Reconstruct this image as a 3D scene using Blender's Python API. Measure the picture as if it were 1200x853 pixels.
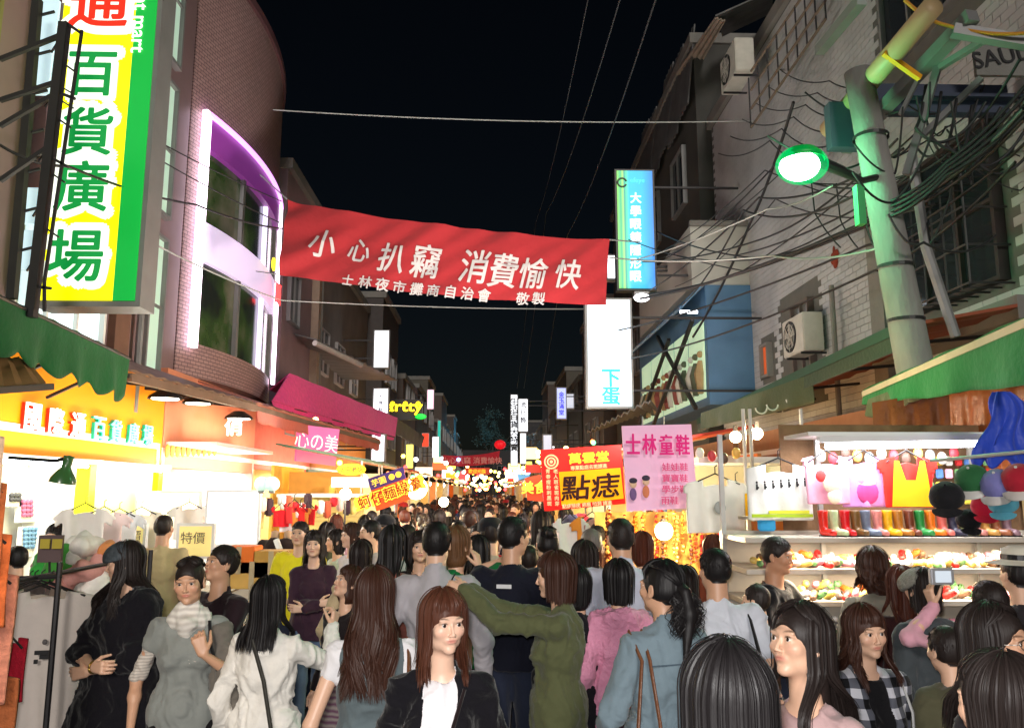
import bpy, bmesh, math, random, time
import numpy as np
from mathutils import Vector, Matrix, Euler
T0 = time.time()
random.seed(7); RNG = np.random.default_rng(11)
scene = bpy.context.scene
COL = scene.collection
for o in list(bpy.data.objects): bpy.data.objects.remove(o)
# ------------------------------------------------------------------ camera
CAM_H, FPX, PITCH, YAW = 1.97, 933.0, math.radians(9.0), math.radians(-1.5)
cam_data = bpy.data.cameras.new('camera'); cam = bpy.data.objects.new('camera', cam_data); COL.objects.link(cam)
cam.location = (0, 0, CAM_H); cam.rotation_euler = (math.pi/2 + PITCH, 0, YAW)
cam_data.sensor_width = 36; cam_data.lens = 36*FPX/1200; cam_data.clip_start = 0.05; cam_data.clip_end = 3000
scene.camera = cam
CR = Euler((math.pi/2 + PITCH, 0, YAW)).to_matrix()
def ray(px, py): return CR @ Vector(((px-600)/FPX, -(py-426.5)/FPX, -1))
def P(px, py, Y):
    d = ray(px, py); return Vector((0, 0, CAM_H)) + d*(Y/d.y)
def PX(px, py, X):
    d = ray(px, py); return Vector((0, 0, CAM_H)) + d*(X/d.x)
# ------------------------------------------------------------------ night sky, added fill sun, exposure
world = bpy.data.worlds.new('World'); scene.world = world; world.use_nodes = True
wn = world.node_tree; wn.nodes.clear()
sky = wn.nodes.new('ShaderNodeTexSky'); sky.sky_type = 'NISHITA'; sky.sun_disc = False
SUN_EL, SUN_AZ = math.radians(20), math.radians(176)
sky.sun_elevation = SUN_EL; sky.sun_rotation = SUN_AZ
bg = wn.nodes.new('ShaderNodeBackground'); bg.inputs['Strength'].default_value = 0.0010
wo = wn.nodes.new('ShaderNodeOutputWorld'); wn.links.new(sky.outputs[0], bg.inputs[0]); wn.links.new(bg.outputs[0], wo.inputs[0])
sd = bpy.data.lights.new('fill_sun', 'SUN'); sd.energy = 1.35; sd.angle = math.radians(12); sd.color = (1, .93, .86)  # night fill from behind the camera, added for the market's broad glow
so = bpy.data.objects.new('fill_sun', sd); COL.objects.link(so)
_d = Vector((math.sin(SUN_AZ)*math.cos(SUN_EL), math.cos(SUN_AZ)*math.cos(SUN_EL), math.sin(SUN_EL)))
so.rotation_euler = _d.to_track_quat('Z', 'Y').to_euler()
# the photograph was taken with flash
fl = bpy.data.lights.new('camera_flash', 'POINT'); fl.energy = 330; fl.shadow_soft_size = .03; fl.color = (1, .97, .95)
fo = bpy.data.objects.new('camera_flash', fl); COL.objects.link(fo); fo.location = (-.03, -.02, CAM_H+.07)
scene.view_settings.view_transform = 'Standard'; scene.view_settings.look = 'None'
scene.view_settings.exposure = 0; scene.view_settings.gamma = 1
cy = scene.cycles; scene.render.engine = 'CYCLES'
cy.use_denoising = True
try: cy.denoiser = 'OPENIMAGEDENOISE'
except Exception: pass
cy.max_bounces = 5; cy.diffuse_bounces = 3; cy.glossy_bounces = 2; cy.transmission_bounces = 3; cy.transparent_max_bounces = 6
cy.sample_clamp_indirect = 4; cy.use_light_tree = True; cy.caustics_reflective = False; cy.caustics_refractive = False

# ------------------------------------------------------------------ helpers
def tag(o, label=None, cat=None, group=None, kind=None):
    if label: o['label'] = label
    if cat: o['category'] = cat
    if group: o['group'] = group
    if kind: o['kind'] = kind
    return o
def empty(name, loc=(0, 0, 0), rz=0, label=None, cat=None, group=None, parent=None):
    o = bpy.data.objects.new(name, None); COL.objects.link(o); o.location = loc; o.rotation_euler = (0, 0, rz)
    o.empty_display_size = .1
    if parent: o.parent = parent
    return tag(o, label, cat, group)
def link(name, me, parent=None):
    o = bpy.data.objects.new(name, me); COL.objects.link(o)
    if parent is not None: o.parent = parent
    return o
def copy_tree(o, parent=None):
    c = o.copy(); COL.objects.link(c); c.parent = parent
    for ch in list(o.children): copy_tree(ch, c)
    return c
MATS = {}
def srgb(r, g, b):
    f = lambda c: (c/255/12.92) if c/255 <= .04045 else ((c/255+.055)/1.055)**2.4
    return (f(r), f(g), f(b), 1)
def mat(name, col, rough=.7, metal=0, emit=0, ecol=None, noise=.25, nscale=6, bump=0, bscale=40, stretch=(1, 1, 1), spec=.4, coat=0, attr=None, alpha=1, sheen=0, trans=0):
    if name in MATS: return MATS[name]
    m = bpy.data.materials.new(name); m.use_nodes = True; nt = m.node_tree; N = nt.nodes; L = nt.links
    b = N['Principled BSDF']; b.inputs['Roughness'].default_value = rough; b.inputs['Metallic'].default_value = metal
    b.inputs['Specular IOR Level'].default_value = spec; b.inputs['Coat Weight'].default_value = coat
    if sheen: b.inputs['Sheen Weight'].default_value = sheen
    if trans: b.inputs['Transmission Weight'].default_value = trans
    col = tuple(col) + ((1,) if len(col) == 3 else ())
    tc = N.new('ShaderNodeTexCoord'); mp = N.new('ShaderNodeMapping'); mp.inputs['Scale'].default_value = stretch
    L.new(tc.outputs['Object'], mp.inputs[0])
    if attr:
        at = N.new('ShaderNodeAttribute'); at.attribute_name = attr; src = at.outputs['Color']
    else:
        rgb = N.new('ShaderNodeRGB'); rgb.outputs[0].default_value = col; src = rgb.outputs[0]
    if noise:
        nz = N.new('ShaderNodeTexNoise'); nz.inputs['Scale'].default_value = nscale; nz.inputs['Detail'].default_value = 5
        L.new(mp.outputs[0], nz.inputs[0])
        mr = N.new('ShaderNodeMapRange'); mr.inputs[3].default_value = 1-noise; mr.inputs[4].default_value = 1+noise
        L.new(nz.outputs[0], mr.inputs[0])
        mx = N.new('ShaderNodeVectorMath'); mx.operation = 'SCALE'; L.new(src, mx.inputs[0]); L.new(mr.outputs[0], mx.inputs['Scale']); src = mx.outputs[0]
    L.new(src, b.inputs['Base Color'])
    if bump:
        n2 = N.new('ShaderNodeTexNoise'); n2.inputs['Scale'].default_value = bscale; n2.inputs['Detail'].default_value = 4; L.new(mp.outputs[0], n2.inputs[0])
        bp = N.new('ShaderNodeBump'); bp.inputs['Strength'].default_value = bump; bp.inputs['Distance'].default_value = .02
        L.new(n2.outputs[0], bp.inputs['Height']); L.new(bp.outputs[0], b.inputs['Normal'])
    if emit:
        b.inputs['Emission Strength'].default_value = emit
        if ecol: b.inputs['Emission Color'].default_value = tuple(ecol)+((1,) if len(ecol) == 3 else ())
        else: L.new(src, b.inputs['Emission Color'])
    MATS[name] = m; return m
def mesh_np(name, V, F, material=None, smooth=False, cols=None):
    """V (n,3) array, F (m,k) int array of equal sized faces"""
    me = bpy.data.meshes.new(name); V = np.asarray(V, np.float32); F = np.asarray(F, np.int32)
    k = F.shape[1]; me.vertices.add(len(V)); me.vertices.foreach_set('co', V.ravel())
    me.loops.add(F.size); me.loops.foreach_set('vertex_index', F.ravel())
    me.polygons.add(len(F)); me.polygons.foreach_set('loop_start', np.arange(0, F.size, k, dtype=np.int32))
    if smooth: me.polygons.foreach_set('use_smooth', np.ones(len(F), bool))
    if cols is not None:
        a = me.color_attributes.new('Col', 'FLOAT_COLOR', 'POINT'); c = np.ones((len(V), 4), np.float32); c[:, :3] = cols; a.data.foreach_set('color', c.ravel())
    me.update(calc_edges=True); me.validate()
    if material: me.materials.append(material)
    return me
class MB:
    """collects simple shapes, builds ONE mesh object"""
    def __init__(s): s.v = []; s.f = []
    def raw(s, vs, fs):
        n = len(s.v); s.v += [tuple(v) for v in vs]; s.f += [tuple(i+n for i in f) for f in fs]; return s
    def box(s, a, b, M=None):
        x0, y0, z0 = a; x1, y1, z1 = b
        vs = [Vector(p) for p in ((x0,y0,z0),(x1,y0,z0),(x1,y1,z0),(x0,y1,z0),(x0,y0,z1),(x1,y0,z1),(x1,y1,z1),(x0,y1,z1))]
        if M is not None: vs = [M @ v for v in vs]
        return s.raw(vs, [(0,3,2,1),(4,5,6,7),(0,1,5,4),(1,2,6,5),(2,3,7,6),(3,0,4,7)])
    def cbox(s, c, d, M=None):
        return s.box([c[i]-d[i]/2 for i in range(3)], [c[i]+d[i]/2 for i in range(3)], M)
    def beam(s, a, b, w, h=None):
        a, b = Vector(a), Vector(b); h = h or w; d = (b-a)
        M = Matrix.Translation(a) @ d.to_track_quat('Y', 'Z').to_matrix().to_4x4()
        return s.box((-w/2, 0, -h/2), (w/2, d.length, h/2), M)
    def tube(s, pts, r, n=8, r2=None, cap=True):
        pts = [Vector(p) for p in pts]; m = len(pts); rs = [r + ((r2 if r2 is not None else r)-r)*i/max(1, m-1) for i in range(m)] if not isinstance(r, (list, tuple)) else r
        vs = []; up = None
        for i, p in enumerate(pts):
            t = (pts[min(i+1, m-1)]-pts[max(i-1, 0)]).normalized()
            if up is None: up = Vector((0, 0, 1)) if abs(t.z) < .9 else Vector((1, 0, 0))
            u = (up - t*up.dot(t)).normalized(); up = u; w = t.cross(u)
            vs += [p + (u*math.cos(2*math.pi*k/n) + w*math.sin(2*math.pi*k/n))*rs[i] for k in range(n)]
        fs = [(i*n+k, i*n+(k+1) % n, (i+1)*n+(k+1) % n, (i+1)*n+k) for i in range(m-1) for k in range(n)]
        if cap: fs += [tuple(range(n))[::-1], tuple((m-1)*n+k for k in range(n))]
        return s.raw(vs, fs)
    def lathe(s, prof, n=20, M=None):
        vs = []
        for r, z in prof: vs += [Vector((r*math.cos(2*math.pi*k/n), r*math.sin(2*math.pi*k/n), z)) for k in range(n)]
        if M is not None: vs = [M @ v for v in vs]
        fs = [(i*n+k, i*n+(k+1) % n, (i+1)*n+(k+1) % n, (i+1)*n+k) for i in range(len(prof)-1) for k in range(n)]
        return s.raw(vs, fs)
    def sphere(s, c, r, n=12, m=8):
        r = r if isinstance(r, (tuple, list)) else (r, r, r); vs = []
        for i in range(m+1):
            t = math.pi*i/m
            vs += [(c[0]+r[0]*math.sin(t)*math.cos(2*math.pi*k/n), c[1]+r[1]*math.sin(t)*math.sin(2*math.pi*k/n), c[2]+r[2]*math.cos(t)) for k in range(n)]
        return s.raw(vs, [(i*n+k, (i+1)*n+k, (i+1)*n+(k+1) % n, i*n+(k+1) % n) for i in range(m) for k in range(n)])
    def grid(s, fn, nu, nv):
        vs = [fn(i/nu, j/nv) for j in range(nv+1) for i in range(nu+1)]
        return s.raw(vs, [(j*(nu+1)+i, j*(nu+1)+i+1, (j+1)*(nu+1)+i+1, (j+1)*(nu+1)+i) for j in range(nv) for i in range(nu)])
    def build(s, name, m, parent=None, smooth=False, bevel=0):
        me = bpy.data.meshes.new(name); me.from_pydata([tuple(v) for v in s.v], [], s.f)
        bm = bmesh.new(); bm.from_mesh(me); bmesh.ops.recalc_face_normals(bm, faces=bm.faces)
        if bevel: bmesh.ops.bevel(bm, geom=[e for e in bm.edges if e.is_manifold and e.calc_face_angle(0) > .6], offset=bevel, segments=2, affect='EDGES', clamp_overlap=True)
        bm.to_mesh(me); bm.free()
        if smooth: me.polygons.foreach_set('use_smooth', [True]*len(me.polygons))
        if m: me.materials.append(m)
        return link(name, me, parent)
def text_mesh(txt, size=1, depth=.01, bold=0, spacing=1, shear=0):
    cu = bpy.data.curves.new('t', 'FONT'); cu.body = txt; cu.size = size; cu.extrude = depth; cu.offset = bold; cu.shear = shear
    cu.align_x = 'CENTER'; cu.align_y = 'CENTER'; cu.space_character = spacing; cu.resolution_u = 3
    o = bpy.data.objects.new('t', cu); COL.objects.link(o); bpy.context.view_layer.update()
    me = bpy.data.meshes.new_from_object(o.evaluated_get(bpy.context.evaluated_depsgraph_get()))
    bpy.data.objects.remove(o); bpy.data.curves.remove(cu)
    return me
def lettering(txt, h, M, m, parent, depth=.006, bold=0, wscale=1, name='lettering', shear=0, label=None, warp=None, subdiv=0):
    """text in the local XY plane of matrix M (x right, y up, z toward viewer); h = glyph height in metres"""
    me = text_mesh(txt, 1, 0, 0, 1, shear)
    V = np.array([v.co[:] for v in me.vertices]) if len(me.vertices) else np.zeros((0, 3))
    if not len(V): return None
    FF = [tuple(p.vertices) for p in me.polygons]
    c = (V.max(0)+V.min(0))/2; V = V-c; hh = max(1e-3, (V[:, 1].max()-V[:, 1].min())); k = h/hh
    V[:, 0] *= k*wscale; V[:, 1] *= k
    bpy.data.meshes.remove(me)
    if bold:
        nn = 6 if bold < .05 else 12; V0 = V; F0 = FF; V = V0.copy(); FF = list(F0)
        for q in range(nn):
            a = 2*math.pi*q/nn; o_ = np.array([math.cos(a)*bold*k, math.sin(a)*bold*k, -(q+1)*.0004]); V = np.concatenate([V, V0+o_]); FF += [tuple(i+len(V0)*(q+1) for i in f) for f in F0]
    me2 = bpy.data.meshes.new(name); me2.from_pydata([tuple(v) for v in V], [], FF)
    bm = bmesh.new(); bm.from_mesh(me2)
    bmesh.ops.remove_doubles(bm, verts=bm.verts, dist=2e-5)
    if subdiv: bmesh.ops.subdivide_edges(bm, edges=[e for e in bm.edges if e.calc_length() > h*.25], cuts=subdiv)
    r = bmesh.ops.extrude_face_region(bm, geom=bm.faces[:]); ev = [g for g in r['geom'] if isinstance(g, bmesh.types.BMVert)]
    bmesh.ops.translate(bm, verts=ev, vec=(0, 0, depth)); bmesh.ops.recalc_face_normals(bm, faces=bm.faces)
    for v in bm.verts:
        v.co = warp(v.co) if warp else M @ v.co
    bm.to_mesh(me2); bm.free(); me2.materials.append(m)
    o = link(name, me2, parent)
    if label: o['label'] = label
    return o
def frameM(origin, xdir, ydir):
    x = Vector(xdir).normalized(); y = Vector(ydir).normalized(); z = x.cross(y).normalized(); y = z.cross(x)
    M = Matrix((x, y, z)).transposed().to_4x4(); M.translation = Vector(origin); return M
FACE_CAM = lambda p: frameM(p, (1, 0, 0), (0, 0, 1))     # faces -Y
# ------------------------------------------------------------------ signed distance bodies
class Field:
    def __init__(s, lo, hi, h):
        s.h = h; s.lo = np.array(lo, float); s.n = (np.ceil((np.array(hi)-s.lo)/h).astype(int)+1); s.a = np.full(s.n, .2, np.float32)
    def _sl(s, lo, hi):
        i0 = np.clip(np.floor((np.array(lo)-s.lo)/s.h).astype(int), 0, s.n); i1 = np.clip(np.ceil((np.array(hi)-s.lo)/s.h).astype(int)+1, 0, s.n)
        if (i1 <= i0).any(): return None, None
        ax = [s.lo[k]+s.h*np.arange(i0[k], i1[k]) for k in range(3)]
        return tuple(slice(i0[k], i1[k]) for k in range(3)), (ax[0][:, None, None], ax[1][None, :, None], ax[2][None, None, :])
    def put(s, lo, hi, fn, k, sub=False):
        pad = k+3*s.h; sl, g = s._sl(np.array(lo)-pad, np.array(hi)+pad)
        if sl is None: return
        d = fn(*g).astype(np.float32); A = s.a[sl]; d = np.broadcast_to(d, A.shape)
        if sub:
            d = -d; h = np.maximum(k-np.abs(A-d), 0)/max(k, 1e-6); s.a[sl] = np.maximum(A, d)+h*h*k*.25
        else:
            h = np.maximum(k-np.abs(A-d), 0)/max(k, 1e-6); s.a[sl] = np.minimum(A, d)-h*h*k*.25
    def ell(s, c, r, k=.02, sub=False, infl=0):
        r = np.array(r)+infl; c = np.array(c, float)
        def fn(x, y, z):
            X, Y, Z = (x-c[0])/r[0], (y-c[1])/r[1], (z-c[2])/r[2]; q = np.sqrt(X*X+Y*Y+Z*Z)+1e-9
            g = np.sqrt((X/r[0])**2+(Y/r[1])**2+(Z/r[2])**2)+1e-9; return q*(q-1)/g
        s.put(c-r, c+r, fn, k, sub)
    def cone(s, a, b, ra, rb, k=.02, sub=False, fx=1, fy=1, infl=0):
        a, b = np.array(a, float), np.array(b, float); ra += infl; rb += infl; m = max(ra, rb)*max(1, fx, fy); w = b-a; L = w@np.array([1/fx**2*w[0], 1/fy**2*w[1], w[2]])
        def fn(x, y, z):
            dx, dy, dz = (x-a[0])/fx, (y-a[1])/fy, z-a[2]
            t = np.clip((dx*w[0]/fx+dy*w[1]/fy+dz*w[2])/max(L, 1e-9), 0, 1)
            return (np.sqrt((dx-t*w[0]/fx)**2+(dy-t*w[1]/fy)**2+(dz-t*w[2])**2)-(ra+(rb-ra)*t))*min(fx, fy)
        s.put(np.minimum(a, b)-m, np.maximum(a, b)+m, fn, k, sub)
    def boxsub(s, lo, hi, k=.006):
        c = (np.array(lo)+np.array(hi))/2; e = (np.array(hi)-np.array(lo))/2
        def fn(x, y, z):
            return np.maximum(np.maximum(np.abs(x-c[0])-e[0], np.abs(y-c[1])-e[1]), np.abs(z-c[2])-e[2])
        s.put(lo, hi, fn, k, True)
    def extract(s):
        a = s.a; S = a < 0; h = s.h
        nx, ny, nz = a.shape
        cnt = np.zeros((nx-1, ny-1, nz-1), np.int8)
        for i in (0, 1):
            for j in (0, 1):
                for l in (0, 1): cnt += S[i:nx-1+i, j:ny-1+j, l:nz-1+l]
        act = (cnt > 0) & (cnt < 8); idx = np.full(act.shape, -1, np.int32); I = np.argwhere(act); n = len(I); idx[act] = np.arange(n)
        if not n: return np.zeros((0, 3)), np.zeros((0, 4), int)
        acc = np.zeros((n, 3)); num = np.zeros(n)
        cor = [(i, j, l) for i in (0, 1) for j in (0, 1) for l in (0, 1)]
        vals = {c: a[I[:, 0]+c[0], I[:, 1]+c[1], I[:, 2]+c[2]] for c in cor}
        for c in cor:
            for ax in range(3):
                if c[ax]: continue
                c2 = list(c); c2[ax] = 1; c2 = tuple(c2); v0, v1 = vals[c], vals[c2]; m = (v0 < 0) != (v1 < 0)
                t = np.where(m, v0/np.where(m, v0-v1, 1), 0)
                p = np.array(c, float)[None].repeat(n, 0); p[:, ax] = t; acc += p*m[:, None]; num += m
        V = (I+acc/num[:, None])*h+s.lo
        Fs = []
        for ax in range(3):
            o = [(1, 0, 0), (0, 1, 0), (0, 0, 1)][ax]; u, w = (ax+1) % 3, (ax+2) % 3
            s0 = S[:nx-o[0], :ny-o[1], :nz-o[2]]; s1 = S[o[0]:, o[1]:, o[2]:]; E = np.argwhere(s0 != s1)
            E = E[(E[:, u] > 0) & (E[:, w] > 0) & (E[:, u] < act.shape[u]) & (E[:, w] < act.shape[w]) & (E[:, ax] < act.shape[ax])]
            if not len(E): continue
            q = []
            for du, dw in ((0, 0), (1, 0), (1, 1), (0, 1)):
                e = E.copy(); e[:, u] -= du; e[:, w] -= dw; q.append(idx[e[:, 0], e[:, 1], e[:, 2]])
            q = np.stack(q, 1); fl = s0[E[:, 0], E[:, 1], E[:, 2]]; q[~fl] = q[~fl][:, ::-1]; Fs.append(q[(q >= 0).all(1)])
        return V, np.concatenate(Fs)
def vnoise(Pt, seed=0):
    """cheap smooth 3d value noise in [-1, 1]"""
    P0 = np.floor(Pt).astype(np.int64); f = Pt-P0; f = f*f*(3-2*f); out = np.zeros(len(Pt))
    for i in (0, 1):
        for j in (0, 1):
            for l in (0, 1):
                q = (P0[:, 0]+i)*73856093 ^ (P0[:, 1]+j)*19349663 ^ (P0[:, 2]+l)*83492791 ^ (seed*2654435)
                q = (q ^ (q >> 13))*1274126177; r = ((q ^ (q >> 16)) & 65535)/32767.5-1
                out += r*(f[:, 0] if i else 1-f[:, 0])*(f[:, 1] if j else 1-f[:, 1])*(f[:, 2] if l else 1-f[:, 2])
    return out
def vnormals(V, F):
    n = np.zeros_like(V); fn = np.cross(V[F[:, 2]]-V[F[:, 0]], V[F[:, 3]]-V[F[:, 1]])
    for k in range(4): np.add.at(n, F[:, k], fn)
    return n/(np.linalg.norm(n, axis=1, keepdims=True)+1e-9)
def smooth_lap(V, F, it=1, lam=.5):
    for _ in range(it):
        acc = np.zeros_like(V); c = np.zeros(len(V))
        for k in range(4):
            for d in (1, 3): np.add.at(acc, F[:, k], V[F[:, (k+d) % 4]]); np.add.at(c, F[:, k], 1)
        V = V+(acc/np.maximum(c, 1)[:, None]-V)*lam
    return V
def Rz(a): return np.array([[math.cos(a), -math.sin(a), 0], [math.sin(a), math.cos(a), 0], [0, 0, 1]])
def Rx(a): return np.array([[1, 0, 0], [0, math.cos(a), -math.sin(a)], [0, math.sin(a), math.cos(a)]])
def Ry(a): return np.array([[math.cos(a), 0, math.sin(a)], [0, 1, 0], [-math.sin(a), 0, math.cos(a)]])
HS = .94; HC = np.array([0, .01, 1.590])           # head centre at body height 1.70
SKIN = mat('skin', (.6, .4, .3), rough=.42, noise=.05, nscale=60, attr='Col', spec=.45, bump=.05, bscale=300)
def cloth(name, rgb, bump=.35, rough=.85, noise=.12, nscale=14, bscale=18, **k): return mat('cloth_'+name, srgb(*rgb), rough=rough, noise=noise, nscale=nscale, bump=bump, bscale=bscale, spec=.2, sheen=.15, **k)
def hairmat(name, rgb, rough=.38):
    if 'hair_'+name in MATS: return MATS['hair_'+name]
    m = mat('hair_'+name, srgb(*rgb), rough=.52, noise=.35, nscale=4, bump=.10, bscale=9, stretch=(24, 24, 1.5), spec=.32)
    return m
HAIR = dict(black=(24, 21, 22), soft=(38, 30, 28), brown=(62, 36, 26), red=(82, 46, 32), auburn=(80, 38, 26), grey=(110, 104, 98), tan=(104, 72, 46))
SKINS = [(222, 178, 150), (205, 158, 128), (232, 190, 165), (190, 140, 110)]
def head_mesh(h, sk, hc, hr, look, chest=True, male=False, bald_side=False, face=True):
    """head, neck and collar region in the head frame; returns V (body frame), F, colours"""
    Ri = hr.T; piv = np.array([0, -.01, 1.50])
    def tb(p): return (Ri@(np.array(p)-piv)+piv-HC)/HS       # body frame -> head frame
    w = 1.06 if male else 1
    F_ = Field((-.2, -.15, -.27), (.2, .13, .14), h); e = F_.ell; c = F_.cone
    e((0, -.014, .034), (.073, .090, .084), .01)
    e((0, .024, -.030), (.055*w, .056, .073), .03)
    w = 1.06 if male else 1
    for s in (-1, 1):
        e((s*.037*w*w, .014, -.060), (.018, .03, .022), .03)
        e((s*.037, .058, -.018), (.025, .022, .022), .025)
    e((0, .062, -.090), (.019*w, .016, .014), .03)
    if face:
        for s in (-1, 1):
            e((s*.026, .0765, .027), (.026, .008, .008), .018)
            e((s*.031, .099, .008), (.017, .016, .013), .012, sub=True)
            e((s*.031, .0705, .0078), (.0170, .0158, .0145), .004)        # eyeball bulge / lids
            e((s*.031, .094, .0070), (.0165, .0190, .0064), .0015, sub=True)
            e((s*.0105, .089, -.031), (.0062, .009, .006), .005)
            e((s*.0055, .097, -.0385), (.003, .005, .003), .002, sub=True)
        c((0, .077, .022), (0, .0985, -.027), .0045, .0072, .009)
        e((0, .073, -.053), (.024, .010, .012), .012)
        e((0, .0805, -.0485), (.0205, .0062, .0040), .003); e((0, .0795, -.0580), (.0170, .0064, .0046), .003)
        e((0, .0900, -.0532), (.0205, .010, .0012), .003, sub=True)
        e((0, .084, -.070), (.014, .006, .0045), .008, sub=True)
    else:
        c((0, .08, .02), (0, .10, -.027), .007, .010, .012)
    for s in (-1, 1):     # ears
        e((s*.0765, -.010, .000), (.008, .017, .029), .007); e((s*.0785, -.002, -.024), (.006, .009, .010), .007)
        if h < .006: e((s*.086, -.005, .004), (.006, .009, .018), .004, sub=True)
    nr = .058 if male else .048
    c((0, -.022, -.05), tb((0, -.022, 1.40)), nr*.98, nr*1.1, .03, fy=1.0)
    if chest:
        c(tb((-.10, -.02, 1.375)), tb((.10, -.02, 1.375)), .028, .028, .04)
        c(tb((-.05, -.012, 1.33)), tb((.05, -.012, 1.33)), .058, .058, .05)
    V, Fc = F_.extract(); V = smooth_lap(V, Fc, 1, .35)
    n = len(V); col = np.array(srgb(*sk)[:3])[None].repeat(n, 0)
    x, y, z = V.T
    # lips, blush, scalp
    if face:
        lip = np.exp(-((x/.0215)**2)**2-(((z+.0530)/.0080)**2)**2)*(y > .06); col = col*(1-.62*lip[:, None])+np.array(srgb(186, 84, 84)[:3])*.62*lip[:, None]
        bl = np.exp(-(((np.abs(x)-.042)/.018)**2)-((z+.022)/.016)**2)*(y > .02)*.3; col = col*(1-bl[:, None]*np.array([0, .35, .3]))
        for sg in (-1, 1):
            ln = np.exp(-(((x-sg*.031)/.0145)**2)**2-(((z-.0155+((x-sg*.032)**2)*16)/.0032)**2)**2)*(y > .05); col = col*(1-.9*ln[:, None])
            bw = np.exp(-(((x-sg*.032)/.018)**2)**2-(((z-.0330+((x-sg*.038)**2)*7)/.0034)**2)**2)*(y > .05); col = col*(1-.62*bw[:, None])
    hairline = .066 - 60*np.maximum(0, np.abs(x)-.04)**2
    sc = (((z > hairline) & (y > .0)) | ((y <= .0) & (z > -.058+np.clip(y+.06, 0, 1)*1.1))) & (np.abs(x) < .0765+(z > .035)*.02)
    sc &= ~((y > -.02) & (z < .03)); sc &= z > -.085
    if hc is not None: col[sc] = np.array(srgb(*hc)[:3])
    V = (V*HS+HC-piv)@hr.T+piv
    return V, Fc, col
def to_body(p, hr):
    piv = np.array([0, -.01, 1.50]); return (np.atleast_2d(p)*HS+HC-piv)@hr.T+piv
def hand_prims(F_, wrist, d, nrm, curl=.5, side=1, spread=.0, sc=1.0):
    """palm + four fingers + thumb; d = pointing direction, nrm = palm normal (towards which fingers curl)"""
    d = np.array(d, float); d /= np.linalg.norm(d); nrm = np.array(nrm, float); nrm -= d*(nrm@d); nrm /= np.linalg.norm(nrm); lat = np.cross(d, nrm)*side
    w = np.array(wrist, float)
    for t in (-.026, -.009, .009, .024):
        F_.cone(w+d*.008*sc+lat*t*.55*sc, w+d*.083*sc+lat*t*sc, .0155*sc, .0115*sc, .007)
    for i, (t, L) in enumerate(((-.030, .060), (-.011, .072), (.009, .078), (.028, .068))):
        b = w+d*(.080-abs(i-2)*.003)*sc+lat*t*sc; ang = 0.12
        for j, (fr, r0, r1) in enumerate(((.45, .0093, .0086), (.31, .0086, .0078), (.24, .0078, .0066))):
            ang += curl*(.55, .85, .5)[j]*(1+.12*(2-i)); v = d*math.cos(ang)+nrm*math.sin(ang)+lat*(i-1.5)*spread
            e = b+v*L*fr*sc; F_.cone(b, e, r0*sc, r1*sc, .0025); b = e
    b = w+d*.022*sc+lat*.024*sc; v = d*.62+lat*.62+nrm*.35; e = b+v*.040*sc; F_.cone(b, e, .0135*sc, .0105*sc, .006)
    v = d*.85+lat*.22+nrm*(.30+.3*curl); F_.cone(e, e+v*.032*sc, .0098*sc, .0082*sc, .003); F_.cone(e+v*.032*sc, e+v*.054*sc, .0082*sc, .0066*sc, .002)
def arm_chain(S, W, upper=.285, fore=.245, pole=(0, -1, -.4)):
    """elbow from shoulder S and wrist W"""
    S, W = np.array(S, float), np.array(W, float); d = W-S; L = np.linalg.norm(d); L2 = min(L, upper+fore-.003); d = d/L; W = S+d*L2
    a = (upper**2-fore**2+L2**2)/(2*L2); hgt = math.sqrt(max(upper**2-a*a, 0)); p = np.array(pole, float); p -= d*(p@d); p /= np.linalg.norm(p)+1e-9
    return S+d*a+p*hgt, W
def arms_of(spec):
    male = spec.get('male'); sx = .176 if male else .144; out = []
    for s, key in ((-1, 'L'), (1, 'R')):
        S = np.array([s*sx, -.012, 1.362]); A = spec.get(key, 'down')
        if A == 'down': A = dict(w=(s*(sx+.085), .04, .875), pole=(s*.5, -1, 0), d=(0, .12, -1), n=(-s, .2, 0), curl=.45)
        E, W = arm_chain(S, A['w'], pole=A.get('pole', (s*.4, -1, -.3)))
        d = A.get('d'); d = (W-E) if d is None else np.array(d, float)
        out.append(dict(s=s, S=S, E=E, W=W, d=d, n=A.get('n', (-s, 0, 0)), curl=A.get('curl', .6), hand=A.get('hand', True)))
    return out
def torso(F_, infl, male, k=.04, waist=1.0):
    e = F_.ell; c = F_.cone; b = 1.13 if male else 1.0
    e((0, -.010, .955), (.148, .108, .125), k, infl=infl)
    c((0, .0, 1.02), (0, -.005, 1.20), .106*waist*b, .112*b, k, fy=.78, fx=1.04, infl=infl)
    e((0, -.012, 1.245), (.130*b, .100*(1.05 if male else 1), .150), k, infl=infl)
    c((-.095*b, -.018, 1.358), (.095*b, -.018, 1.358), .044, .044, k, infl=infl)
    c((0, -.03, 1.34), (0, -.02, 1.425), .080, .050, k, infl=infl*.6)
    if not male:
        for s in (-1, 1): e((s*.062, .070, 1.225), (.052, .045, .050), .03, infl=infl*.5)
def fold(V, F, amp, seed, arms=None):
    N = vnormals(V, F); Q = V*np.array([13, 13, 5.5]); warp = vnoise(V*7, seed+5)[:, None]*1.2
    n = vnoise(Q+warp, seed); n2 = vnoise(V*np.array([20, 20, 30])+warp*2, seed+9)
    r = 1-np.abs(n)*2; n3 = vnoise(V*np.array([9, 9, 26])+3*warp, seed+3); wz = np.exp(-((V[:, 2]-1.08)/.10)**2)
    sh = np.clip(1-np.abs(n)*3.2, 0, 1); n4 = vnoise(V*np.array([10, 10, 17])+warp*1.5+V[:, :1]*6, seed+21); sh2 = np.clip(1-np.abs(n4)*4, 0, 1)
    return V+N*(amp*(.45*r+.45*sh**.7+.40*sh2**.7+.25*n2+.8*wz*n3-.35))[:, None]
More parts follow.
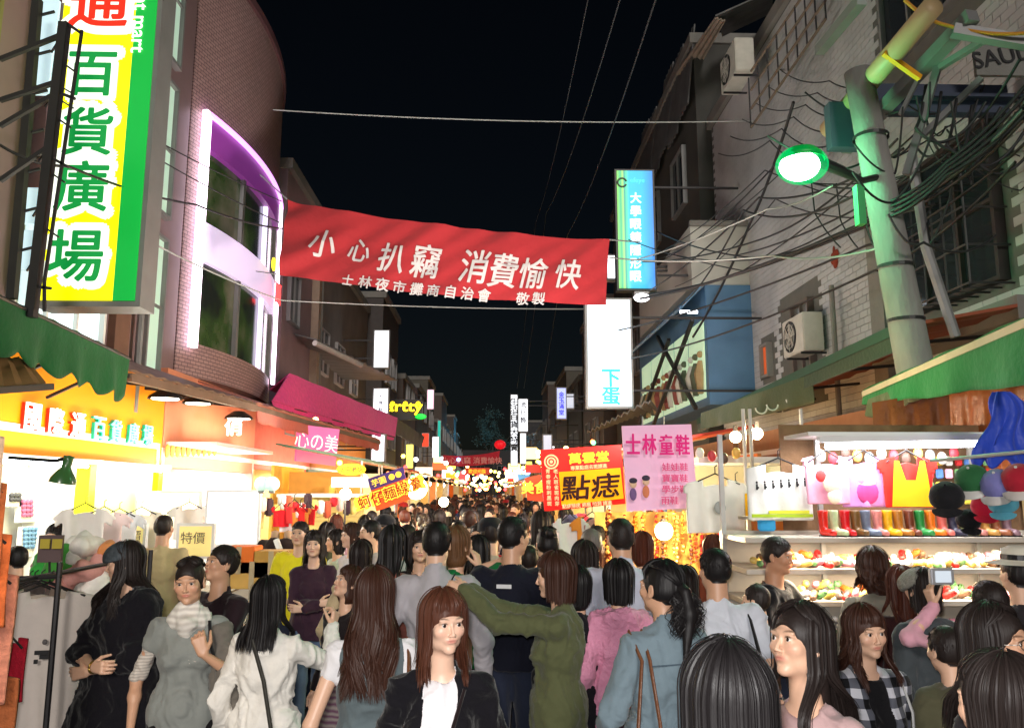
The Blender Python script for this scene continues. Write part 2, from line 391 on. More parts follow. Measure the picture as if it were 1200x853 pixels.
def garment_top(spec, h, infl=.008, amp=.010, seed=0, sleeve='long', hem=.88, neck=.075, flare=0, neckz=1.405, hood=False, collar=False, open_front=0, cuff=None, bulk=0, arms=None, lo_y=None):
    male = spec.get('male'); A = arms if arms is not None else arms_of(spec)
    xs = [a[k][i] for a in A for k in ('S', 'E', 'W') for i in (0,)]; pts = np.array([a[k] for a in A for k in ('S', 'E', 'W')])
    lo = np.minimum(pts.min(0)-.1, [-.3-flare, -.25-flare, hem-.05]); hi = np.maximum(pts.max(0)+.1, [.3+flare, .25+flare, 1.5])
    F_ = Field(lo, hi, h); torso(F_, infl+bulk, male)
    if hem < .9 or flare:
        bw = .105+bulk
        F_.cone((0, -.008, .97), (0, -.005, hem-.03), bw+.02, bw+.02+flare, .05, fx=1.25, fy=.85, infl=infl)
    for a in A:
        if sleeve == 'none': continue
        S, E, W = a['S'], a['E'], a['W']
        rs = (.046 if male else .036)+bulk*.5; re = (.038 if male else .032)+bulk*.5; rw = .027+bulk*.4
        F_.ell(S, (rs, rs, rs), .03, infl=infl)
        if sleeve == 'short': Q = S+(E-S)*.62; F_.cone(S, Q, rs, rs*.95, .035, infl=infl+.006)
        elif sleeve == 'cap': Q = S+(E-S)*.30; F_.cone(S, Q, rs, rs, .035, infl=infl)
        elif sleeve == 'elbow': F_.cone(S, E, rs, re, .022, infl=infl); Q = E+(W-E)*.25; F_.cone(E, Q, re, re*.95, .02, infl=infl)
        else:
            F_.cone(S, E, rs, re, .022, infl=infl); Q = W-(W-E)*.05; F_.cone(E, Q, re, rw, .025, infl=infl)
    if hood: F_.ell((0, -.085, 1.405), (.115, .07, .055), .03); F_.ell((0, -.05, 1.475), (.065, .05, .05), .02, sub=True)
    if collar: F_.cone((0, -.018, 1.40), (0, -.022, 1.455), .070 if male else .062, .062 if male else .054, .02)
    if neck: F_.ell((0, .02 if not collar else .03, neckz+.055), (neck, neck*1.1, .075), .006, sub=True)
    if open_front:
        F_.boxsub((-open_front, .055, hem-.3), (open_front, .4, 1.5)); F_.ell((0, .10, 1.40), (open_front*1.4, .08, .14), .01, sub=True)
    F_.boxsub((-2, -2, hem-.5), (2, 2, hem))
    V, Fc = F_.extract(); V = smooth_lap(V, Fc, 1, .4); V = fold(V, Fc, amp, seed)
    return V, Fc
def legs_mesh(spec, h, kind='trousers', seed=0):
    male = spec.get('male'); F_ = Field((-.3, -.3, -.01), (.3, .35, 1.08), h); st = spec.get('stride', .06); i = .012
    F_.ell((0, -.01, .96), (.140, .100, .11), .03, infl=.004)
    for s in (-1, 1):
        H, K, A = np.array([s*.085, 0, .90]), np.array([s*.085, .03+s*st*.5, .49]), np.array([s*.085, s*st, .085])
        w = 1.1 if kind != 'slim' else .95
        if kind == 'skirt': F_.cone((0, 0, .95), (0, 0, .52), .15, .20, .04, fy=.8); F_.cone(H, K, .07, .05, .02); F_.cone(K, A, .046, .035, .02); continue
        F_.cone(H, K, .074*w, .056*w, .03, infl=i*.6); F_.cone(K, A, .054*w, .042*w, .03, infl=i)
    F_.boxsub((-1, -1, 1.0), (1, 1, 2)); F_.boxsub((-1, -1, -1), (1, 1, .07))
    V, Fc = F_.extract(); return fold(V, Fc, .005, seed), Fc
def shoe_mesh(spec, s, h=.012):
    st = spec.get('stride', .06); F_ = Field((-.2, -.25, -.01), (.2, .3, .14), h)
    A = np.array([s*.085, s*st, .0]); F_.cone(A+[0, -.04, .045], A+[0, .13, .032], .042, .038, .02); F_.cone(A+[0, -.02, .05], A+[0, -.01, .11], .038, .036, .03)
    F_.boxsub((-1, -1, -1), (1, 1, .004)); return F_.extract()
# ---- hair
def hair_core(style, h, hr, fringe=True, vol=0):
    F_ = Field((-.2, -.26, -.45), (.2, .14, .16), h); e = F_.ell; c = F_.cone
    piv = np.array([0, -.01, 1.50]); Ri = hr.T
    def tb(p): return (Ri@(np.array(p, float)-piv)+piv-HC)/HS
    v = vol
    if style in ('short', 'buzz'):
        t = .002 if style == 'buzz' else .005
        e((0, -.018, .040), (.074+t+v, .092+t+v, .084+t*1.3+v), .01); e((0, -.040, -.004), (.064+t, .056+t, .055), .03)
        F_.ell((0, .088, -.03), (.085, .075, .092 if not fringe else .078), .012, sub=True)
        for s in (-1, 1): e((s*.085, .008, -.022), (.022, .036, .046), .008, sub=True)
        F_.boxsub((-.3, -.3, -.6), (.3, .3, -.052), .02)
    else:
        e((0, -.016, .038), (.0765+v, .095+v, .0860+v*.7), .01)
        if style == 'bob':
            c((0, -.022, .02), (0, -.028, -.080), .079+v, .073+v, .03, fy=1.08)
        elif style == 'long':
            c((0, -.022, .02), (0, -.030, -.07), .077+v, .064+v, .03, fy=1.08); c((0, -.045, -.06), tb((0, -.098, 1.36)), .060, .036, .03, fx=1.25, fy=.8)
        elif style == 'pony':
            e((0, -.03, .0), (.078, .082, .06), .02)
            e((0, -.122, .02), (.026, .024, .03), .008); c((0, -.142, .01), (0, -.165, -.08), .028, .036, .01); c((0, -.165, -.08), tb((.01, -.165, 1.34)), .036, .012, .02)
            F_.boxsub((-.3, -.10, -.6), (.3, .3, -.058), .03)
        elif style == 'bun':
            e((0, -.03, .0), (.078, .082, .06), .02); e((0, -.095, .095), (.036, .036, .036), .008); F_.boxsub((-.3, -.12, -.6), (.3, .3, -.058), .03)
        top = .044 if fringe else .060
        # face opening
        F_.ell((0, .115, top-.082), (.064 if style != 'pony' else .075, .085, .082), .012, sub=True)
        F_.cone((0, .10, top-.10), (0, .10, -.6), .068, .085, .01, sub=True, fy=1.05)
        F_.cone((0, .045, -.125), (0, .06, -.6), .066, .09, .01, sub=True)
        if style in ('pony', 'bun'):
            for s in (-1, 1): e((s*.088, .006, -.022), (.020, .032, .040), .008, sub=True)
    V, Fc = F_.extract(); V = smooth_lap(V, Fc, 1, .4)
    N = vnormals(V, Fc); th = np.arctan2(V[:, 0], V[:, 1]+.02); q = np.stack([th*9, V[:, 2]*5, np.zeros(len(V))], 1)
    V = V+N*((.0035 if h > .0085 else .0012)*vnoise(q, 3)+(.002 if h > .0085 else .0005)*vnoise(q*[3, 1.5, 1], 5))[:, None]
    return to_body(V, hr), Fc
def strands(style, hr, n, L, rng, fringe=True, wavy=0, side_part=.0, width=.0065, vol=.004, spread=1.0, front=True):
    """flat locks from the parting over the skull and down"""
    C = np.array([0, -.016, .038]); R = np.array([.0755, .094, .0855])+vol; Vs = []; Fs = []; base = 0
    for i in range(n):
        phi = rng.uniform(-math.pi, math.pi)          # 0 = front
        lay = rng.uniform(0, 1); off = .001+.010*lay**1.5+(.010 if rng.random() < .04 else 0); a = abs(phi); sg = 1 if phi > 0 else -1
        fr = a < .95
        short = style in ('short', 'buzz')
        pts = []
        if fr and fringe and not short:               # fringe falling to the brow
            for t in np.linspace(.1, 1, 7):
                th = t*1.10+rng.uniform(0, .03); f = phi*(.75+.25*t)+side_part*.3*t; pts.append(C+(R+off)*np.array([math.sin(th)*math.sin(f), math.sin(th)*math.cos(f), math.cos(th)]))
            g = pts[-1].copy(); Lf = rng.uniform(.012, .050)
            for t in (.5, 1): pts.append(g+np.array([0, -.004*t, -Lf*t]))
            pts = [to_body(p, hr)[0] for p in pts]
        elif short:
            th0 = rng.uniform(.05, 1.75 if a > 1.2 else (1.15 if a > .8 else .98)); ln = .22+.15*rng.random()
            for t in np.linspace(0, 1, 4):
                th = th0+ln*t; f = phi+.10*t*rng.uniform(-1, 1); k = R*.93+off*.5+.007*t*rng.uniform(.2, 1.3)
                pts.append(C+k*np.array([math.sin(th)*math.sin(f), math.sin(th)*math.cos(f), math.cos(th)]))
            if pts[-1][2] < -.075 or (a < 2.1 and pts[-1][2] < -.012): continue
            pts = [to_body(p, hr)[0] for p in pts]
        else:
            pony = style in ('pony', 'bun')
            aim = sg*1.36 if fr else phi
            endth = 1.62 if not pony else 1.5
            for t in np.linspace(.06, 1, 9):
                th = t*endth; f = phi+(aim-phi)*min(1, t*1.25)**1.3 if fr else phi
                if fr: th = .25+t*(endth-.25)
                pts.append(C+(R+off)*np.array([math.sin(th)*math.sin(f), math.sin(th)*math.cos(f), math.cos(th)]))
            if pony:
                tie = np.array([0, -.118, .02]) if style == 'pony' else np.array([0, -.095, .09])
                m = 4 if a < 2.2 else 6; g = pts[m]; pts = pts[:m+1]
                for t in (.35, .7, 1):
                    q = g+(tie-g)*t; w = (q-C)/(R+off); q = C+w/np.linalg.norm(w)*(R+off)*1.0 if t < .9 else tie; pts.append(q)
                pts = [to_body(p, hr)[0] for p in pts]
                if style == 'pony' and i % 3 == 0:
                    g = pts[-1]; dx = rng.normal(0, .018); dy = rng.normal(0, .012); LL = L*rng.uniform(.6, 1)
                    for t in np.linspace(.1, 1, 8): pts.append(g+np.array([dx*min(1, 4*t)*(1+.6*t)+wavy*.02*math.sin(9*t+i), -.035*math.sin(min(1, t*2.2)*1.57)+dy*t, -LL*t]))
            else:
                pts = [to_body(p, hr)[0] for p in pts]; g = pts[-1]; LL = L*rng.uniform(.72, 1.05)*(1 if a > 1.5 else .93)
                back = a > 1.55 or not front
                px = phi*2.2+rng.normal(0, .35); ns = 12
                for t in np.linspace(1/ns, 1, ns):
                    z = g[2]-LL*t; q = np.array([g[0]*(1+.05*t*spread), g[1], z])
                    u = min(1, max(0, (1.53-z)/.13)); u = u*u*(3-2*u)
                    if back: q[1] = g[1]+(min(g[1], -.085-.030*lay)-.055*min(1, max(0, (1.50-z)/.25))-g[1])*u; q[0] = g[0]*(1+.25*u*spread*(.6 if abs(g[0]) < .05 else 1))
                    else: q[1] = g[1]+(.085+.03*lay+.02*u-g[1])*u*.9; q[0] = g[0]*(1+.12*u)
                    if wavy: q = q+np.array([math.sin(px+t*8), math.cos(px*1.3+t*7), 0])*wavy*.014*t
                    if style == 'bob': q[0] = g[0]*(1-.10*t+.05*math.sin(px*3)*t); q[1] = g[1]*(1-.12*t)
                    pts.append(q)
        if len(pts) < 3: continue
        p = np.array(pts); m = len(p); T = np.gradient(p, axis=0); ax = to_body(np.array([[0, -.02, .02]]), hr)[0]
        out = p-ax; out[:, 2] *= .25; W = np.cross(T, out); W /= np.linalg.norm(W, axis=1, keepdims=True)+1e-9
        O = np.cross(W, T); O /= np.linalg.norm(O, axis=1, keepdims=True)+1e-9
        tilt = rng.normal(0, .6); W = W*math.cos(tilt)+O*math.sin(tilt)
        wd = width*rng.uniform(.4, 1.5)*(np.sin(np.linspace(.35, 3.0, m))**.5*.8+.2); wd[-1] *= .3
        rib = np.stack([p-W*wd[:, None], p+W*wd[:, None]], 1).reshape(-1, 3)
        q = np.arange(m-1)[:, None]*2+base
        Vs.append(rib); Fs.append(np.concatenate([q, q+1, q+3, q+2], 1)); base += len(rib)
    return np.concatenate(Vs), np.concatenate(Fs)
def grow(V, F, V2, F2): return np.concatenate([V, V2]), np.concatenate([F, F2+len(V)])
PEOPLE = []
def person(label, px, top, Y, yaw=0, q=1, skin=0, hair='black', style='long', hlen=.30, fringe=True, wavy=0, top_m=None, bottom_m=None, shoe_m=None, group=None,
           head=(0, 0, 0), tops=None, legs='trousers', spec=None, nstr=None, H=None, hvol=0, extra=None, at=None, lean=0, cols=None, front=True, face=True):
    """one figure. px/top: where the crown shows in the frame, Y: metres down the street, yaw: degrees (0 = back to the camera)"""
    spec = spec or {}; Y = -Y if Y < 0 else Y*(1.33 if 2.5 < Y < 3.9 and not (px > 980) else 1.20 if 2.5 < Y < 6.6 else (1.10 if Y > 2.1 else 1)); w = P(px, top, Y) if at is None else Vector(at)
    H = w.z if H is None else H; H = min(1.84, max(1.42, H)); s = H/1.705
    root = empty('person', (w.x, w.y, 0), math.radians(yaw), label, 'person', group); root.scale = (s, s, s)
    seed = len(PEOPLE)*7+3; rng = np.random.default_rng(seed)
    hr = Rz(math.radians(head[0]))@Rx(math.radians(head[1]))@Ry(math.radians(head[2]))
    hh = (.0042, .006, .010)[2-q] if q < 3 else .0036
    hh = {3: .0036, 2: .0048, 1: .007, 0: .012}[q]; hg = {3: .009, 2: .011, 1: .014, 0: .022}[q]
    A = arms_of(spec)
    V, F, c = head_mesh(hh, SKINS[skin], HAIR[hair], hr, 0, True, spec.get('male'), face=face and q > 0)
    for a in A:
        if not a['hand']: continue
        pts = np.array([a['S'], a['E'], a['W']]); wend = a['W']+a['d']/np.linalg.norm(a['d'])*.2
        lo = np.minimum(pts.min(0), wend)-.08; hi = np.maximum(pts.max(0), wend)+.08; hm = {3: .0045, 2: .0055, 1: .008, 0: .014}[q]
        if spec.get('bare', True) is False: lo = np.minimum(np.minimum(a['W'], wend), a['E'])-.08; hi = np.maximum(np.maximum(a['W'], wend), a['E'])+.08
        Fd = Field(lo, hi, hm); m = spec.get('male')
        Fd.cone(a['S'], a['E'], .046 if m else .038, .034 if m else .029, .02); Fd.cone(a['E'], a['E']+(a['W']-a['E'])*.35, .035 if m else .030, .036 if m else .030, .015)
        Fd.cone(a['E']+(a['W']-a['E'])*.35, a['W'], .036 if m else .030, .023 if m else .019, .02)
        if q > 0: hand_prims(Fd, a['W'], a['d'], a['n'], a['curl'], a['s'], sc=1.05 if m else .97)
        else: Fd.cone(a['W'], a['W']+a['d']/np.linalg.norm(a['d'])*.12, .024, .02, .01)
        v, f = Fd.extract()
        if len(v): c = np.concatenate([c, np.array(srgb(*SKINS[skin])[:3])[None].repeat(len(v), 0)]); V, F = grow(V, F, v, f)
    if legs == 'skirt':
        Fd = Field((-.2, -.2, .0), (.2, .3, .7), .014)
        for sgn in (-1, 1): st = spec.get('stride', .06); Fd.cone((sgn*.085, 0, .66), (sgn*.085, .02, .49), .06, .048, .02); Fd.cone((sgn*.085, .02, .49), (sgn*.085, sgn*st, .06), .05, .03, .03)
        v, f = Fd.extract(); c = np.concatenate([c, np.array(srgb(*SKINS[skin])[:3])[None].repeat(len(v), 0)]); V, F = grow(V, F, v, f)
    ob = link('body', mesh_np('body', V, F, SKIN, True, c), root)
    if q >= 2 and face:
        for sg in (-1, 1):
            B = MB(); B.sphere((0, 0, 0), .0132, 20, 14); e = B.build('eye', eye_mat(), ob, True)
            pos = to_body(np.array([[sg*.031, .0712, .0075]]), hr)[0]; e.matrix_parent_inverse = Matrix(); 
            M = Matrix([list(r*HS) for r in (hr)]).to_4x4(); M.translation = Vector(pos); e.matrix_local = M
    hm_ = hairmat(hair, HAIR[hair])
    if style:
        Vh, Fh = hair_core(style, {3: .006, 2: .007, 1: .009, 0: .014}[q], hr, fringe, hvol)
        ns = nstr if nstr is not None else {3: 2300, 2: 1000, 1: 160, 0: 0}[q]
        if ns:
            if style in ('short', 'buzz'): ns = int(ns*1.3)
            v, f = strands(style, hr, ns, hlen, rng, fringe, wavy, width=({3: .0021, 2: .0031, 1: .006, 0: .01}[q] if style not in ('short', 'buzz') else .0026)*(.75 if ns > 3000 else 1), vol=.003+hvol, front=front); Vh, Fh = grow(Vh, Fh, v, f)
        link('hair', mesh_np('hair', Vh, Fh, hm_, True), root)
    for t in (tops or [dict(m=top_m)]):
        t = dict(t); m = t.pop('m'); nm = t.pop('name', 'shirt'); lb = t.pop('label', None)
        v, f = garment_top(spec, hg, seed=seed, **t); o = link(nm, mesh_np(nm, v, f, m, True), root)
        if lb: o['label'] = lb
    if legs:
        v, f = legs_mesh(spec, hg*1.5, legs, seed); link('skirt' if legs == 'skirt' else 'trousers', mesh_np('trousers', v, f, bottom_m or cloth('charcoal', (34, 34, 38)), True), root)
        for sgn in (-1, 1): v, f = shoe_mesh(spec, sgn, .012 if q > 1 else .02); link('shoe', mesh_np('shoe', v, f, shoe_m or cloth('shoe', (30, 26, 26), rough=.5), True), root)
    PEOPLE.append(root); return root
def eye_mat():
    if 'eye' in MATS: return MATS['eye']
    m = bpy.data.materials.new('eye'); m.use_nodes = True; N = m.node_tree.nodes; L = m.node_tree.links; b = N['Principled BSDF']; b.inputs['Roughness'].default_value = .12
    tc = N.new('ShaderNodeTexCoord'); sx = N.new('ShaderNodeSeparateXYZ'); L.new(tc.outputs['Object'], sx.inputs[0])
    cr = N.new('ShaderNodeValToRGB'); mr = N.new('ShaderNodeMapRange'); mr.inputs[1].default_value = .0095; mr.inputs[2].default_value = .0132; L.new(sx.outputs[1], mr.inputs[0]); L.new(mr.outputs[0], cr.inputs[0])
    e = cr.color_ramp.elements; e[0].position = .42; e[0].color = (.62, .58, .55, 1); e[1].position = .50; e[1].color = (.02, .011, .008, 1)
    L.new(cr.outputs[0], b.inputs['Base Color']); MATS['eye'] = m; return m
# ================================================================== SETTING
M_asph = mat('asphalt', (.055, .052, .05), rough=.55, noise=.4, nscale=1.5, bump=.5, bscale=60)
M_pave = mat('pavement', (.2, .18, .14), rough=.5, noise=.3, nscale=3, bump=.3, bscale=30)
M_dark = mat('dark_steel', (.03, .028, .03), rough=.5, metal=.4, noise=.2)
M_grey = mat('grey_metal', (.22, .22, .22), rough=.5, metal=.3, noise=.25, nscale=3)
M_conc = mat('concrete', (.19, .185, .17), rough=.85, noise=.3, nscale=2.5, bump=.5, bscale=25)
M_plum = mat('plum_tile', (.115, .055, .062), rough=.45, noise=.2, nscale=2)
M_tile = mat('white_tile', (.42, .42, .42), rough=.45, noise=.5, nscale=1.1)
M_grout = mat('grout', (.10, .10, .09), rough=.9)
M_facade = mat('grimy_plaster', (.17, .15, .14), rough=.9, noise=.4, nscale=1.2, bump=.3, bscale=10)
M_facade2 = mat('brown_plaster', (.085, .058, .048), rough=.9, noise=.4, nscale=1.2, bump=.3)
M_pinkcol = mat('mauve_tile', (.20, .135, .14), rough=.5, noise=.2, nscale=2)
M_glass = mat('dark_glass', (.02, .025, .03), rough=.08, noise=0, spec=.6)
M_white = mat('white_paint', (.75, .75, .74), rough=.5, noise=.06)
M_black = mat('black_paint', (.012, .012, .014), rough=.4, noise=.1)
M_wood = mat('plywood', (.40, .27, .14), rough=.6, noise=.25, nscale=4, stretch=(1, 8, 8))
M_cable = mat('cable_rubber', (.015, .015, .017), rough=.55, noise=0)
M_cableL = mat('pale_cable', (.30, .31, .30), rough=.5, noise=0)
def glow(name, rgb, e): return mat(name, srgb(*rgb), rough=.4, noise=.08, nscale=1.6, emit=e)
G_white = glow('lit_white_acrylic', (245, 248, 255), 2.2)
G_tube = glow('fluorescent_tube', (240, 248, 255), 9)
G_bulb = glow('hot_bulb', (255, 226, 170), 38)
G_neonp = glow('pink_white_neon', (255, 232, 255), 5)
G_neonm = glow('violet_neon', (214, 150, 236), 1.6)
def structure(o): o['kind'] = 'structure'; return o
# ground
def gnd(name, x0, x1, y0, y1, z, m, nx=1, ny=1):
    g = MB(); g.grid(lambda u, v: (x0+(x1-x0)*u, y0+(y1-y0)*v, z), nx, ny); return structure(g.build(name, m))
gnd('ground', -400, 400, -60, 900, 0, M_asph)
gnd('road', -3.3, 2.9, -40, 260, .004, M_asph)
for nm, a, b in (('pavement_left', -5.0, -3.3), ('pavement_right', 2.9, 5.2)):
    g = MB(); g.box((a, -40, -.1), (b, 260, .12)); pv = structure(g.build(nm, M_grout))
    # paving slabs that the photograph shows at the lower left
    if nm == 'pavement_left':
        me = None
        for i in range(5):
            for j in range(24):
                x = a+.01+i*.34; y = 3.5+j*.34; z = .12
                if me is None: s_ = MB(); s_.box((0, 0, 0), (.325, .325, .012)); o = s_.build('paving_slab', M_pave, pv, bevel=.004); me = o.data
                else: o = link('paving_slab', me, pv)
                o.location = (x, y, z+random.uniform(0, .003))
    else:
        g = MB(); g.box((a+.01, 2, .121), (b-.01, 40, .128)); o = g.build('slab_bed', M_pave, pv)
LX, RX = -4.9, 5.0
# ---- generic window
def window(parent, c, w, h, axis, mglass=M_glass, mframe=M_grey, bars=1, mull=0, depth=.1, label=None):
    """axis: outward direction of the wall ('+x', '-x', '-y')"""
    R = {'+x': Matrix.Rotation(math.pi/2, 4, 'Z'), '-x': Matrix.Rotation(-math.pi/2, 4, 'Z'), '-y': Matrix.Identity(4)}[axis]; T = Matrix.Translation(c) @ R
    g = MB(); t = .05
    for a, b in (((-w/2, -depth, -h/2), (w/2, .02, -h/2+t)), ((-w/2, -depth, h/2-t), (w/2, .02, h/2)), ((-w/2, -depth, -h/2+t), (-w/2+t, .02, h/2-t)), ((w/2-t, -depth, -h/2+t), (w/2, .02, h/2-t))): g.box(a, b, T)
    for k in range(bars): x = -w/2+w*(k+1)/(bars+1); g.box((x-.02, -depth+.02, -h/2+t), (x+.02, .0, h/2-t), T)
    for k in range(mull): z = -h/2+h*(k+1)/(mull+1); g.box((-w/2+t, -depth+.03, z-.018), (w/2-t, -.005, z+.018), T)
    fr = g.build('window', mframe, parent); g = MB(); g.box((-w/2+t, -.035, -h/2+t), (w/2-t, -.02, h/2-t), T); g.build('pane', mglass, fr)
    if label: fr['label'] = label
    return fr
def sill(parent, c, w, axis):
    g = MB(); d = .16
    if axis in ('+x', '-x'): s = 1 if axis == '+x' else -1; g.box((min(c[0], c[0]+s*d), c[1]-w/2, c[2]), (max(c[0], c[0]+s*d), c[1]+w/2, c[2]+.06))
    return g.build('window_sill', M_conc, parent)
def building(label, y0, y1, z1, side, m, x=None, depth=9, parapet=True, z0=2.9):
    xf = (LX if side < 0 else RX) if x is None else x
    root = empty('building', (xf, (y0+y1)/2, 0), 0, label, 'building'); g = MB(); a, b = (xf-depth, xf) if side < 0 else (xf, xf+depth)
    g.box((a, y0, z0), (b, y1, z1)); o = g.build('wall', m); put(o, root)
    if parapet: g = MB(); g.box((a-.1, y0-.05, z1), (b+.12, y1+.05, z1+.25)); put(g.build('parapet', M_conc), root)
    return root
def put(o, root):
    """parent while keeping the shape where it is (root has no parent)"""
    o.parent = root; bpy.context.view_layer.update() if False else None
    T = Matrix.Translation(root.location) @ Matrix.Rotation(root.rotation_euler[2], 4, 'Z')
    o.matrix_parent_inverse = T.inverted(); return o
def putall(root, *objs):
    for o in objs: put(o, root)
# ------------------------------------------------------------------ LEFT SIDE
# olive lit building at the very edge
b0 = building('olive green panelled building front at the left edge of the street', 3.0, 7.2, 12, -1, mat('olive_panel', (.19, .20, .03), rough=.5, noise=.3, nscale=1), x=-4.75)
for j in range(5):
    for i in range(3):
        g = MB(); g.box((-4.75, 3.2+i*1.35, 3.1+j*1.25), (-4.70, 4.45+i*1.35, 4.25+j*1.25)); o = g.build('panel', mat('olive_bright' if (i+j) % 2 else 'olive_dim', (.42, .44, .10) if (i+j) % 2 else (.16, .18, .03), rough=.45, noise=.15, nscale=1), None); put(o, b0)
# grey column block next to it with lit window strip
bA = building('narrow mauve tiled shop block behind the tall yellow sign', 7.2, 12.25, 14, -1, M_pinkcol)
for z in (4.6, 7.0, 9.4, 11.8): put(window(None, (LX, 11.3, z), .55, 2.1, '+x', glow('pale_green_glow', (176, 205, 186), .55), M_grey, 0, 1), bA)
for z in (4.1,): put(window(None, (LX, 8.9, z+.1), 1.9, 1.3, '+x', glow('cold_shop_glow', (214, 238, 240), 1.0), M_white, 2, 0), bA)
g = MB(); g.box((LX, 10.1, 3.56), (LX+.10, 10.5, 14)); put(g.build('pilaster', mat('brown_tile', (.16, .085, .06), rough=.5)), bA)
g = MB(); g.tube([(LX+.12, 10.75, 3), (LX+.12, 10.75, 13)], .05); put(g.build('drainpipe', M_grey), bA)
# round plum tiled tower
tw = empty('building', (-5.4, 15, 0), 0, 'round plum tiled tower with pink neon framed show windows', 'building')
def arc(t):  # 0..1 along the bulge, plan curve
    a, b, c = Vector((LX, 12.3)), Vector((-4.05, 15.2)), Vector((-5.1, 18.2)); return a*(1-t)**2+b*2*t*(1-t)+c*t*t
ZT = P(300, 60, 15.5).z
def skin_band(name, z0, z1, m, t0=0, t1=1, out=0.0, n=28, thick=.25, parent=tw, nz=1):
    g = MB()
    def pt(t, o): q = arc(t); d = arc(min(1, t+.01))-arc(max(0, t-.01)); nrm = Vector((d.y, -d.x)).normalized(); q = q+nrm*o; return q
    vs = []; fs = []
    for i in range(n+1):
        t = t0+(t1-t0)*i/n
        for o, z in ((out, z0), (out, z1), (out-thick, z1), (out-thick, z0)): q = pt(t, o); vs.append((q.x, q.y, z))
    for i in range(n): fs += [(i*4+k, i*4+(k+1) % 4, (i+1)*4+(k+1) % 4, (i+1)*4+k) for k in range(4)]
    fs += [(0, 3, 2, 1), (n*4, n*4+1, n*4+2, n*4+3)]
    g.raw(vs, fs); o = g.build(name, m, None, True); put(o, parent); o.data.polygons.foreach_set('use_smooth', [False]*len(o.data.polygons)); return o
M_plumt = M_plum.copy(); MATS['plumt'] = M_plumt; nt = M_plumt.node_tree; bk = nt.nodes.new('ShaderNodeTexBrick'); bk.inputs['Scale'].default_value = 1; bk.inputs['Brick Width'].default_value = .14; bk.inputs['Row Height'].default_value = .06; bk.inputs['Mortar Size'].default_value = .006
bk.inputs['Color1'].default_value = (.40, .26, .255, 1); bk.inputs['Color2'].default_value = (.33, .21, .21, 1); bk.inputs['Mortar'].default_value = (.09, .055, .06, 1)
tcn = nt.nodes.new('ShaderNodeTexCoord'); sp = nt.nodes.new('ShaderNodeSeparateXYZ'); cb = nt.nodes.new('ShaderNodeCombineXYZ'); nt.links.new(tcn.outputs['Object'], sp.inputs[0]); nt.links.new(sp.outputs[1], cb.inputs[0]); nt.links.new(sp.outputs[2], cb.inputs[1]); nt.links.new(cb.outputs[0], bk.inputs[0]); nt.links.new(bk.outputs[0], nt.nodes['Principled BSDF'].inputs['Base Color'])
zc = [P(213, 400, 12.6).z, P(222, 135, 12.6).z]     # neon frame bottom / top on the near side
Z0, Z1 = zc; t_a, t_b = .05, .80
skin_band('wall', Z1+.02, ZT, M_plumt); skin_band('wall', 3.76, Z0, M_plumt)
skin_band('wall', Z0, Z1+.02, M_plumt, 0, t_a, thick=.3, n=3); skin_band('wall', Z0, Z1+.02, M_plumt, t_b, 1, thick=.3, n=6)
skin_band('parapet', ZT, ZT+.16, M_plum, out=.06)
skin_band('canopy', Z1-.55, Z1, glow('violet_lit_panel', (130, 56, 140), .38), t_a, t_b, out=.06)
zm0, zm1 = Z0+(Z1-Z0)*.36, Z0+(Z1-Z0)*.53
skin_band('spandrel', zm0, zm1, glow('white_lit_spandrel', (232, 214, 250), .6), t_a, t_b, out=.05)
M_wglass = glow('tinted_shop_window', (64, 74, 50), .45)
def wavy_glass():
    m = bpy.data.materials.new('curved_window'); m.use_nodes = True; N = m.node_tree.nodes; L = m.node_tree.links; b = N['Principled BSDF']; b.inputs['Roughness'].default_value = .15
    tc = N.new('ShaderNodeTexCoord'); nz = N.new('ShaderNodeTexNoise'); nz.inputs['Scale'].default_value = .9; nz.inputs['Detail'].default_value = 6; L.new(tc.outputs['Object'], nz.inputs[0])
    cr = N.new('ShaderNodeValToRGB'); L.new(nz.outputs[0], cr.inputs[0]); e = cr.color_ramp.elements; e[0].position = .38; e[0].color = srgb(30, 34, 30); e[1].position = .66; e[1].color = srgb(96, 92, 78)
    x = e.new(.5); x.color = srgb(48, 66, 34); L.new(cr.outputs[0], b.inputs['Base Color']); L.new(cr.outputs[0], b.inputs['Emission Color']); b.inputs['Emission Strength'].default_value = .4; MATS['curved'] = m; return m
MW = wavy_glass()
for (z0, z1) in ((Z0, zm0), (zm1, Z1-.55)):
    for k in range(3):
        a = t_a+.02+(t_b-t_a-.04)*k/3; b_ = t_a+.02+(t_b-t_a-.04)*(k+1)/3; w = skin_band('window', z0, z1, MW, a+.012, b_-.012, out=-.05, n=8, thick=.04)
        skin_band('mullion', z0, z1, glow('neon_lilac_tube', (226, 214, 250), 1.9) if k == 1 else M_grey, b_-.010, b_+.006, out=.02, n=1, thick=.08)
for t, nm in ((t_a, 'neon_frame'), (t_b, 'neon_frame')):
    skin_band(nm, Z0-.1, Z1+.05, G_neonp, t-.012, t+.012, out=.12, n=1, thick=.08)
skin_band('neon_frame', Z1-.02, Z1+.05, glow('violet_tube', (224, 150, 240), 2.2), t_a, t_b, out=.13, thick=.06)
q = arc(.62); cx, cyy, cz = q.x+.18, q.y, (zm0+zm1)/2+.15
g = MB(); g.tube([(cx+.05, cyy-.45+.09*math.cos(a), cz+.25+.12*math.sin(a)) for a in np.linspace(0, 6.28, 13)], .018, 6); put(g.build('neon_ring', glow('yellow_neon', (255, 220, 40), 3)), tw)
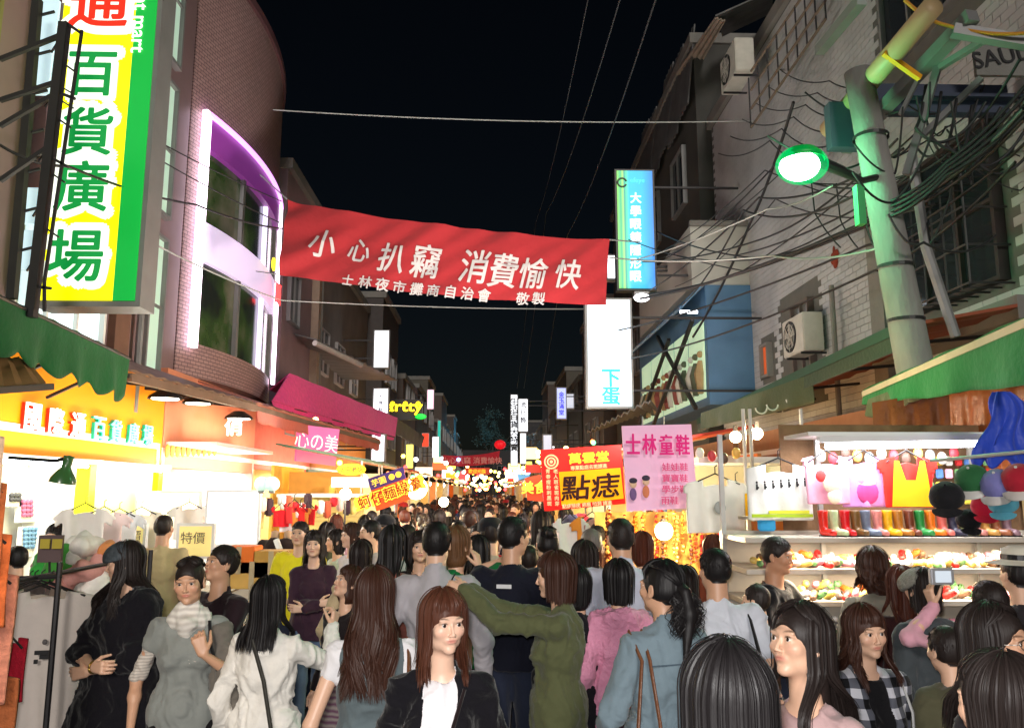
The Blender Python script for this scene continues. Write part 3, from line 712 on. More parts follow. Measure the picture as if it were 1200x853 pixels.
g = MB(); [g.tube([(cx+.04, cyy+dy, cz-.45), (cx+.04, cyy+dy*.9, cz-.05)], .015, 5) for dy in (-.16, -.05, .06, .16)]; g.tube([(cx+.04, cyy-.22, cz-.04), (cx+.04, cyy+.2, cz-.04)], .015, 5); put(g.build('neon_lines', glow('red_neon', (255, 60, 60), 3)), tw)
# building beyond: plain mauve then dark plaster with grille window
bB = building('dim mauve plaster house right after the round tower', 18.3, 21.6, 9.6, -1, mat('dim_mauve', (.24, .17, .19), rough=.85, noise=.3, nscale=1.5))
for z in (3.9, 6.6): put(window(None, (LX, 19.2, z), 1.0, 1.3, '+x'), bB)
g = MB(); g.box((LX, 21.3, 2.9), (LX+.2, 21.6, 9.4)); put(g.build('pilaster', mat('tan_tile', (.27, .2, .15))), bB)
bC = building('old dark house with grilled window and sloping sheet roof on the left', 21.6, 31, 8.9, -1, M_facade)
for y, z in ((22.8, 5.9), (25.3, 5.9), (28, 5.9), (22.8, 3.9), (26, 3.9)): w = window(None, (LX, y, z), 1.3, 1.3, '+x', M_glass, mat('pale_frame', (.38, .36, .36)), 1, 2); put(w, bC)
g = MB(); [g.box((LX, 24+i*.35, 3), (LX+.05, 24.2+i*.35, 4.7)) for i in range(16)]; o = g.build('cladding', mat('brown_board', (.15, .09, .05), noise=.4)); o['kind'] = 'stuff'; put(o, bC)
g = MB(); g.tube([(LX+.15, 21.8, 3), (LX+.15, 21.8, 8.5)], .06); put(g.build('drainpipe', M_conc), bC)
def slab(name, pts, th, m, parent=None, label=None, cat=None):
    """thin solid through a 4 point patch"""
    a, b, c, d = [Vector(p) for p in pts]; n = (b-a).cross(d-a).normalized()*th; g = MB(); g.raw([a, b, c, d, a+n, b+n, c+n, d+n], [(0, 3, 2, 1), (4, 5, 6, 7), (0, 1, 5, 4), (1, 2, 6, 5), (2, 3, 7, 6), (3, 0, 4, 7)])
    o = g.build(name, m, parent); return tag(o, label, cat) if label else o
M_eave = mat('rusty_sheet', (.16, .10, .07), rough=.6, metal=.1, noise=.5, nscale=3, bump=.3, bscale=8)
M_eaveP = mat('salmon_sheet', (.42, .16, .11), rough=.6, noise=.3, nscale=2)
M_mag = cloth('magenta_awning', (226, 56, 136), noise=.25); M_green = cloth('green_canvas', (12, 86, 42), noise=.35, nscale=4)
def sheet(name, near_in, near_out, far_out, far_in, m, parent=None, seam=6, th=.03, wave=0, wn=14):
    """roof sheet as a corrugated / pleated surface with thickness"""
    a, b, c, d = [Vector(p) for p in (near_in, near_out, far_out, far_in)]
    n = (b-a).cross(d-a).normalized(); nu, nv = 6, max(8, wn*2)
    def f(u, v, o=0):
        p = a*(1-u)*(1-v)+b*u*(1-v)+c*u*v+d*(1-u)*v; return p+n*(wave*math.sin(v*wn*math.pi)+o)
    g = MB(); g.grid(lambda u, v: f(u, v), nu, nv); g.grid(lambda u, v: f(u, v, th), nu, nv)
    k = (nu+1)*(nv+1)
    for j in range(nv):
        for i in (0, nu): p = j*(nu+1)+i; g.f.append((p, p+nu+1, p+nu+1+k, p+k))
    for i in range(nu):
        for j in (0, nv): p = j*(nu+1)+i; g.f.append((p, p+1, p+1+k, p+k))
    return g.build(name, m, parent)
def valance(name, a, b, drop_a, drop_b, m, parent=None, scallops=8, fold=.03, nu=72, nv=8, ragged=.06, seed=1):
    a, b = Vector(a), Vector(b); d = (b-a).normalized(); n = d.cross(Vector((0, 0, 1))); g = MB(); th = .008
    def f(u, v, o=0):
        p = a+(b-a)*u; dr = drop_a+(drop_b-drop_a)*u; dr += ragged*abs(math.sin(u*scallops*math.pi))-ragged
        return p+n*(fold*v*(math.sin(u*23+seed)+.5*math.sin(u*51+seed*2))+o)-Vector((0, 0, dr*v))
    g.grid(lambda u, v: f(u, v), nu, nv); g.grid(lambda u, v: f(u, v, th), nu, nv); k = (nu+1)*(nv+1)
    for i in range(nu): p = nv*(nu+1)+i; g.f.append((p, p+1, p+1+k, p+k))
    return g.build(name, m, parent, True)
def thing(name, label, cat, loc=(0, 0, 0), group=None): return empty(name, loc, 0, label, cat, group)
# ---- big yellow green sign
Ys = 8.0
ul, ur, lr_, ll = P(68, -40, Ys), P(188, -40, Ys), P(156, 352, Ys), P(43, 352, Ys)
sg = thing('sign', 'tall lit yellow and green vertical shop sign above the green awning', 'sign', (ll.x, Ys, ll.z))
W0, W1 = ll.x, lr_.x+.02; ZB, ZTt = ll.z, ul.z; DX = (ul.x-ll.x)
g = MB(); g.box((W0-.03, Ys, ZB-.06), (W1+.05, Ys+.35, ZTt+.05)); put(g.build('sign_case', M_grey), sg)
xg = W0+(W1-W0)*.775
M_ye = glow('yellow_lit_acrylic', (250, 246, 0), 1.25); M_gr = glow('green_lit_acrylic', (0, 158, 56), 1.0)
g = MB(); g.box((W0, Ys-.015, ZB), (xg, Ys-.004, ZTt)); put(g.build('yellow_face', M_ye), sg)
g = MB(); g.box((xg, Ys-.015, ZB), (W1, Ys-.004, ZTt)); put(g.build('green_face', M_gr), sg)
G_sgreen = glow('green_character', (0, 140, 60), .85); G_swhite = glow('white_outline', (244, 250, 236), 1.1); G_sred = glow('red_character', (235, 40, 20), 1.0)
def sign_char(ch, px, py, hpx, Y, m, mo, root, bold=.02, obold=.1, ws=1.0, name='character'):
    p = P(px, py, Y); h = hpx/FPX*Y
    if mo: o = lettering(ch, h*(1+.12), FACE_CAM((p.x, Y-.022, p.z)), mo, None, .003, obold, ws, 'character_outline'); put(o, root)
    o = lettering(ch, h, FACE_CAM((p.x, Y-.028, p.z)), m, None, .003, bold, ws, name); put(o, root); return o
sign_char('通', 118, 4, 66, Ys, G_sred, G_swhite, sg)
for ch, x, y, h in (('百', 109, 88, 56), ('貨', 104, 155, 60), ('廣', 97, 219, 62), ('場', 90, 300, 62)): sign_char(ch, x, y, h, Ys, G_sgreen, G_swhite, sg)
p = P(167, 10, Ys); o = lettering('Discount mart', .155, frameM((p.x, Ys-.025, p.z+.12), (0.0, 0, -1), (1, 0, 0)), G_swhite, None, .004, .012, 1.0); put(o, sg)
# ---- truss scaffold in front of it
tr = thing('steel_truss', 'dark lattice steel sign truss at the upper left edge', 'truss', P(50, 355, 6.4))
g = MB(); Yt = 6.4
g.beam(P(76, 28, Yt), P(36, 372, Yt), .075); put(g.build('mast', M_dark), tr)
for a, b in (((0, 70), (76, 40)), ((0, 118), (62, 98)), ((0, 148), (62, 112)), ((0, 212), (58, 172)), ((96, 36), (52, 330)), ((76, 26), (96, 40)), ((42, 336), (60, 338)), ((52, 330), (52, 365)), ((62, 186), (80, 196)), ((72, 110), (88, 116))):
    g = MB(); g.beam(P(a[0], a[1], Yt), P(b[0], b[1], Yt-.0), .035 if a[0] == 0 else .022); put(g.build('brace', M_dark), tr)
for i in range(9):
    g = MB(); y = 40+i*32; g.beam(P(74-i*3.6, y, Yt+.03), P((94 if i % 2 else 60)-i*3.6, y+(14 if i % 2 else 22), Yt+.03), .014); put(g.build('lattice_bar', M_dark), tr)
tr2 = thing('steel_truss', 'second dark frame post with cross rails at the left edge', 'truss', P(20, 355, 6.9))
g = MB(); g.beam(P(44, 0, 6.9), P(14, 350, 6.9), .07); put(g.build('mast', M_dark), tr2)
for i in range(7): g = MB(); y = 20+i*46; g.beam(P(40-i*4.2, y, 6.93), P(64-i*4.2, y-6, 6.93), .02); put(g.build('rung', M_dark), tr2)
# lit shop window strips behind the truss
for k, (x, y0, y1) in enumerate(((52, 0, 60), (45, 60, 110), (32, 220, 262), (28, 270, 316))):
    g = MB(); p = P(x, y1, 7.15); q = P(x, y0, 7.15); g.box((p.x-.07, 7.15, p.z), (p.x+.09, 7.19, q.z)); o = g.build('lit_window_strip', glow('pale_blue_glow', (190, 216, 226), .9)); put(o, b0)
# ---- green valance awning
ga = thing('awning', 'dark green canvas awning with ragged edge above the yellow shop', 'awning', (-3.9, 7.3, 3.4))
a, b = P(-60, 322, 5.3), P(151, 421, 8.7)
put(valance('valance', a, b, .42, .50, M_green, scallops=7, ragged=.10), ga)
put(sheet('canvas_roof', (LX+.15, a.y, a.z-.05), a, b, (LX+.15, b.y, b.z-.05), M_green, wave=.01), ga)
g = MB(); g.tube([a+Vector((0, 0, .01)), b+Vector((0, 0, .01))], .02); put(g.build('pole', M_dark), ga)
for k in range(4): g = MB(); q = a.lerp(b, .1+k*.28); g.beam(q-Vector((0, 0, .08)), (LX+.2, q.y, q.z-.45), .03); put(g.build('bracket', M_dark), ga)
# small brown awning tip at left edge
ba = thing('awning', 'small brown striped awning corner at the left edge under the green canvas', 'awning', P(20, 445, 5.6))
put(sheet('canvas', P(-30, 415, 6.2), P(-40, 462, 5.4), P(52, 452, 6.4), P(30, 425, 6.6), mat('brown_stripe', (.22, .11, .04)), wave=.012, wn=8), ba)
g = MB(); g.beam(P(-40, 460, 5.38), P(60, 453, 6.4), .05); put(g.build('frame', M_dark), ba)
# ---- eaves roofs on the left
er = thing('sheet_roof', 'long salmon and brown sheet roof over the left shopfronts', 'roof', (-4.3, 12, 3.3))
E1, E2, E3 = P(152, 436, 9.2), P(300, 474, 12.8), P(445, 516, 20.5)
put(sheet('roof_sheet', (LX, 8.9, E1.z+.35), E1, E2, (LX, 12.9, E2.z+.35), M_eave, wave=.012, wn=22), er)
put(sheet('roof_sheet', (LX, 12.95, E2.z+.42), E2, E3, (LX, 20.5, E3.z+.5), M_eaveP, wave=.012, wn=30), er)
put(valance('valance', E2, E3, .30, .28, cloth('coral_valance', (190, 92, 70)), ragged=.03, scallops=14), er); g = MB(); g.beam(E1-Vector((0, 0, .06)), E2-Vector((0, 0, .06)), .07, .10); g.beam(E2-Vector((0, 0, .06)), E3-Vector((0, 0, .06)), .06, .08); put(g.build('gutter', M_eave), er)
for k in range(7): g = MB(); q = E1.lerp(E2, k/6); g.beam(q-Vector((0, 0, .05)), (LX, q.y, q.z+.05), .04); put(g.build('rafter', M_dark), er)
mg = thing('awning', 'bright magenta pitched awning halfway down the left side', 'awning', P(390, 470, 18))
put(sheet('canvas', P(338, 438, 16.4), P(318, 470, 15.0), P(462, 512, 23.4), P(465, 490, 24.3), M_mag, wave=.01, wn=10), mg)
put(sheet('canvas', P(338, 438, 16.4), P(316, 456, 17.0), P(455, 497, 24.8), P(465, 490, 24.3), M_mag, wave=.01, wn=10), mg)
put(valance('valance', P(318, 470, 15.0), P(462, 512, 23.4), .12, .12, M_mag, ragged=.03), mg); g = MB(); g.beam(P(318, 471, 15.05), P(462, 512, 23.45), .05); put(g.build('front_rail', M_dark), mg)
sr = thing('sheet_roof', 'grey sheet canopy jutting from the old dark house', 'roof', P(400, 420, 20))
put(sheet('roof_sheet', (LX, 19.5, P(345, 392, 19).z+.1), P(371, 399, 18.8), P(466, 446, 25), (LX, 26, P(466, 440, 25).z), M_grey, wave=.02, wn=24), sr)
g = MB(); g.tube([P(369, 402, 18.8), P(423, 428, 21.4)], .07); put(g.build('gutter', mat('pale_gutter', (.5, .48, .45))), sr)
gr2 = thing('awning', 'dull grey awning beyond the magenta one', 'awning', P(475, 515, 26)); put(sheet('canvas', P(463, 490, 27), P(462, 508, 24), P(493, 525, 30), P(497, 512, 33), mat('dull_canvas', (.16, .14, .12)), wave=.01), gr2)
# ================= ground floor shops (left)
M_yfas = mat('orange_yellow_board', srgb(250, 150, 0), rough=.5, noise=.06, nscale=2)
M_wwall = mat('shop_white', (.78, .78, .76), rough=.6, noise=.08)
M_salmon = mat('salmon_board', srgb(214, 138, 104), rough=.6, noise=.1)
def tube_light(y0, y1, x, z, root=None, e=9, label=None, r=.022, power=0):
    g = MB(); g.tube([(x, y0, z), (x, y1, z)], r, 8); t = g.build('tube', glow('tube_%g' % e, (240, 248, 255), e))
    h = MB(); h.box((x-.04, y0-.03, z+r+.002), (x+.04, y1+.03, z+r+.045)); c = h.build('fitting', M_white)
    rt = thing('tube_lamp', label or 'fluorescent tube', 'lamp', (x, (y0+y1)/2, z)); put(t, rt); put(c, rt); return rt
def area(loc, size, power, col, rot, name='lamp_light', sy=None):
    l = bpy.data.lights.new(name, 'AREA'); l.shape = 'RECTANGLE'; l.size = size; l.size_y = sy or size; l.energy = power; l.color = col; o = bpy.data.objects.new(name, l); COL.objects.link(o); o.location = loc; o.rotation_euler = rot; return o
def point(loc, power, col, r=.06, name='bulb_or_added_light'):
    l = bpy.data.lights.new(name, 'POINT'); l.energy = power; l.color = col; l.shadow_soft_size = r; o = bpy.data.objects.new(name, l); COL.objects.link(o); o.location = loc; return o
def shop_room(label, x, y0, y1, side, zt, depth, mw, mfl=None):
    r = thing('shop', label, 'shop', (x, (y0+y1)/2, 0)); s = side; xb = x+s*depth
    g = MB(); g.box((min(xb, xb+s*.1), y0, .12), (max(xb, xb+s*.1), y1, zt)); put(g.build('back_wall', mw), r)
    for yy in (y0, y1-.08): g = MB(); g.box((min(x, xb), yy, .12), (max(x, xb), yy+.08, zt)); put(g.build('side_wall', mw), r)
    g = MB(); g.box((min(x, xb), y0, zt), (max(x, xb), y1, zt+.08)); put(g.build('ceiling', M_wwall), r)
    g = MB(); g.box((min(x, xb), y0+.081, .12), (max(x, xb), y1-.081, .15)); put(g.build('shop_floor', M_pave), r); return r
s1 = shop_room('bright yellow fronted bargain shop with glowing white interior', -4.75, 6.4, 11.6, -1, 2.55, 1.8, M_wwall)
g = MB(); g.box((-4.95, 6.3, 2.32), (-4.76, 11.68, 3.55)); put(g.build('fascia', M_yfas), s1)
for y in (6.3, 9.55, 11.5): g = MB(); g.box((-4.86, y, .12), (-4.70, y+.16, 2.32)); put(g.build('pillar', mat('lime_yellow', srgb(235, 240, 0), rough=.5)), s1)
g = MB(); g.box((-4.8, 9.72, 1.5), (-4.77, 11.48, 2.3)); put(g.build('panel', glow('lemon_lit_panel', (250, 252, 150), .8)), s1)
g = MB(); g.box((-4.78, 6.3, 2.27), (-4.60, 11.68, 2.318)); put(g.build('light_shelf', M_white), s1)
for k, (ch, x, y, h) in enumerate((('國', 35, 488, 32), ('際', 63, 493, 30), ('通', 89, 498, 28), ('百', 113.5, 502, 25), ('貨', 133.5, 505, 23), ('廣', 154, 508, 22), ('場', 171, 510, 21))):
    p = PX(x, y, -4.74); hh = .27
    o = lettering(ch, hh, frameM((-4.752, p.y, p.z), (0, 1, 0), (0, 0, 1)), glow('shop_letter_red', (230, 40, 20), .7) if k < 3 else glow('shop_letter_green', (0, 150, 110), .7), None, .035, 0, 1.05, 'character_side'); put(o, s1)
    o = lettering(ch, hh, frameM((-4.712, p.y, p.z), (0, 1, 0), (0, 0, 1)), glow('letter_white', (250, 250, 245), 1.0) if k < 3 else glow('letter_cyan', (130, 236, 240), .9), None, .012, .010, 1.05, 'character'); put(o, s1)
tube_light(6.6, 9.3, -4.62, 2.24, label='long fluorescent tube under the yellow shop board, near half', e=14)
tube_light(9.7, 11.4, -4.62, 2.24, label='fluorescent tube under the yellow shop board, far half', e=14)
area((-5.6, 8.0, 2.5), 1.4, 110, (.95, .98, 1), (0, 0, 0), sy=2.6); area((-5.6, 10.6, 2.5), 1.2, 70, (1, .96, .8), (0, 0, 0), sy=1.4)
area((-4.25, 9, 2.1), .15, 85, (1, .93, .7), (0, math.radians(125), 0), sy=5); area((-3.5, 11, 2.7), .4, 260, (1, .93, .85), (0, math.radians(-125), 0), 'wall_fill_light', sy=5)  # last light is an unseen lamp added to brighten the right wall
# wall of tiny goods on the far wall: perforated display boards
dm = mat('dark_trinket', (.06, .06, .07), noise=.3); pm = mat('pink_trinket', (.5, .12, .25))
for k, (x0, y0, nx, ny, mm) in enumerate(((55, 588, 7, 4, dm), (28, 588, 3, 4, pm), (14, 580, 3, 2, dm), (30, 620, 8, 5, mat('blue_trinket', (.15, .3, .5))), (50, 640, 6, 3, dm))):
    bd = thing('display_board', ['white pegboard of dark charms inside the yellow shop', 'strip of pink charms on the shop back wall', 'two short rows of dark trinkets at the shop edge', 'board of pale blue trinkets low on the shop wall', 'lowest board of dark charms in the yellow shop'][k], 'display', (0, 0, 0)); b_ = MB(); c0 = PX(x0-3, y0-3, -6.35); c1 = PX(x0+nx*4.2+3, y0+ny*5+3, -6.35)
    g = MB(); g.box((-6.42, c0.y, c1.z), (-6.37, c1.y, c0.z)); put(g.build('board', M_wwall), bd)
    for i in range(nx):
        for j in range(ny): q = PX(x0+i*4.2, y0+j*5, -6.35); g = MB(); g.sphere(q, (.03, .05, .035), 6, 4); put(g.build('charm', mm), bd)
# clamp lamp (green)
cl = thing('clip_lamp', 'green metal shaded clip lamp pointing down in front of the yellow shop', 'lamp', P(75, 560, 5.4)); c = P(78, 548, 5.4)
M = Matrix.Translation(P(73, 566, 5.4)) @ Matrix.Rotation(math.radians(10), 4, 'Y'); g = MB(); g.lathe([(.085, 0), (.08, .03), (.055, .07), (.032, .10), (.03, .15), (.034, .18), (.0, .185)], 18, M); put(g.build('lamp_shade', mat('green_enamel', srgb(60, 104, 56), rough=.3, coat=.4), None, True), cl)
g = MB(); g.tube([P(80, 536, 5.4), P(66, 540, 5.4), P(10, 536, 5.2)], .012); put(g.build('arm', M_dark), cl)
# second shop, salmon
s2 = shop_room('salmon fronted shop with a glaring white interior next to the yellow shop', -4.75, 11.7, 16.2, -1, 2.5, 1.6, M_wwall)
g = MB(); g.box((-4.95, 11.72, 2.3), (-4.76, 16.2, 3.75)); put(g.build('fascia', M_salmon), s2)
g = MB(); g.box((-4.75, 11.8, 2.62), (-4.0, 14.8, 2.67)); put(g.build('light_shelf', M_white), s2)
for i in range(10): g = MB(); q = PX(196+i*6.2, 528, -4.7); g.sphere(q, (.03, .06, .10), 8, 6); put(g.build('ornament', mat('amber_ornament', srgb(240, 150, 60), emit=.25, ecol=srgb(240, 150, 60)[:3])), s2)
area((-5.5, 14, 2.45), 1.2, 150, (1, .95, .82), (0, 0, 0), sy=4); area((-4.35, 13.4, 2.75), .3, 30, (1, .85, .6), (math.radians(180), 0, 0), sy=2); area((-4.2, 13.6, 2.3), .15, 60, (1, .9, .8), (0, math.radians(125), 0), sy=4)
# lit counters / light walls of the stalls
def light_box(px0, py0, px1, py1, Y, label, m, frame=M_white, Yd=.06, nm='light_box'):
    a, b = P(px0, py1, Y), P(px1, py0, Y); r = thing(nm, label, 'light box', (a.x, Y, a.z)); g = MB(); g.box((a.x, Y, a.z), (b.x, Y+Yd, b.z)); put(g.build('case', frame), r)
    g = MB(); g.box((a.x+.03, Y-.006, a.z+.03), (b.x-.03, Y-.001, b.z-.03)); put(g.build('face', m), r); return r
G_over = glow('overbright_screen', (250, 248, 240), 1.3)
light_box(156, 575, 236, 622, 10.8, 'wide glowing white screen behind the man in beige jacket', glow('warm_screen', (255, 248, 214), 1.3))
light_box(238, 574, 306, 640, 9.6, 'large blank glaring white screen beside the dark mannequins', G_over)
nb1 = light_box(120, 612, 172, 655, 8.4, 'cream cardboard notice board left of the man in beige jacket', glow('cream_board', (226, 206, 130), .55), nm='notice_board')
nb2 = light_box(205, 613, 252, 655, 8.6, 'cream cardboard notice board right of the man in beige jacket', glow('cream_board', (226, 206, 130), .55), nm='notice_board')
for nb, x, y, t, Y in ((nb1, 143, 628, '不二價', 8.38), (nb2, 226, 630, '特價', 8.58)): put(lettering(t, .12, FACE_CAM(P(x, y, Y)), mat('marker_ink', (.12, .10, .06)), None, .002, 0), nb)
# soffit lamps under the eaves
for k, (x, y, Y) in enumerate(((194, 464, 10.4), (232, 470, 11.6), (280, 488, 12.6))):
    r = thing('soffit_lamp', ['black hooded lamp nearest the camera under the left eaves', 'black hooded lamp in the middle under the left eaves', 'black hooded lamp farthest under the left eaves'][k], 'lamp', P(x, y, Y)); c = P(x, y, Y)
    g = MB(); g.lathe([(.22, -.04), (.2, 0), (.08, .08), (.0, .085)], 16, Matrix.Translation(c)); put(g.build('lamp_shade', M_black), r)
    g = MB(); g.lathe([(.0, -.045), (.17, -.045), (.17, -.03)], 16, Matrix.Translation(c)); put(g.build('lens', glow('warm_lens', (255, 240, 220), 6 if k != 1 else .3)), r)
sgm = thing('shop_sign', 'small white lit calligraphy character plaque on salmon shop wall', 'sign', P(274, 500, 11.8)); c = P(274, 500, 11.8)
o = lettering('俏', .25, FACE_CAM(c), glow('soft_white', (255, 246, 232), 2), None, .03, .02); put(o, sgm)
# pink sign and third/fourth stalls
pk = thing('shop_sign', 'pink lit sign board with pale brush characters under the magenta awning', 'sign', P(372, 520, 15)); Yp = 15.0
a, b, c, d = P(347, 540, Yp), P(393, 546, Yp+.8), P(398, 503, Yp+.8), P(350, 497, Yp); put(slab('board', (a, b, c, d), -.05, glow('pink_board', (214, 100, 150), .75)), pk)
mid = (a+b+c+d)/4; lx = (b-a); 
o = lettering('心の美', .34, frameM(mid+Vector((.0, -.09, .06)), lx, (0, 0, 1)), glow('cream_letter', (255, 226, 214), 1), None, .004, 0); put(o, pk)
for (ya, yb, cf, lb) in ((16.3, 21.4, (206, 96, 80), 'coral fronted shop under the magenta awning'), (21.6, 30.8, (200, 130, 60), 'amber lit shop row under the grey canopy')):
    sX = shop_room(lb, -4.8, ya, yb, -1, 2.5, 1.4, mat('warm_wall', srgb(240, 214, 160))); g = MB(); g.box((-4.97, ya+.02, 2.4), (-4.81, yb, 3.7)); put(g.build('fascia', mat('fascia_%d' % ya, srgb(*cf))), sX); area((-5.4, (ya+yb)/2, 2.42), 1, 200, (1, .86, .6), (0, 0, 0), sy=yb-ya-.5); area((-4.3, (ya+yb)/2, 2.3), .15, 60, (1, .8, .6), (0, math.radians(125), 0), sy=yb-ya-1)
s3 = thing('stall', 'yellow lit slatted stall wall with bare bulb left of the tilted sign', 'stall', P(385, 620, 12)); 
g = MB(); a_, b_ = P(342, 640, 13), P(424, 586, 13); M_sl = mat('cream_slat', srgb(240, 214, 130), rough=.6)
nsl = 11
for i in range(nsl): z = a_.z+(b_.z-a_.z)*i/nsl; g = MB(); g.box((a_.x, 13, z), (b_.x, 13.03, z+(b_.z-a_.z)/nsl*.86)); put(g.build('slat', M_sl), s3)
g = MB(); g.box((a_.x-.03, 13.031, .12), (b_.x+.03, 13.08, b_.z+.1)); put(g.build('backing', M_sl), s3)
g = MB(); c0, c1 = P(336, 582, 12.6), P(466, 575, 12.6); g.box((c0.x, 12.0, c0.z), (c1.x-.5, 12.95, c0.z+.05)); put(g.build('roof_panel', M_wwall), s3)
g = MB(); a_, b_ = P(338, 578, 14.5), P(425, 553, 14.5); g.box((a_.x, 14.5, a_.z), (b_.x, 14.6, b_.z)); put(g.build('fascia', mat('amber_board', srgb(214, 150, 60))), s3)
bl = thing('bare_bulb', 'glaring bare bulb on a stand above the slatted yellow stall', 'lamp', P(405, 580, 10.5)); c = P(405, 579, 10.5)
g = MB(); g.sphere(c, .075); put(g.build('bulb', glow('hot_bulb2', (255, 244, 200), 60)), bl); g = MB(); g.tube([c-Vector((0, 0, .06)), (c.x, c.y, .9)], .012); put(g.build('stand', M_dark), bl)
point(c+Vector((.0, -.15, .0)), 55, (1, .86, .55))
def oval_sign():
    r = thing('shop_sign', 'small oval yellow sign above the slatted stall', 'sign', P(412, 550, 14)); c = P(412, 550, 14)
    g = MB(); g.lathe([(0, 0), (.25, 0), (.25, .04), (0, .04)], 24, Matrix.Translation(c)@Matrix.Rotation(math.pi/2, 4, 'X')@Matrix.Diagonal((1, .4, 1, 1))); put(g.build('board', glow('oval_yellow', (244, 210, 20), 1)), r)
    o = lettering('正宗老店', .10, FACE_CAM(c+Vector((0, -.05, 0))), M_black, None, .004, .01); put(o, r)
oval_sign()
light_box(388, 559, 432, 571, 12.4, 'long white lamp panel beside the tilted orange sign', glow('lampwhite', (240, 246, 255), 1.8))
# tilted purple/orange sign
ts = thing('banner_sign', 'tilted purple and orange food sign leaning out over the crowd', 'sign', P(456, 575, 9.0)); Yq = 9.0
A, B, C, D = P(441, 599, Yq), P(480, 585, Yq), P(473, 547, Yq), P(431, 561, Yq)
def lerpq(u, v): return (A*(1-u)+B*u)*(1-v)+(D*(1-u)+C*u)*v
def strip(v0, v1, m, nm, off=0):
    q = [lerpq(0, v0), lerpq(1, v0), lerpq(1, v1), lerpq(0, v1)]; q = [Vector(p)+Vector((0, -off, 0)) for p in q]; return slab(nm, q, -.02, m)
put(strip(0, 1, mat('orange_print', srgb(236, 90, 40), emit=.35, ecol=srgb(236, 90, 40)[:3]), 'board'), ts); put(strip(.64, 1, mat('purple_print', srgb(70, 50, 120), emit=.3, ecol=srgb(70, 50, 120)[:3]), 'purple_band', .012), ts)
lx = B-A; up = D-A
o = lettering('蚵仔麵線羹', .15, frameM(lerpq(.5, .38)+Vector((0, -.05, 0)), lx, up), glow('yellow_edge', (255, 214, 60), 1), None, .002, .05, 1, 'character_outline'); put(o, ts)
o = lettering('蚵仔麵線羹', .135, frameM(lerpq(.5, .38)+Vector((0, -.056, 0)), lx, up), mat('red_print', srgb(190, 20, 10)), None, .002, .01); put(o, ts)
o = lettering('芋圓 ●●', .08, frameM(lerpq(.5, .82)+Vector((0, -.05, 0)), lx, up), glow('yellow_edge', (255, 214, 60), 1), None, .002, .01); put(o, ts)
# ================= RIGHT SIDE
bR = building('white tiled old building behind the concrete pole on the right', 6.2, 17.2, 10.2, 1, M_grout, x=5.06, z0=2.6)
# tiles laid on the wall
tw_, th_ = .235, .098
tm = MB(); tm.box((0, 0, 0), (.012, tw_-.008, th_-.008)); base = None
def tile_ok(y, z):
    for (ya, yb, za, zb) in ((7.3, 9.5, 3.95, 5.75), (11.9, 13.4, 3.4, 5.2), (13.9, 14.5, 3.9, 4.7), (7.3, 9.4, 7, 9)):
        if y+tw_ > ya and y < yb and z+th_ > za and z < zb: return False
    return True
near = []; far = MB(); r = 0; z = 2.62
while z < 10.1:
    y = 6.22+(r % 2)*tw_/2
    while y < 17.0:
        if tile_ok(y, z):
            if y < 9.2 and 3.6 < z < 6.6: near.append((y, z))
            else: far.raw([(5.06, y, z), (5.06, y+tw_-.008, z), (5.06, y+tw_-.008, z+th_-.008), (5.06, y, z+th_-.008), (5.05, y, z), (5.05, y+tw_-.008, z), (5.05, y+tw_-.008, z+th_-.008), (5.05, y, z+th_-.008)], [(4, 5, 6, 7), (0, 1, 5, 4), (1, 2, 6, 5), (2, 3, 7, 6), (3, 0, 4, 7)])
        y += tw_
    z += th_; r += 1
fo_ = far.build('tile_field', M_tile); fo_['kind'] = 'stuff'; put(fo_, bR)
near.sort(key=lambda t: t[0]); rest = MB()
for i, (y, z) in enumerate(near):
    if i < 280:
        if base is None: base = tm.build('tile', M_tile); o = base
        else: o = link('tile', base.data)
        put(o, bR); o.location = (5.048, y, z)
    else: rest.box((5.048, y, z), (5.06, y+tw_-.008, z+th_-.008))
o = rest.build('tile_rest', M_tile); o['kind'] = 'stuff'; put(o, bR)
w = window(None, (5.05, 12.45, 4.25), .75, 1.45, '-x', mat('dull_glass', (.10, .10, .09), rough=.2), mat('brown_frame', (.10, .08, .07)), 1); put(w, bR)
w = window(None, (5.05, 14.2, 4.3), .42, .62, '-x', mat('amber_pane', srgb(200, 90, 40), emit=.3, ecol=srgb(200, 90, 40)[:3]), M_conc, 0); put(w, bR)
w = window(None, (5.05, 8.4, 4.85), 2.0, 1.7, '-x', M_glass, mat('black_frame', (.03, .02, .02)), 2, 1); put(w, bR)
w = window(None, (5.05, 8.35, 8.0), 1.9, 1.6, '-x', M_glass, M_grey, 2, 0); put(w, bR)
for (y0, y1, z0, z1, nn) in ((7.35, 8.5, 3.95, 5.1, 7),):
    gg = thing('window_grille', 'steel burglar grille boxed over the dark window behind the pole', 'grille', (5.0, (y0+y1)/2, z0)); xo = 4.62
    for i in range(nn): y = y0+(y1-y0)*i/(nn-1); g = MB(); g.tube([(5.05, y, z0), (xo, y, z0), (xo, y, z1), (5.05, y, z1)], .011, 5); put(g.build('bar', M_dark), gg)
    for i in range(4): zz = z0+(z1-z0)*i/3; g = MB(); g.tube([(5.05, y0, zz), (xo-.012, y0, zz), (xo-.012, y1, zz), (5.05, y1, zz)], .012, 5); put(g.build('rail', M_dark), gg)
g = MB(); g.box((4.75, 6.9, 3.5), (5.06, 9.7, 3.72)); put(g.build('ledge', M_conc), bR)
g = MB(); g.box((4.90, 9.6, 2.7), (5.06, 9.95, 6.4)); put(g.build('pilaster', M_conc), bR)
g = MB(); g.tube([(4.92, 11.1, 3), (4.92, 11.1, 4.9)], .04); put(g.build('vent_pipe', M_conc), bR)
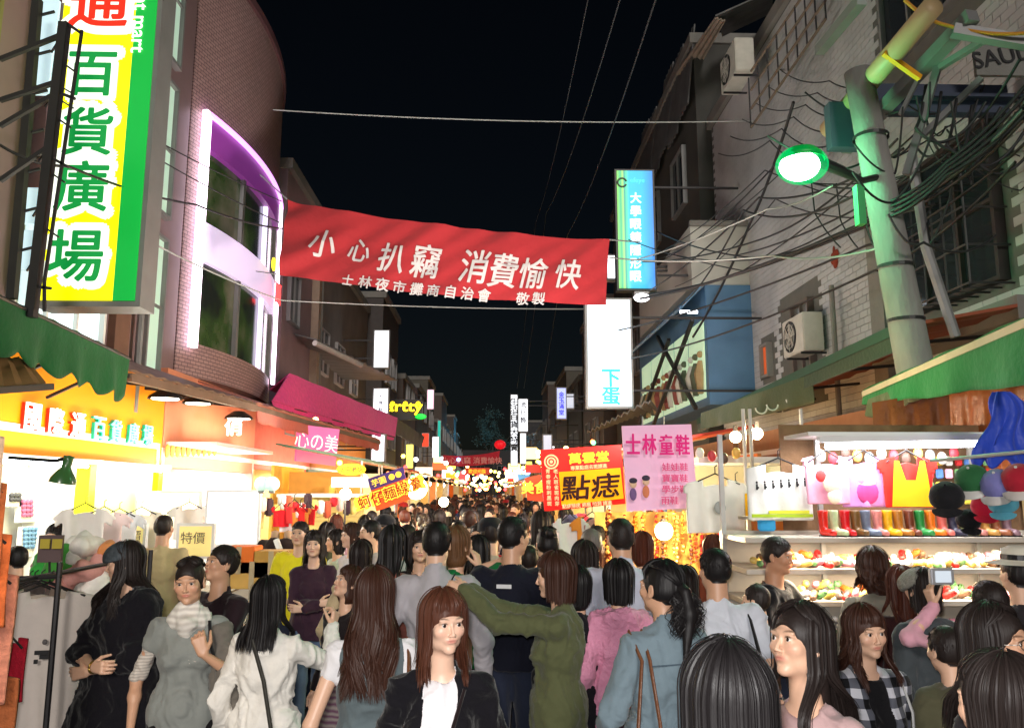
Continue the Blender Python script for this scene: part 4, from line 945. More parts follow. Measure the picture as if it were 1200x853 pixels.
g = MB(); [g.sphere((5.04, 11.2+.07*math.cos(a), 5.35+.09*math.sin(a)), (.012, .07+.03*math.sin(a*3), .09), 8, 6) for a in (0, 1.5, 3, 4.4)]; put(g.build('rust_patch', mat('rust', srgb(120, 44, 20), rough=.9)), bR)
def ac_unit(c, axis='-x', label='', s=1.0):
    r = thing('air_conditioner', label, 'air conditioner', c); x, y, z = c; w, h, d = .80*s, .56*s, .30*s
    g = MB(); g.box((x-d, y-w/2, z), (x, y+w/2, z+h)); put(g.build('casing', mat('ac_cream', (.45, .43, .38), rough=.5), None, bevel=.015), r)
    T = Matrix.Translation((x-d-.004, y+w*.12, z+h/2)) @ Matrix.Rotation(math.radians(-90), 4, 'Y')
    g = MB(); g.lathe([(.0, -.002), (.23*s, -.002), (.235*s, .012), (.21*s, .014), (.205*s, .0)], 24, T); put(g.build('fan_well', M_black), r)
    for k in range(5): g = MB(); T2 = T @ Matrix.Rotation(k*1.2566, 4, 'Z'); g.raw([T2@Vector(v) for v in ((.02, -.02, .004), (.19*s, -.05*s, .004), (.19*s, .05*s, .012), (.02, .02, .008))], [(0, 1, 2, 3)]); put(g.build('fan_blade', mat('blade_grey', (.30, .29, .27))), r)
    g = MB(); [g.tube([T@Vector((rr*math.cos(a), rr*math.sin(a), .018)) for a in np.linspace(0, 6.283, 25)], .004, 4, cap=False) for rr in (.06*s, .12*s, .18*s)]; [g.beam(T@Vector((0, 0, .018)), T@Vector((.22*s*math.cos(a), .22*s*math.sin(a), .018)), .006) for a in np.linspace(0, 5.5, 8)]; put(g.build('fan_guard', mat('ac_cream', (0, 0, 0))), r)
    [put(MB().beam((x-d, y+yy, z-.02), (x+.1, y+yy, z-.02), .03).build('bracket', M_dark), r) for yy in (-w*.35, w*.35)]; return r
ac_unit((4.98, 12.0, P(957, 418, 12.3).z-.02), label='dusty cream air conditioner on the white tiled wall beside the narrow window', s=1.05)
ac_unit((4.7, 13.6, P(915, 92, 13.4).z), label='air conditioner hanging high near the roof at the upper right', s=1.15)
# white + blue box building
bb = thing('building', 'blue panelled shop box with white upper storey jutting into the street', 'building', (4.1, 15, 0)); M_blue = mat('blue_panel', srgb(78, 116, 150), rough=.6, noise=.3, nscale=2); M_offw = mat('off_white_render', (.42, .42, .38), rough=.8, noise=.2, nscale=1)
xb = P(829, 400, 15).x; z_bt = P(840, 334, 15).z; z_top = P(850, 264, 15).z; z_bb = P(840, 474, 15).z
g = MB(); g.box((xb, 15, z_bb), (5.05, 22, z_bt)); put(g.build('wall', M_blue), bb)
g = MB(); g.box((xb-.25, 15.03, z_bt), (5.055, 20.5, z_top)); put(g.build('upper_wall', M_offw), bb)
g = MB(); g.beam((xb-.27, 15.0, z_top+.03), (5.05, 15.0, z_top+.03), .10); put(g.build('coping', M_conc), bb)
put(slab('sloping_roof', ((xb-.05, 14.97, z_bt-.02), (xb-.05, 22, z_bt-.05), (xb-.55, 22, z_bt-.45), (xb-.5, 14.97, z_bt-.5)), .05, mat('blue_sheet', srgb(96, 140, 176), rough=.5)), bb)
zz0, zz1 = z_bb+.15, z_bt-.65
def blotch(name, e=1.0):
    m = bpy.data.materials.new(name); m.use_nodes = True; N = m.node_tree.nodes; L = m.node_tree.links; b = N['Principled BSDF']
    tc = N.new('ShaderNodeTexCoord'); vz = N.new('ShaderNodeTexVoronoi'); vz.inputs['Scale'].default_value = 3; L.new(tc.outputs['Object'], vz.inputs[0]); cr = N.new('ShaderNodeValToRGB'); cr.color_ramp.interpolation = 'CONSTANT'
    sp = N.new('ShaderNodeSeparateColor'); L.new(vz.outputs['Color'], sp.inputs[0]); L.new(sp.outputs[0], cr.inputs[0]); e_ = cr.color_ramp.elements; e_[0].color = srgb(150, 176, 140); e_[1].position = .3; e_[1].color = srgb(70, 60, 40)
    for p_, c_ in ((.5, (214, 230, 214)), (.65, (60, 80, 50)), (.8, (190, 170, 120))): q = e_.new(p_); q.color = srgb(*c_)
    L.new(cr.outputs[0], b.inputs['Base Color']); L.new(cr.outputs[0], b.inputs['Emission Color']); b.inputs['Emission Strength'].default_value = e; return m
for k in range(5):
    y0 = 15.15+k*1.3
    g = MB(); g.box((xb-.03, y0, zz0), (xb-.015, y0+1.2, zz1)); f = g.build('window_pane', glow('green_white_window', (176, 204, 170), .75)); put(f, bb)
    for j in range(3):
        g = MB(); yy = y0+.2+j*.36; g.tube([(xb-.06, yy, zz0+.1), (xb-.06, yy, zz0+.5), (xb-.06, yy, zz0+.75)], [.07, .13, .05], 7); g.sphere((xb-.06, yy, zz0+.88), .07, 7, 5); put(g.build('mannequin', mat('shade_%d' % ((k+j) % 4), [(.35, .25, .12), (.08, .10, .06), (.5, .5, .45), (.2, .05, .04)][(k+j) % 4])), bb)
for (a, b_) in (((15.2, zz0-.2), (18.5, zz1+.3)), ((15.2, zz1), (19.5, zz0-.3)), ((17.3, zz1), (21, zz0))): g = MB(); g.beam((xb-.22, a[0], a[1]), (xb-.22, b_[0], b_[1]), .07); put(g.build('brace', M_dark), bb)
g = MB(); g.tube([(xb-.16, 15.05, zz1+.12), (xb-.5, 15.05, zz1+.12)], .03); put(g.build('tube', G_tube), bb)
# taller dark building with sheet metal roof structures
bD = building('tall dark building with patched sheet metal top on the right', 17.3, 30, 12.4, 1, mat('dark_plaster', (.055, .055, .05), rough=.9, noise=.5, nscale=1), x=4.75)
for y in (19, 22, 25): 
    for z in (6.4, 9.6): put(window(None, (4.74, y, z), 1.3, 1.5, '-x'), bD)
M_corr = mat('corrugated_dull', (.10, .10, .10), rough=.6, metal=.2, noise=.5, nscale=2)
for k in range(7): put(sheet('sheet_panel', (4.78, 17.3+k*1.1, 12.9+.15*(k % 3)), (4.55, 17.3+k*1.1, 10.9-.2*(k % 2)), (4.55, 18.35+k*1.1, 10.9-.2*(k % 2)), (4.78, 18.35+k*1.1, 12.9+.15*(k % 3)), M_corr, wave=.02, wn=8), bD)
rp = thing('sheet_roof', 'corrugated roof canopy jutting against the night sky at top right', 'roof', (4.5, 17, 13)); 
put(sheet('roof_sheet', P(905, -12, 15), P(838, 18, 15.2), P(846, 42, 16.5), P(905, 14, 16.8), M_corr, wave=.02, wn=10), rp)
put(sheet('roof_panel', P(838, 20, 15.2), P(792, 86, 18.5), P(812, 92, 18.5), P(850, 24, 15.3), mat('lit_sheet', (.30, .25, .20), metal=.2, noise=.4, nscale=3), wave=.02, wn=6), rp)  # light falling on this sheet is put into its paler base colour
# railing/mesh clutter along roof edge
cg = thing('cage_balcony', 'rusty caged balcony high on the right above the lamp', 'balcony', (4.7, 11.5, 8.5))
for i in range(9): g = MB(); q = P(880+i*11, 150-i*16, 12.5-i*.25); g.beam(q, q+Vector((0, 0, .9)), .02); put(g.build('bar', M_dark), cg)
for j in range(4): g = MB(); g.beam(P(880, 150-j*22, 12.5), P(968, 22-j*22, 10.5), .03); put(g.build('rail', mat('rust_rail', (.16, .12, .09))), cg)
for (ya, yb, lb) in ((7.4, 14.8, 'open shop room behind the right stalls'), (15.1, 21.8, 'lit shop room under the blue panelled box'), (22, 30.5, 'farther lit shop room on the right')):
    sX = shop_room(lb, 4.6, ya, yb, 1, 2.55, 1.4, mat('warm_wall', srgb(240, 214, 160))); g = MB(); g.box((4.62, ya+.02, 2.4), (4.70, yb, 2.95)); put(g.build('fascia', mat('fascia_r', srgb(150, 110, 80))), sX); area((5.3, (ya+yb)/2, 2.45), 1, 150, (1, .88, .66), (0, 0, 0), sy=yb-ya-.5)
area((1.9, 8.6, 2.75), .5, 420, (1, .86, .8), (math.radians(115), 0, math.radians(48)), 'tower_fill_light', sy=.5)  # unseen lamp added to brighten the round tower
# ---- concrete pole, lamp, pipes
px_, py_ = 3.55, 6.6
pl = thing('utility_pole', 'thick concrete utility pole with green light on it', 'pole', (px_, py_, 0))
lean = P(1018, 150, py_); bot = P(1072, 430, py_); dirp = (lean-bot); base_p = bot-dirp*(bot.z/dirp.z); top_p = lean+dirp*.25
g = MB(); g.tube([base_p, bot, lean, top_p], [.165, .15, .125, .118], 24); put(g.build('shaft', mat('pole_concrete', (.20, .19, .18), rough=.9, noise=.75, nscale=2.2, bump=.8, bscale=14, stretch=(1, 1, .4)), None, True), pl)
for t in (.18, .4, .95): q = bot.lerp(lean, t); g = MB(); g.lathe([(.152, 0), (.152, .03), (.14, .03)], 20, Matrix.Translation(q)); put(g.build('band', M_dark), pl)
q = P(1000, 330, 6.5); g = MB(); g.tube([P(1120, 395, 6.75), P(1085, 290, 6.8), P(1068, 180, 6.8)], .045, 8); put(g.build('side_conduit', M_grey), pl)
Yl = 6.2
lp = thing('street_lamp', 'green white glowing street lamp on the concrete pole', 'street lamp', P(937, 195, Yl)); c = P(937, 195, Yl)
g = MB(); g.sphere(c, (.165, .14, .12), 20, 12); put(g.build('globe', glow('lamp_core', (190, 255, 214), 26), None, True), lp)
g = MB(); g.lathe([(.05, .13), (.12, .11), (.17, .06), (.185, .01), (.18, .01)], 24, Matrix.Translation(c+Vector((.02, 0, .03)))); put(g.build('reflector', glow('green_reflector', (0, 150, 60), .5), None, True), lp)
halo_ = bpy.data.materials.new('green_halo'); halo_.use_nodes = True; n_ = halo_.node_tree; n_.nodes.clear(); o_ = n_.nodes.new('ShaderNodeOutputMaterial'); mx_ = n_.nodes.new('ShaderNodeMixShader'); mx_.inputs[0].default_value = .38; tr_ = n_.nodes.new('ShaderNodeBsdfTransparent'); em_ = n_.nodes.new('ShaderNodeEmission'); em_.inputs[0].default_value = (.0, .9, .22, 1); em_.inputs[1].default_value = 1.1
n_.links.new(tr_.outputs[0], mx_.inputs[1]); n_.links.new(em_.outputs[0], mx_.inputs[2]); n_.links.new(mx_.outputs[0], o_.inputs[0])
g = MB(); g.sphere(c+Vector((.02, 0, .01)), (.215, .175, .16), 28, 18); put(g.build('halo_shell', halo_, None, True), lp)  # added glowing shell in place of the lamp's green halo
g = MB(); g.tube([c+Vector((.12, 0, .06)), P(985, 200, Yl+.1), P(1010, 212, Yl+.2), P(1040, 205, py_)], [.05, .045, .03, .03], 10); put(g.build('arm', M_dark), lp)
g = MB(); a = P(1009, 216, Yl); b = P(1016, 262, Yl); g.box((a.x-.035, a.y, b.z), (b.x, a.y+.08, a.z)); put(g.build('ballast_box', mat('green_box', srgb(60, 150, 90))), lp)
point(c+Vector((0, -.02, -.30)), 14, (.1, 1, .4), .12, 'street_lamp_light'); point(c+Vector((.02, .35, .05)), 95, (.16, 1, .42), .12, 'street_lamp_light')
g = MB(); a, b = P(1093, 8, 5.6), P(972, 152, 7.4)
pp = thing('pipe', 'thick tan pipe slanting across the upper right corner', 'pipe', a); put((lambda g: (g.tube([a, b], [.085, .10], 18), g.build('tube', mat('tan_pipe', (.40, .29, .15), rough=.5, noise=.15), None, True))[1])(MB()), pp)
m_ = a.lerp(b, .52); g = MB(); g.beam(P(1036, 62, 6.15), P(1078, 92, 6.2), .045); put(g.build('strap', mat('yellow_strap', srgb(214, 150, 10))), pp)
for k, (x0, y0, Y0, x1, y1, Y1, w, lb) in enumerate(((1140, 18, 5.9, 990, 175, 7.6, .11, 'grey square beam running beside the tan pipe'), (1152, 48, 6.0, 1100, 80, 6.4, .05, 'short grey strut near the top right corner'), (1116, 36, 6.0, 1210, 52, 5.9, .09, 'pale round rail crossing to the right edge'), (1100, 75, 6.4, 1062, 205, 6.6, .06, 'dark strut leaning against the pole top'), (1075, 95, 6.5, 1055, 135, 6.6, .035, 'thin steel strut under the beam'), (1150, 92, 6.4, 1080, 160, 6.7, .05, 'lower cross strut right of the pole'), (1010, 0, 7, 960, 60, 8, .10, 'grey eave edge beam at the top'))):
    bm_ = thing('steel_beam', lb, 'beam', P(x0, y0, Y0)); g = MB(); g.beam(P(x0, y0, Y0), P(x1, y1, Y1), w); put(g.build('bar', M_grey), bm_)
for k, (x0, y0, x1, y1, Y, lb) in enumerate(((1000, 100, 1180, 118, 7.0, 'dark overhead cross arm behind the pole top'), (1060, 110, 1220, 100, 6.9, 'second dark cross arm behind the pole top'), (975, 120, 1025, 160, 6.9, 'blue grey box plate behind the pole top'))):
    bm_ = thing('cross_arm', lb, 'cross arm', P(x0, y0, Y)); a, b = P(x0, y1+12, Y), P(x1, y0, Y); g = MB(); g.box((a.x, Y, min(a.z, b.z)), (b.x, Y+.12, max(a.z, b.z))); put(g.build('plate', mat('blue_dark', (.03, .04, .07))), bm_)
# wall sign fragment at the top right corner
tg = thing('wall_sign', 'dim grey sign with partly hidden dark characters at the top right corner', 'sign', P(1175, 62, 6.6)); a, b = P(1145, 88, 6.7), P(1215, 46, 6.7); g = MB(); g.box((a.x, 6.7, a.z), (b.x, 6.74, b.z)); put(g.build('board', M_conc), tg)
p = P(1172, 66, 6.69); put(lettering('SAUL', .16, FACE_CAM(p)@Matrix.Rotation(.2, 4, 'Z'), M_black, None, .004, .01), tg)
# roofs above right stalls
re_ = thing('sheet_roof', 'green edged sheet roof with glowing orange underside left of the pole', 'roof', (4, 10, 3.3))
a, b = P(818, 494, 14.3), P(1056, 384, 6.9); M_org = mat('orange_sheet', srgb(134, 62, 34), rough=.6, noise=.6, nscale=1.2)
put(sheet('roof_sheet', (5.04, b.y, b.z+.25), b, a, (5.04, a.y, a.z+.25), M_org, wave=.012, wn=30, th=-.03), re_)
g = MB(); g.beam(a, b, .05, .10); put(g.build('green_edge', mat('green_trim', srgb(16, 64, 46))), re_)
g = MB(); q = Vector((-.12, 0, -.22)); g.beam(a-Vector((0, 0, .12)), b-Vector((0, 0, .12)), .03, .14); put(g.build('valance', cloth('dull_green', (40, 56, 42))), re_)
for t in (.1, .3, .5, .7, .9): g = MB(); q = a.lerp(b, t); g.beam(q-Vector((0, 0, .03)), (5.0, q.y, q.z+.1), .035); put(g.build('rafter', M_dark), re_)
gg = thing('awning', 'bright green canvas awning at the right edge over the shoe stall', 'awning', (3.3, 5.6, 2.9)); a, b = P(1012, 458, 7.4), P(1235, 358, 4.1)
put(sheet('canvas_roof', (4.6, b.y, b.z+.42), b, a, (4.6, a.y, a.z+.42), cloth('bright_green', (14, 110, 56)), wave=.008, wn=8, th=-.01), gg); g = MB(); g.beam(a-Vector((0, 0, .03)), b-Vector((0, 0, .03)), .03, .05); put(g.build('front_rail', mat('pale_rail', (.5, .42, .3))), gg)
put(valance('valance', a-Vector((0, 0, .05)), b-Vector((0, 0, .05)), .10, .36, cloth('bright_green', (0, 0, 0)), scallops=3, ragged=.02, fold=.015), gg)
put(valance('valance', P(1018, 468, 7.2), P(1115, 430, 5.6), .18, .16, cloth('grey_green', (84, 90, 66)), scallops=9, ragged=.03), gg)
tp = thing('tarpaulin', 'brown translucent tarpaulin hanging behind the tube lamp of the shoe stall', 'tarpaulin', (3, 6.4, 2.7)); M_tarp = cloth('brown_tarp', (110, 66, 36), rough=.35)
put(valance('sheet', P(1022, 472, 6.6), P(1135, 452, 6.2), .62, .75, M_tarp, ragged=.01, fold=.018), tp)
tp2 = thing('tarpaulin', 'orange brown tarpaulin wall at the right edge behind the blue poncho', 'tarpaulin', (3.8, 5.5, 2.7)); put(valance('sheet', P(1112, 440, 5.9), P(1230, 404, 5.0), .85, 1.0, cloth('orange_tarp', (136, 72, 26), rough=.35), ragged=.01, fold=.022), tp2)
g = MB(); g.beam(P(1122, 428, 5.8), P(1140, 515, 5.8), .03); put(g.build('yellow_tape', mat('yellow_tape', srgb(220, 160, 10))), tp2)
tg2 = thing('awning', 'folded olive awning end hanging in front of the blue building', 'awning', P(890, 470, 10.5)); put(valance('valance', P(822, 484, 12.4), P(952, 438, 9.0), .26, .34, cloth('olive_canvas', (64, 74, 52)), ragged=.0, fold=.015), tg2)
for x, y in ((892, 478), (905, 474), (928, 468)): g = MB(); c = P(x, y, 9.6); g.tube([c+Vector((.07*math.cos(t), 0, .07*math.sin(t))) for t in np.linspace(3.14, 6.28, 9)], .01, 5); put(g.build('hook', M_white), tg2)
# roof over mid right stalls
ms = thing('sheet_roof', 'corrugated grey roof edge below the tall white sign', 'roof', P(715, 485, 14)); put(sheet('roof_sheet', P(770, 478, 15), P(762, 468, 12.5), P(688, 506, 17.5), P(705, 500, 19), M_corr, wave=.03, wn=22), ms)
# ---- projecting signs
def vsign(label, x0, y0, x1, y1, Y, mf, mcase=M_grey, depth=.22, chars=(), cm=None, chh=.2, cx=None, tw=0, pole=True):
    a, b = P(x0, y1, Y), P(x1, y0, Y); xl, xr = (a.x+P(x0, y0, Y).x)/2, (b.x+P(x1, y1, Y).x)/2
    r = thing('sign', label, 'sign', (xl, Y, a.z)); g = MB(); g.box((xl-.04, Y, a.z-.04), (xr+.04, Y+depth, b.z+.04)); put(g.build('sign_case', mcase), r)
    g = MB(); g.box((xl, Y-.02, a.z), (xr, Y-.003, b.z)); put(g.build('face', mf), r)
    for ch, yy, hh in chars: p = P((cx or (x0+x1)/2), yy, Y-.03); o = lettering(ch, hh/FPX*Y, FACE_CAM(p), cm, None, .004, .03); o and put(o, r)
    if pole: [put(MB().beam(((xl+xr)/2, Y+depth/2, z), (LX if xl < 0 else RX, Y+depth/2, z), .04).build('bracket', M_dark), r) for z in (a.z+.3, b.z-.3)]
    return r
def teal_mat():
    m = bpy.data.materials.new('teal_face'); m.use_nodes = True; N = m.node_tree.nodes; L = m.node_tree.links; b = N['Principled BSDF']; tc = N.new('ShaderNodeTexCoord'); sp = N.new('ShaderNodeSeparateXYZ'); L.new(tc.outputs['Generated'], sp.inputs[0]); cr = N.new('ShaderNodeValToRGB'); L.new(sp.outputs[0], cr.inputs[0])
    e = cr.color_ramp.elements; e[0].color = srgb(150, 235, 50); e[1].position = 1; e[1].color = srgb(0, 120, 220)
    for p_, c_ in ((.10, (40, 190, 110)), (.16, (190, 250, 90)), (.2, (0, 150, 130)), (.26, (90, 240, 170)), (.34, (0, 200, 230)), (.7, (0, 190, 240))): q = e.new(p_); q.color = srgb(*c_)
    L.new(cr.outputs[0], b.inputs['Emission Color']); b.inputs['Base Color'].default_value = (.1, .2, .3, 1); b.inputs['Emission Strength'].default_value = 1.1; return m
G_paleC = glow('pale_cyan_letter', (200, 240, 255), 1.3); G_teal = glow('teal_letter', (30, 200, 170), 1.0)
Yt_ = 15.2
ts_ = vsign('lit cyan and lime vertical optician sign above the tall white one', 724, 201, 766, 338, Yt_, teal_mat(), mcase=M_black, chars=tuple((c_, 232+i*15.3, 13) for i, c_ in enumerate('大學眼鏡隱形眼')), cm=G_paleC, cx=745)
p = P(747, 212, Yt_-.03); put(lettering('efeye', .13, FACE_CAM(p), glow('cyan_letter', (80, 200, 250), 1), None, .004, .005), ts_)
p = P(729, 214, Yt_-.035); g = MB(); g.tube([p+Vector((.09*math.cos(t), 0, .09*math.sin(t))) for t in np.linspace(.3, 5.8, 15)], .018, 6); put(g.build('logo_ring', M_black), ts_)
vsign('tall blank white lit sign with teal characters at its foot', 689, 352, 739, 476, 14.2, glow('white_face', (222, 240, 255), 1.15), chars=(('下', 443, 20), ('蛋', 464, 20)), cm=G_teal, cx=716)
sl_ = thing('spot_lamp', 'small white floodlight under the cyan sign', 'lamp', P(752, 348, 14.6)); c = P(752, 349, 14.6); g = MB(); g.sphere(c, (.15, .1, .08), 12, 8); put(g.build('lens', glow('flood', (250, 250, 255), 8), None, True), sl_); g = MB(); g.box((c.x-.14, c.y-.02, c.z+.04), (c.x+.14, c.y+.2, c.z+.12)); put(g.build('housing', M_grey), sl_)
vsign('small white sign half hidden behind the red banner end', 712, 300, 722, 326, 17, G_white)
vsign('blue and white far sign above the red mole sign', 653, 455, 663, 490, 30, glow('blue_white', (170, 180, 250), 1.2), chars=tuple((c_, 462+i*7, 6) for i, c_ in enumerate('金玉滿堂')), cm=glow('blue_letter', (60, 60, 220), 1))
vsign('far white sign right of the blue one', 664, 462, 672, 478, 31, glow('dim_white', (200, 205, 220), .9))
vsign('tall far white sign with black characters down the right side', 599, 463, 606, 545, 42, G_white, chars=tuple((c_, 470+i*9, 8.5) for i, c_ in enumerate('生活百貨大特賣')), cm=M_black)
vsign('second tall far white sign with black characters', 608, 468, 618, 505, 40, G_white, chars=tuple((c_, 474+i*9, 7) for i, c_ in enumerate('流行飾')), cm=M_black)
vsign('lower far white sign under the black lettered one', 610, 508, 616, 543, 38, G_white)
vsign('small pale sign above the far stalls on the right', 637, 510, 646, 535, 28, glow('dim_white', (0, 0, 0), 1))
vsign('upper white lit sign on the left above the sloping canopy', 439, 388, 455, 430, 26, G_white)
vsign('lower white lit sign on the left below the sloping canopy', 438, 456, 454, 495, 24, G_white, chars=tuple((c_, 464+i*8, 5) for i, c_ in enumerate('名牌鞋')), cm=mat('grey_ink', (.2, .2, .25)))
vsign('white lit sign with black shoe outline farther left', 436, 510, 450, 540, 22, G_white)
vsign('far pink edged white sign on the left', 501, 457, 508, 479, 45, glow('pinkwhite', (250, 200, 220), 1.5))
vsign('far red lit vertical sign on the left', 495, 508, 502, 523, 40, glow('far_red', (230, 50, 20), 1.5))
vsign('far teal edged vertical sign on the left', 513, 493, 516, 540, 50, glow('far_teal', (0, 170, 150), .9))
vsign('far white vertical sign near the end of the street', 507, 512, 514, 536, 48, G_white)
yl = thing('sign', 'yellow neon lettered sign with green leaf far down the left side', 'sign', P(472, 478, 30)); g = MB(); a, b = P(455, 492, 30), P(494, 468, 30); g.box((a.x, 30, a.z), (b.x, 30.1, b.z)); put(g.build('board', M_black), yl)
p = P(474, 479, 29.9); put(lettering('artty', .42, FACE_CAM(p), glow('yellow_led', (255, 220, 30), 3), None, .02, .02, 1.3), yl)
for x in (460, 475, 490): g = MB(); p = P(x, 473, 29.9); g.sphere(p, .09, 8, 6); put(g.build('led_dot', glow('yellow_led', (0, 0, 0), 1)), yl)
g = MB(); p = P(493, 488, 29.85); g.sphere(p, (.22, .02, .11), 10, 6); put(g.build('leaf', glow('led_green', (20, 190, 60), 1.5)), yl)
# ================= red banner across the street
bn = thing('banner', 'long red cloth banner with white brush characters strung across the street', 'banner', (0, 12, 5))
YB = 12.0
TL, TR, BR, BL = P(337, 234, YB), P(714, 281, YB), P(710, 358, YB), P(327, 322, YB)
def bpt(u, v, off=0):
    """u 0..1 across, v 0..1 top to bottom"""
    top = TL.lerp(TR, u)-Vector((0, 0, .42*u*(1-u)*1.0)); bot = BL.lerp(BR, u)-Vector((0, 0, .30*u*(1-u)))
    p = top.lerp(bot, v); e = math.exp(-u*9)
    y = .03*math.sin(u*24+v*5)+.03*math.sin(u*9-v*3)+.012*math.sin(u*61+v*19)+.05*e*math.sin((u*30+v*14))+.02*math.sin(v*9+u*50)*(1-v)
    return Vector((p.x, YB+y-off, p.z))
g = MB(); g.grid(lambda u, v: bpt(u, v), 110, 26); g.grid(lambda u, v: bpt(u, v, -.006), 110, 26)
put(g.build('cloth', cloth('banner_red', (146, 36, 42), noise=.10, nscale=5, bump=.5, bscale=9), None, True), bn)
BW, BH = (TR-TL).length, (TL-BL).length; M_brush = mat('banner_ink', (.46, .43, .44), rough=.8, noise=.15, nscale=12)
def banner_char(ch, px, py, h, shear=.15, bold=.012, ws=1.0):
    p = P(px, py, YB); u0 = (p.x-(TL.x+BL.x)/2)/((TR.x+BR.x)/2-(TL.x+BL.x)/2); t = bpt(u0, 0); b = bpt(u0, 1); v0 = (t.z-p.z)/(t.z-b.z); hm = h/FPX*YB
    def wp(co): return bpt(min(.995, max(.002, u0+co.x/BW)), v0-co.y/(t.z-b.z), .012+max(0, co.z))
    o = lettering(ch, hm, None, M_brush, None, .008, bold, ws, 'character', shear, warp=wp, subdiv=1); put(o, bn)
for ch, x, y, h in (('小', 378, 286, 34), ('心', 420, 293, 28), ('扒', 458, 302, 36), ('竊', 499, 306, 40), ('消', 557, 313, 40), ('費', 590, 318, 40), ('愉', 626, 321, 38), ('快', 666, 322, 36)): banner_char(ch, x, y, h, .2, .012, .84)
for k, ch in enumerate('士林夜市攤商自治會'): banner_char(ch, 411+k*19.9, 329+k*2.5-(.05*k*k), 15 if k else 12, .1, .018)
for k, ch in enumerate('敬製'): banner_char(ch, 615+k*18, 351, 15, .1, .014)
CAB = []
def cable(label, pts, r=.012, m=None, sag=0, n=16, group=None):
    P_ = []
    for i in range(len(pts)-1):
        a, b = Vector(pts[i]), Vector(pts[i+1])
        for k in range(n): t = k/n; q = a.lerp(b, t); q.z -= sag*4*t*(1-t); P_.append(q)
    P_.append(Vector(pts[-1])); g = MB(); g.tube(P_, r, 5, cap=False); o = g.build('cable', m or M_cable, None, True); tag(o, label, 'cable', group); CAB.append(o); return o
cable('thin tie rope from the banner top left corner', [TL, P(305, 205, 12.6)], .012, M_cableL); cable('thin tie rope from the banner bottom left corner', [BL, P(300, 318, 12.8)], .01, M_cableL)
cable('thin tie rope from the banner right end', [TR, P(750, 284, 13)], .012, M_cableL)
cable('pale thin line crossing the night sky above the banner', [P(320, 129, 13), P(885, 142, 13)], .011, M_cableL, .1)
cable('pale cable crossing behind the banner from the left shop front', [P(150, 270, 9), P(330, 352, 13), P(712, 362, 16)], .012, M_cableL, .05)
cable('pale green lit cable running from the banner to the pole', [P(700, 300, 13), P(905, 300, 9), P(1050, 285, 6.6)], .012, M_cableL, .08)
cable('upper pale green lit cable to the pole', [P(740, 306, 13), P(900, 245, 9), P(975, 218, 6.9)], .010, M_cableL, .05)
for k, (x0, x1, y1) in enumerate(((690, 628, 260), (728, 640, 250), (770, 665, 275))): cable(['leftmost faint wire rising over the street', 'middle faint wire rising over the street', 'rightmost faint wire rising over the street'][k], [P(x0, -5, 9), P(x1, y1, 24), P(x1-22-4*k, 455, 60)], .008+.006*k/2, M_cable, .3)
for k, (y0, y1) in enumerate(((76, 236), (92, 262))): cable(['thin dark wire from the yellow sign to the tower', 'second thin dark wire from the yellow sign to the tower'][k], [P(70, y0+25, 7.8), P(330, y1, 12)], .009, M_cable, .06)
cable('twisted dark cable under the character sign toward the banner', [P(0, 170, 6.5), P(80, 195, 7), P(230, 240, 10), P(330, 268, 12)], .014, M_cable, .05)
for k, (a, b, r) in enumerate((((1200, 128, 5.5), (750, 350, 13), .022), ((1200, 140, 5.6), (760, 345, 13), .016), ((1210, 160, 5.7), (700, 392, 15), .014), ((1190, 190, 6.0), (740, 420, 14), .014), ((1195, 70, 6), (860, 300, 12), .012))):
    cable(['thickest black cable sweeping from the right edge past the pole', 'black cable just under the thickest one', 'black cable sweeping to the tall white sign', 'lowest black cable crossing the blue building', 'thin black cable crossing above the window grille'][k], [P(*a), P((a[0]+b[0])/2+60, (a[1]+b[1])/2+12, (a[2]+b[2])/2-1.8), P(*b)], r, M_cable, .12)
for k in range(5):
    x = 1085+k*18; cable('looped slack cable hanging beside the pole top', [P(x, 100+8*k, 6.5), P(x-12, 150+10*k, 6.4), P(x+25, 165+9*k, 6.4), P(x+70, 120+6*k, 6.3)], .014, M_cable, .06, group='slack cable loops by the pole')
for k in range(6):
    a = (842+k*14, 170-k*20); cable('thin wire draped along the roof edge above the street lamp', [P(a[0], a[1]+10, 13), P(a[0]+60, a[1]-5+k*6, 10), P(a[0]+120, a[1]+20, 8)], .009, M_cable, .12, group='wires draped along the right roof edge')
cable('thick black cable dropping from the roof to the blue building', [P(930, 120, 9.5), P(880, 260, 12), P(812, 395, 14.5)], .022, M_cable, .1)
cable('yellow taped cable at the top right corner', [P(1060, 0, 6), P(1110, 30, 6), P(1210, 38, 5.8)], .016, mat('yellow_cable', srgb(180, 120, 30)), .04)
for k in range(4): cable('thin wire hanging down the tiled wall', [P(950+k*30, 205+k*10, 8), P(955+k*30, 250+k*8, 8), P(985+k*20, 290, 7.6)], .008, M_cable, .03, group='thin wires on the tiled wall')
rc = random.Random(9)
for k in range(26):
    x0, y0 = rc.uniform(1010, 1190), rc.uniform(90, 260); x1 = x0+rc.uniform(-130, 130); y1 = y0+rc.uniform(-30, 60); Y = rc.uniform(6.3, 7.4)
    cable('thin dark wire in the tangle around the pole top', [P(x0, y0, Y), P((x0+x1)/2+rc.uniform(-25, 25), max(y0, y1)+rc.uniform(0, 40), Y), P(x1, y1, Y+rc.uniform(-.2, .6))], rc.uniform(.006, .014), M_cable, rc.uniform(.02, .12), group='wire tangle around the pole')
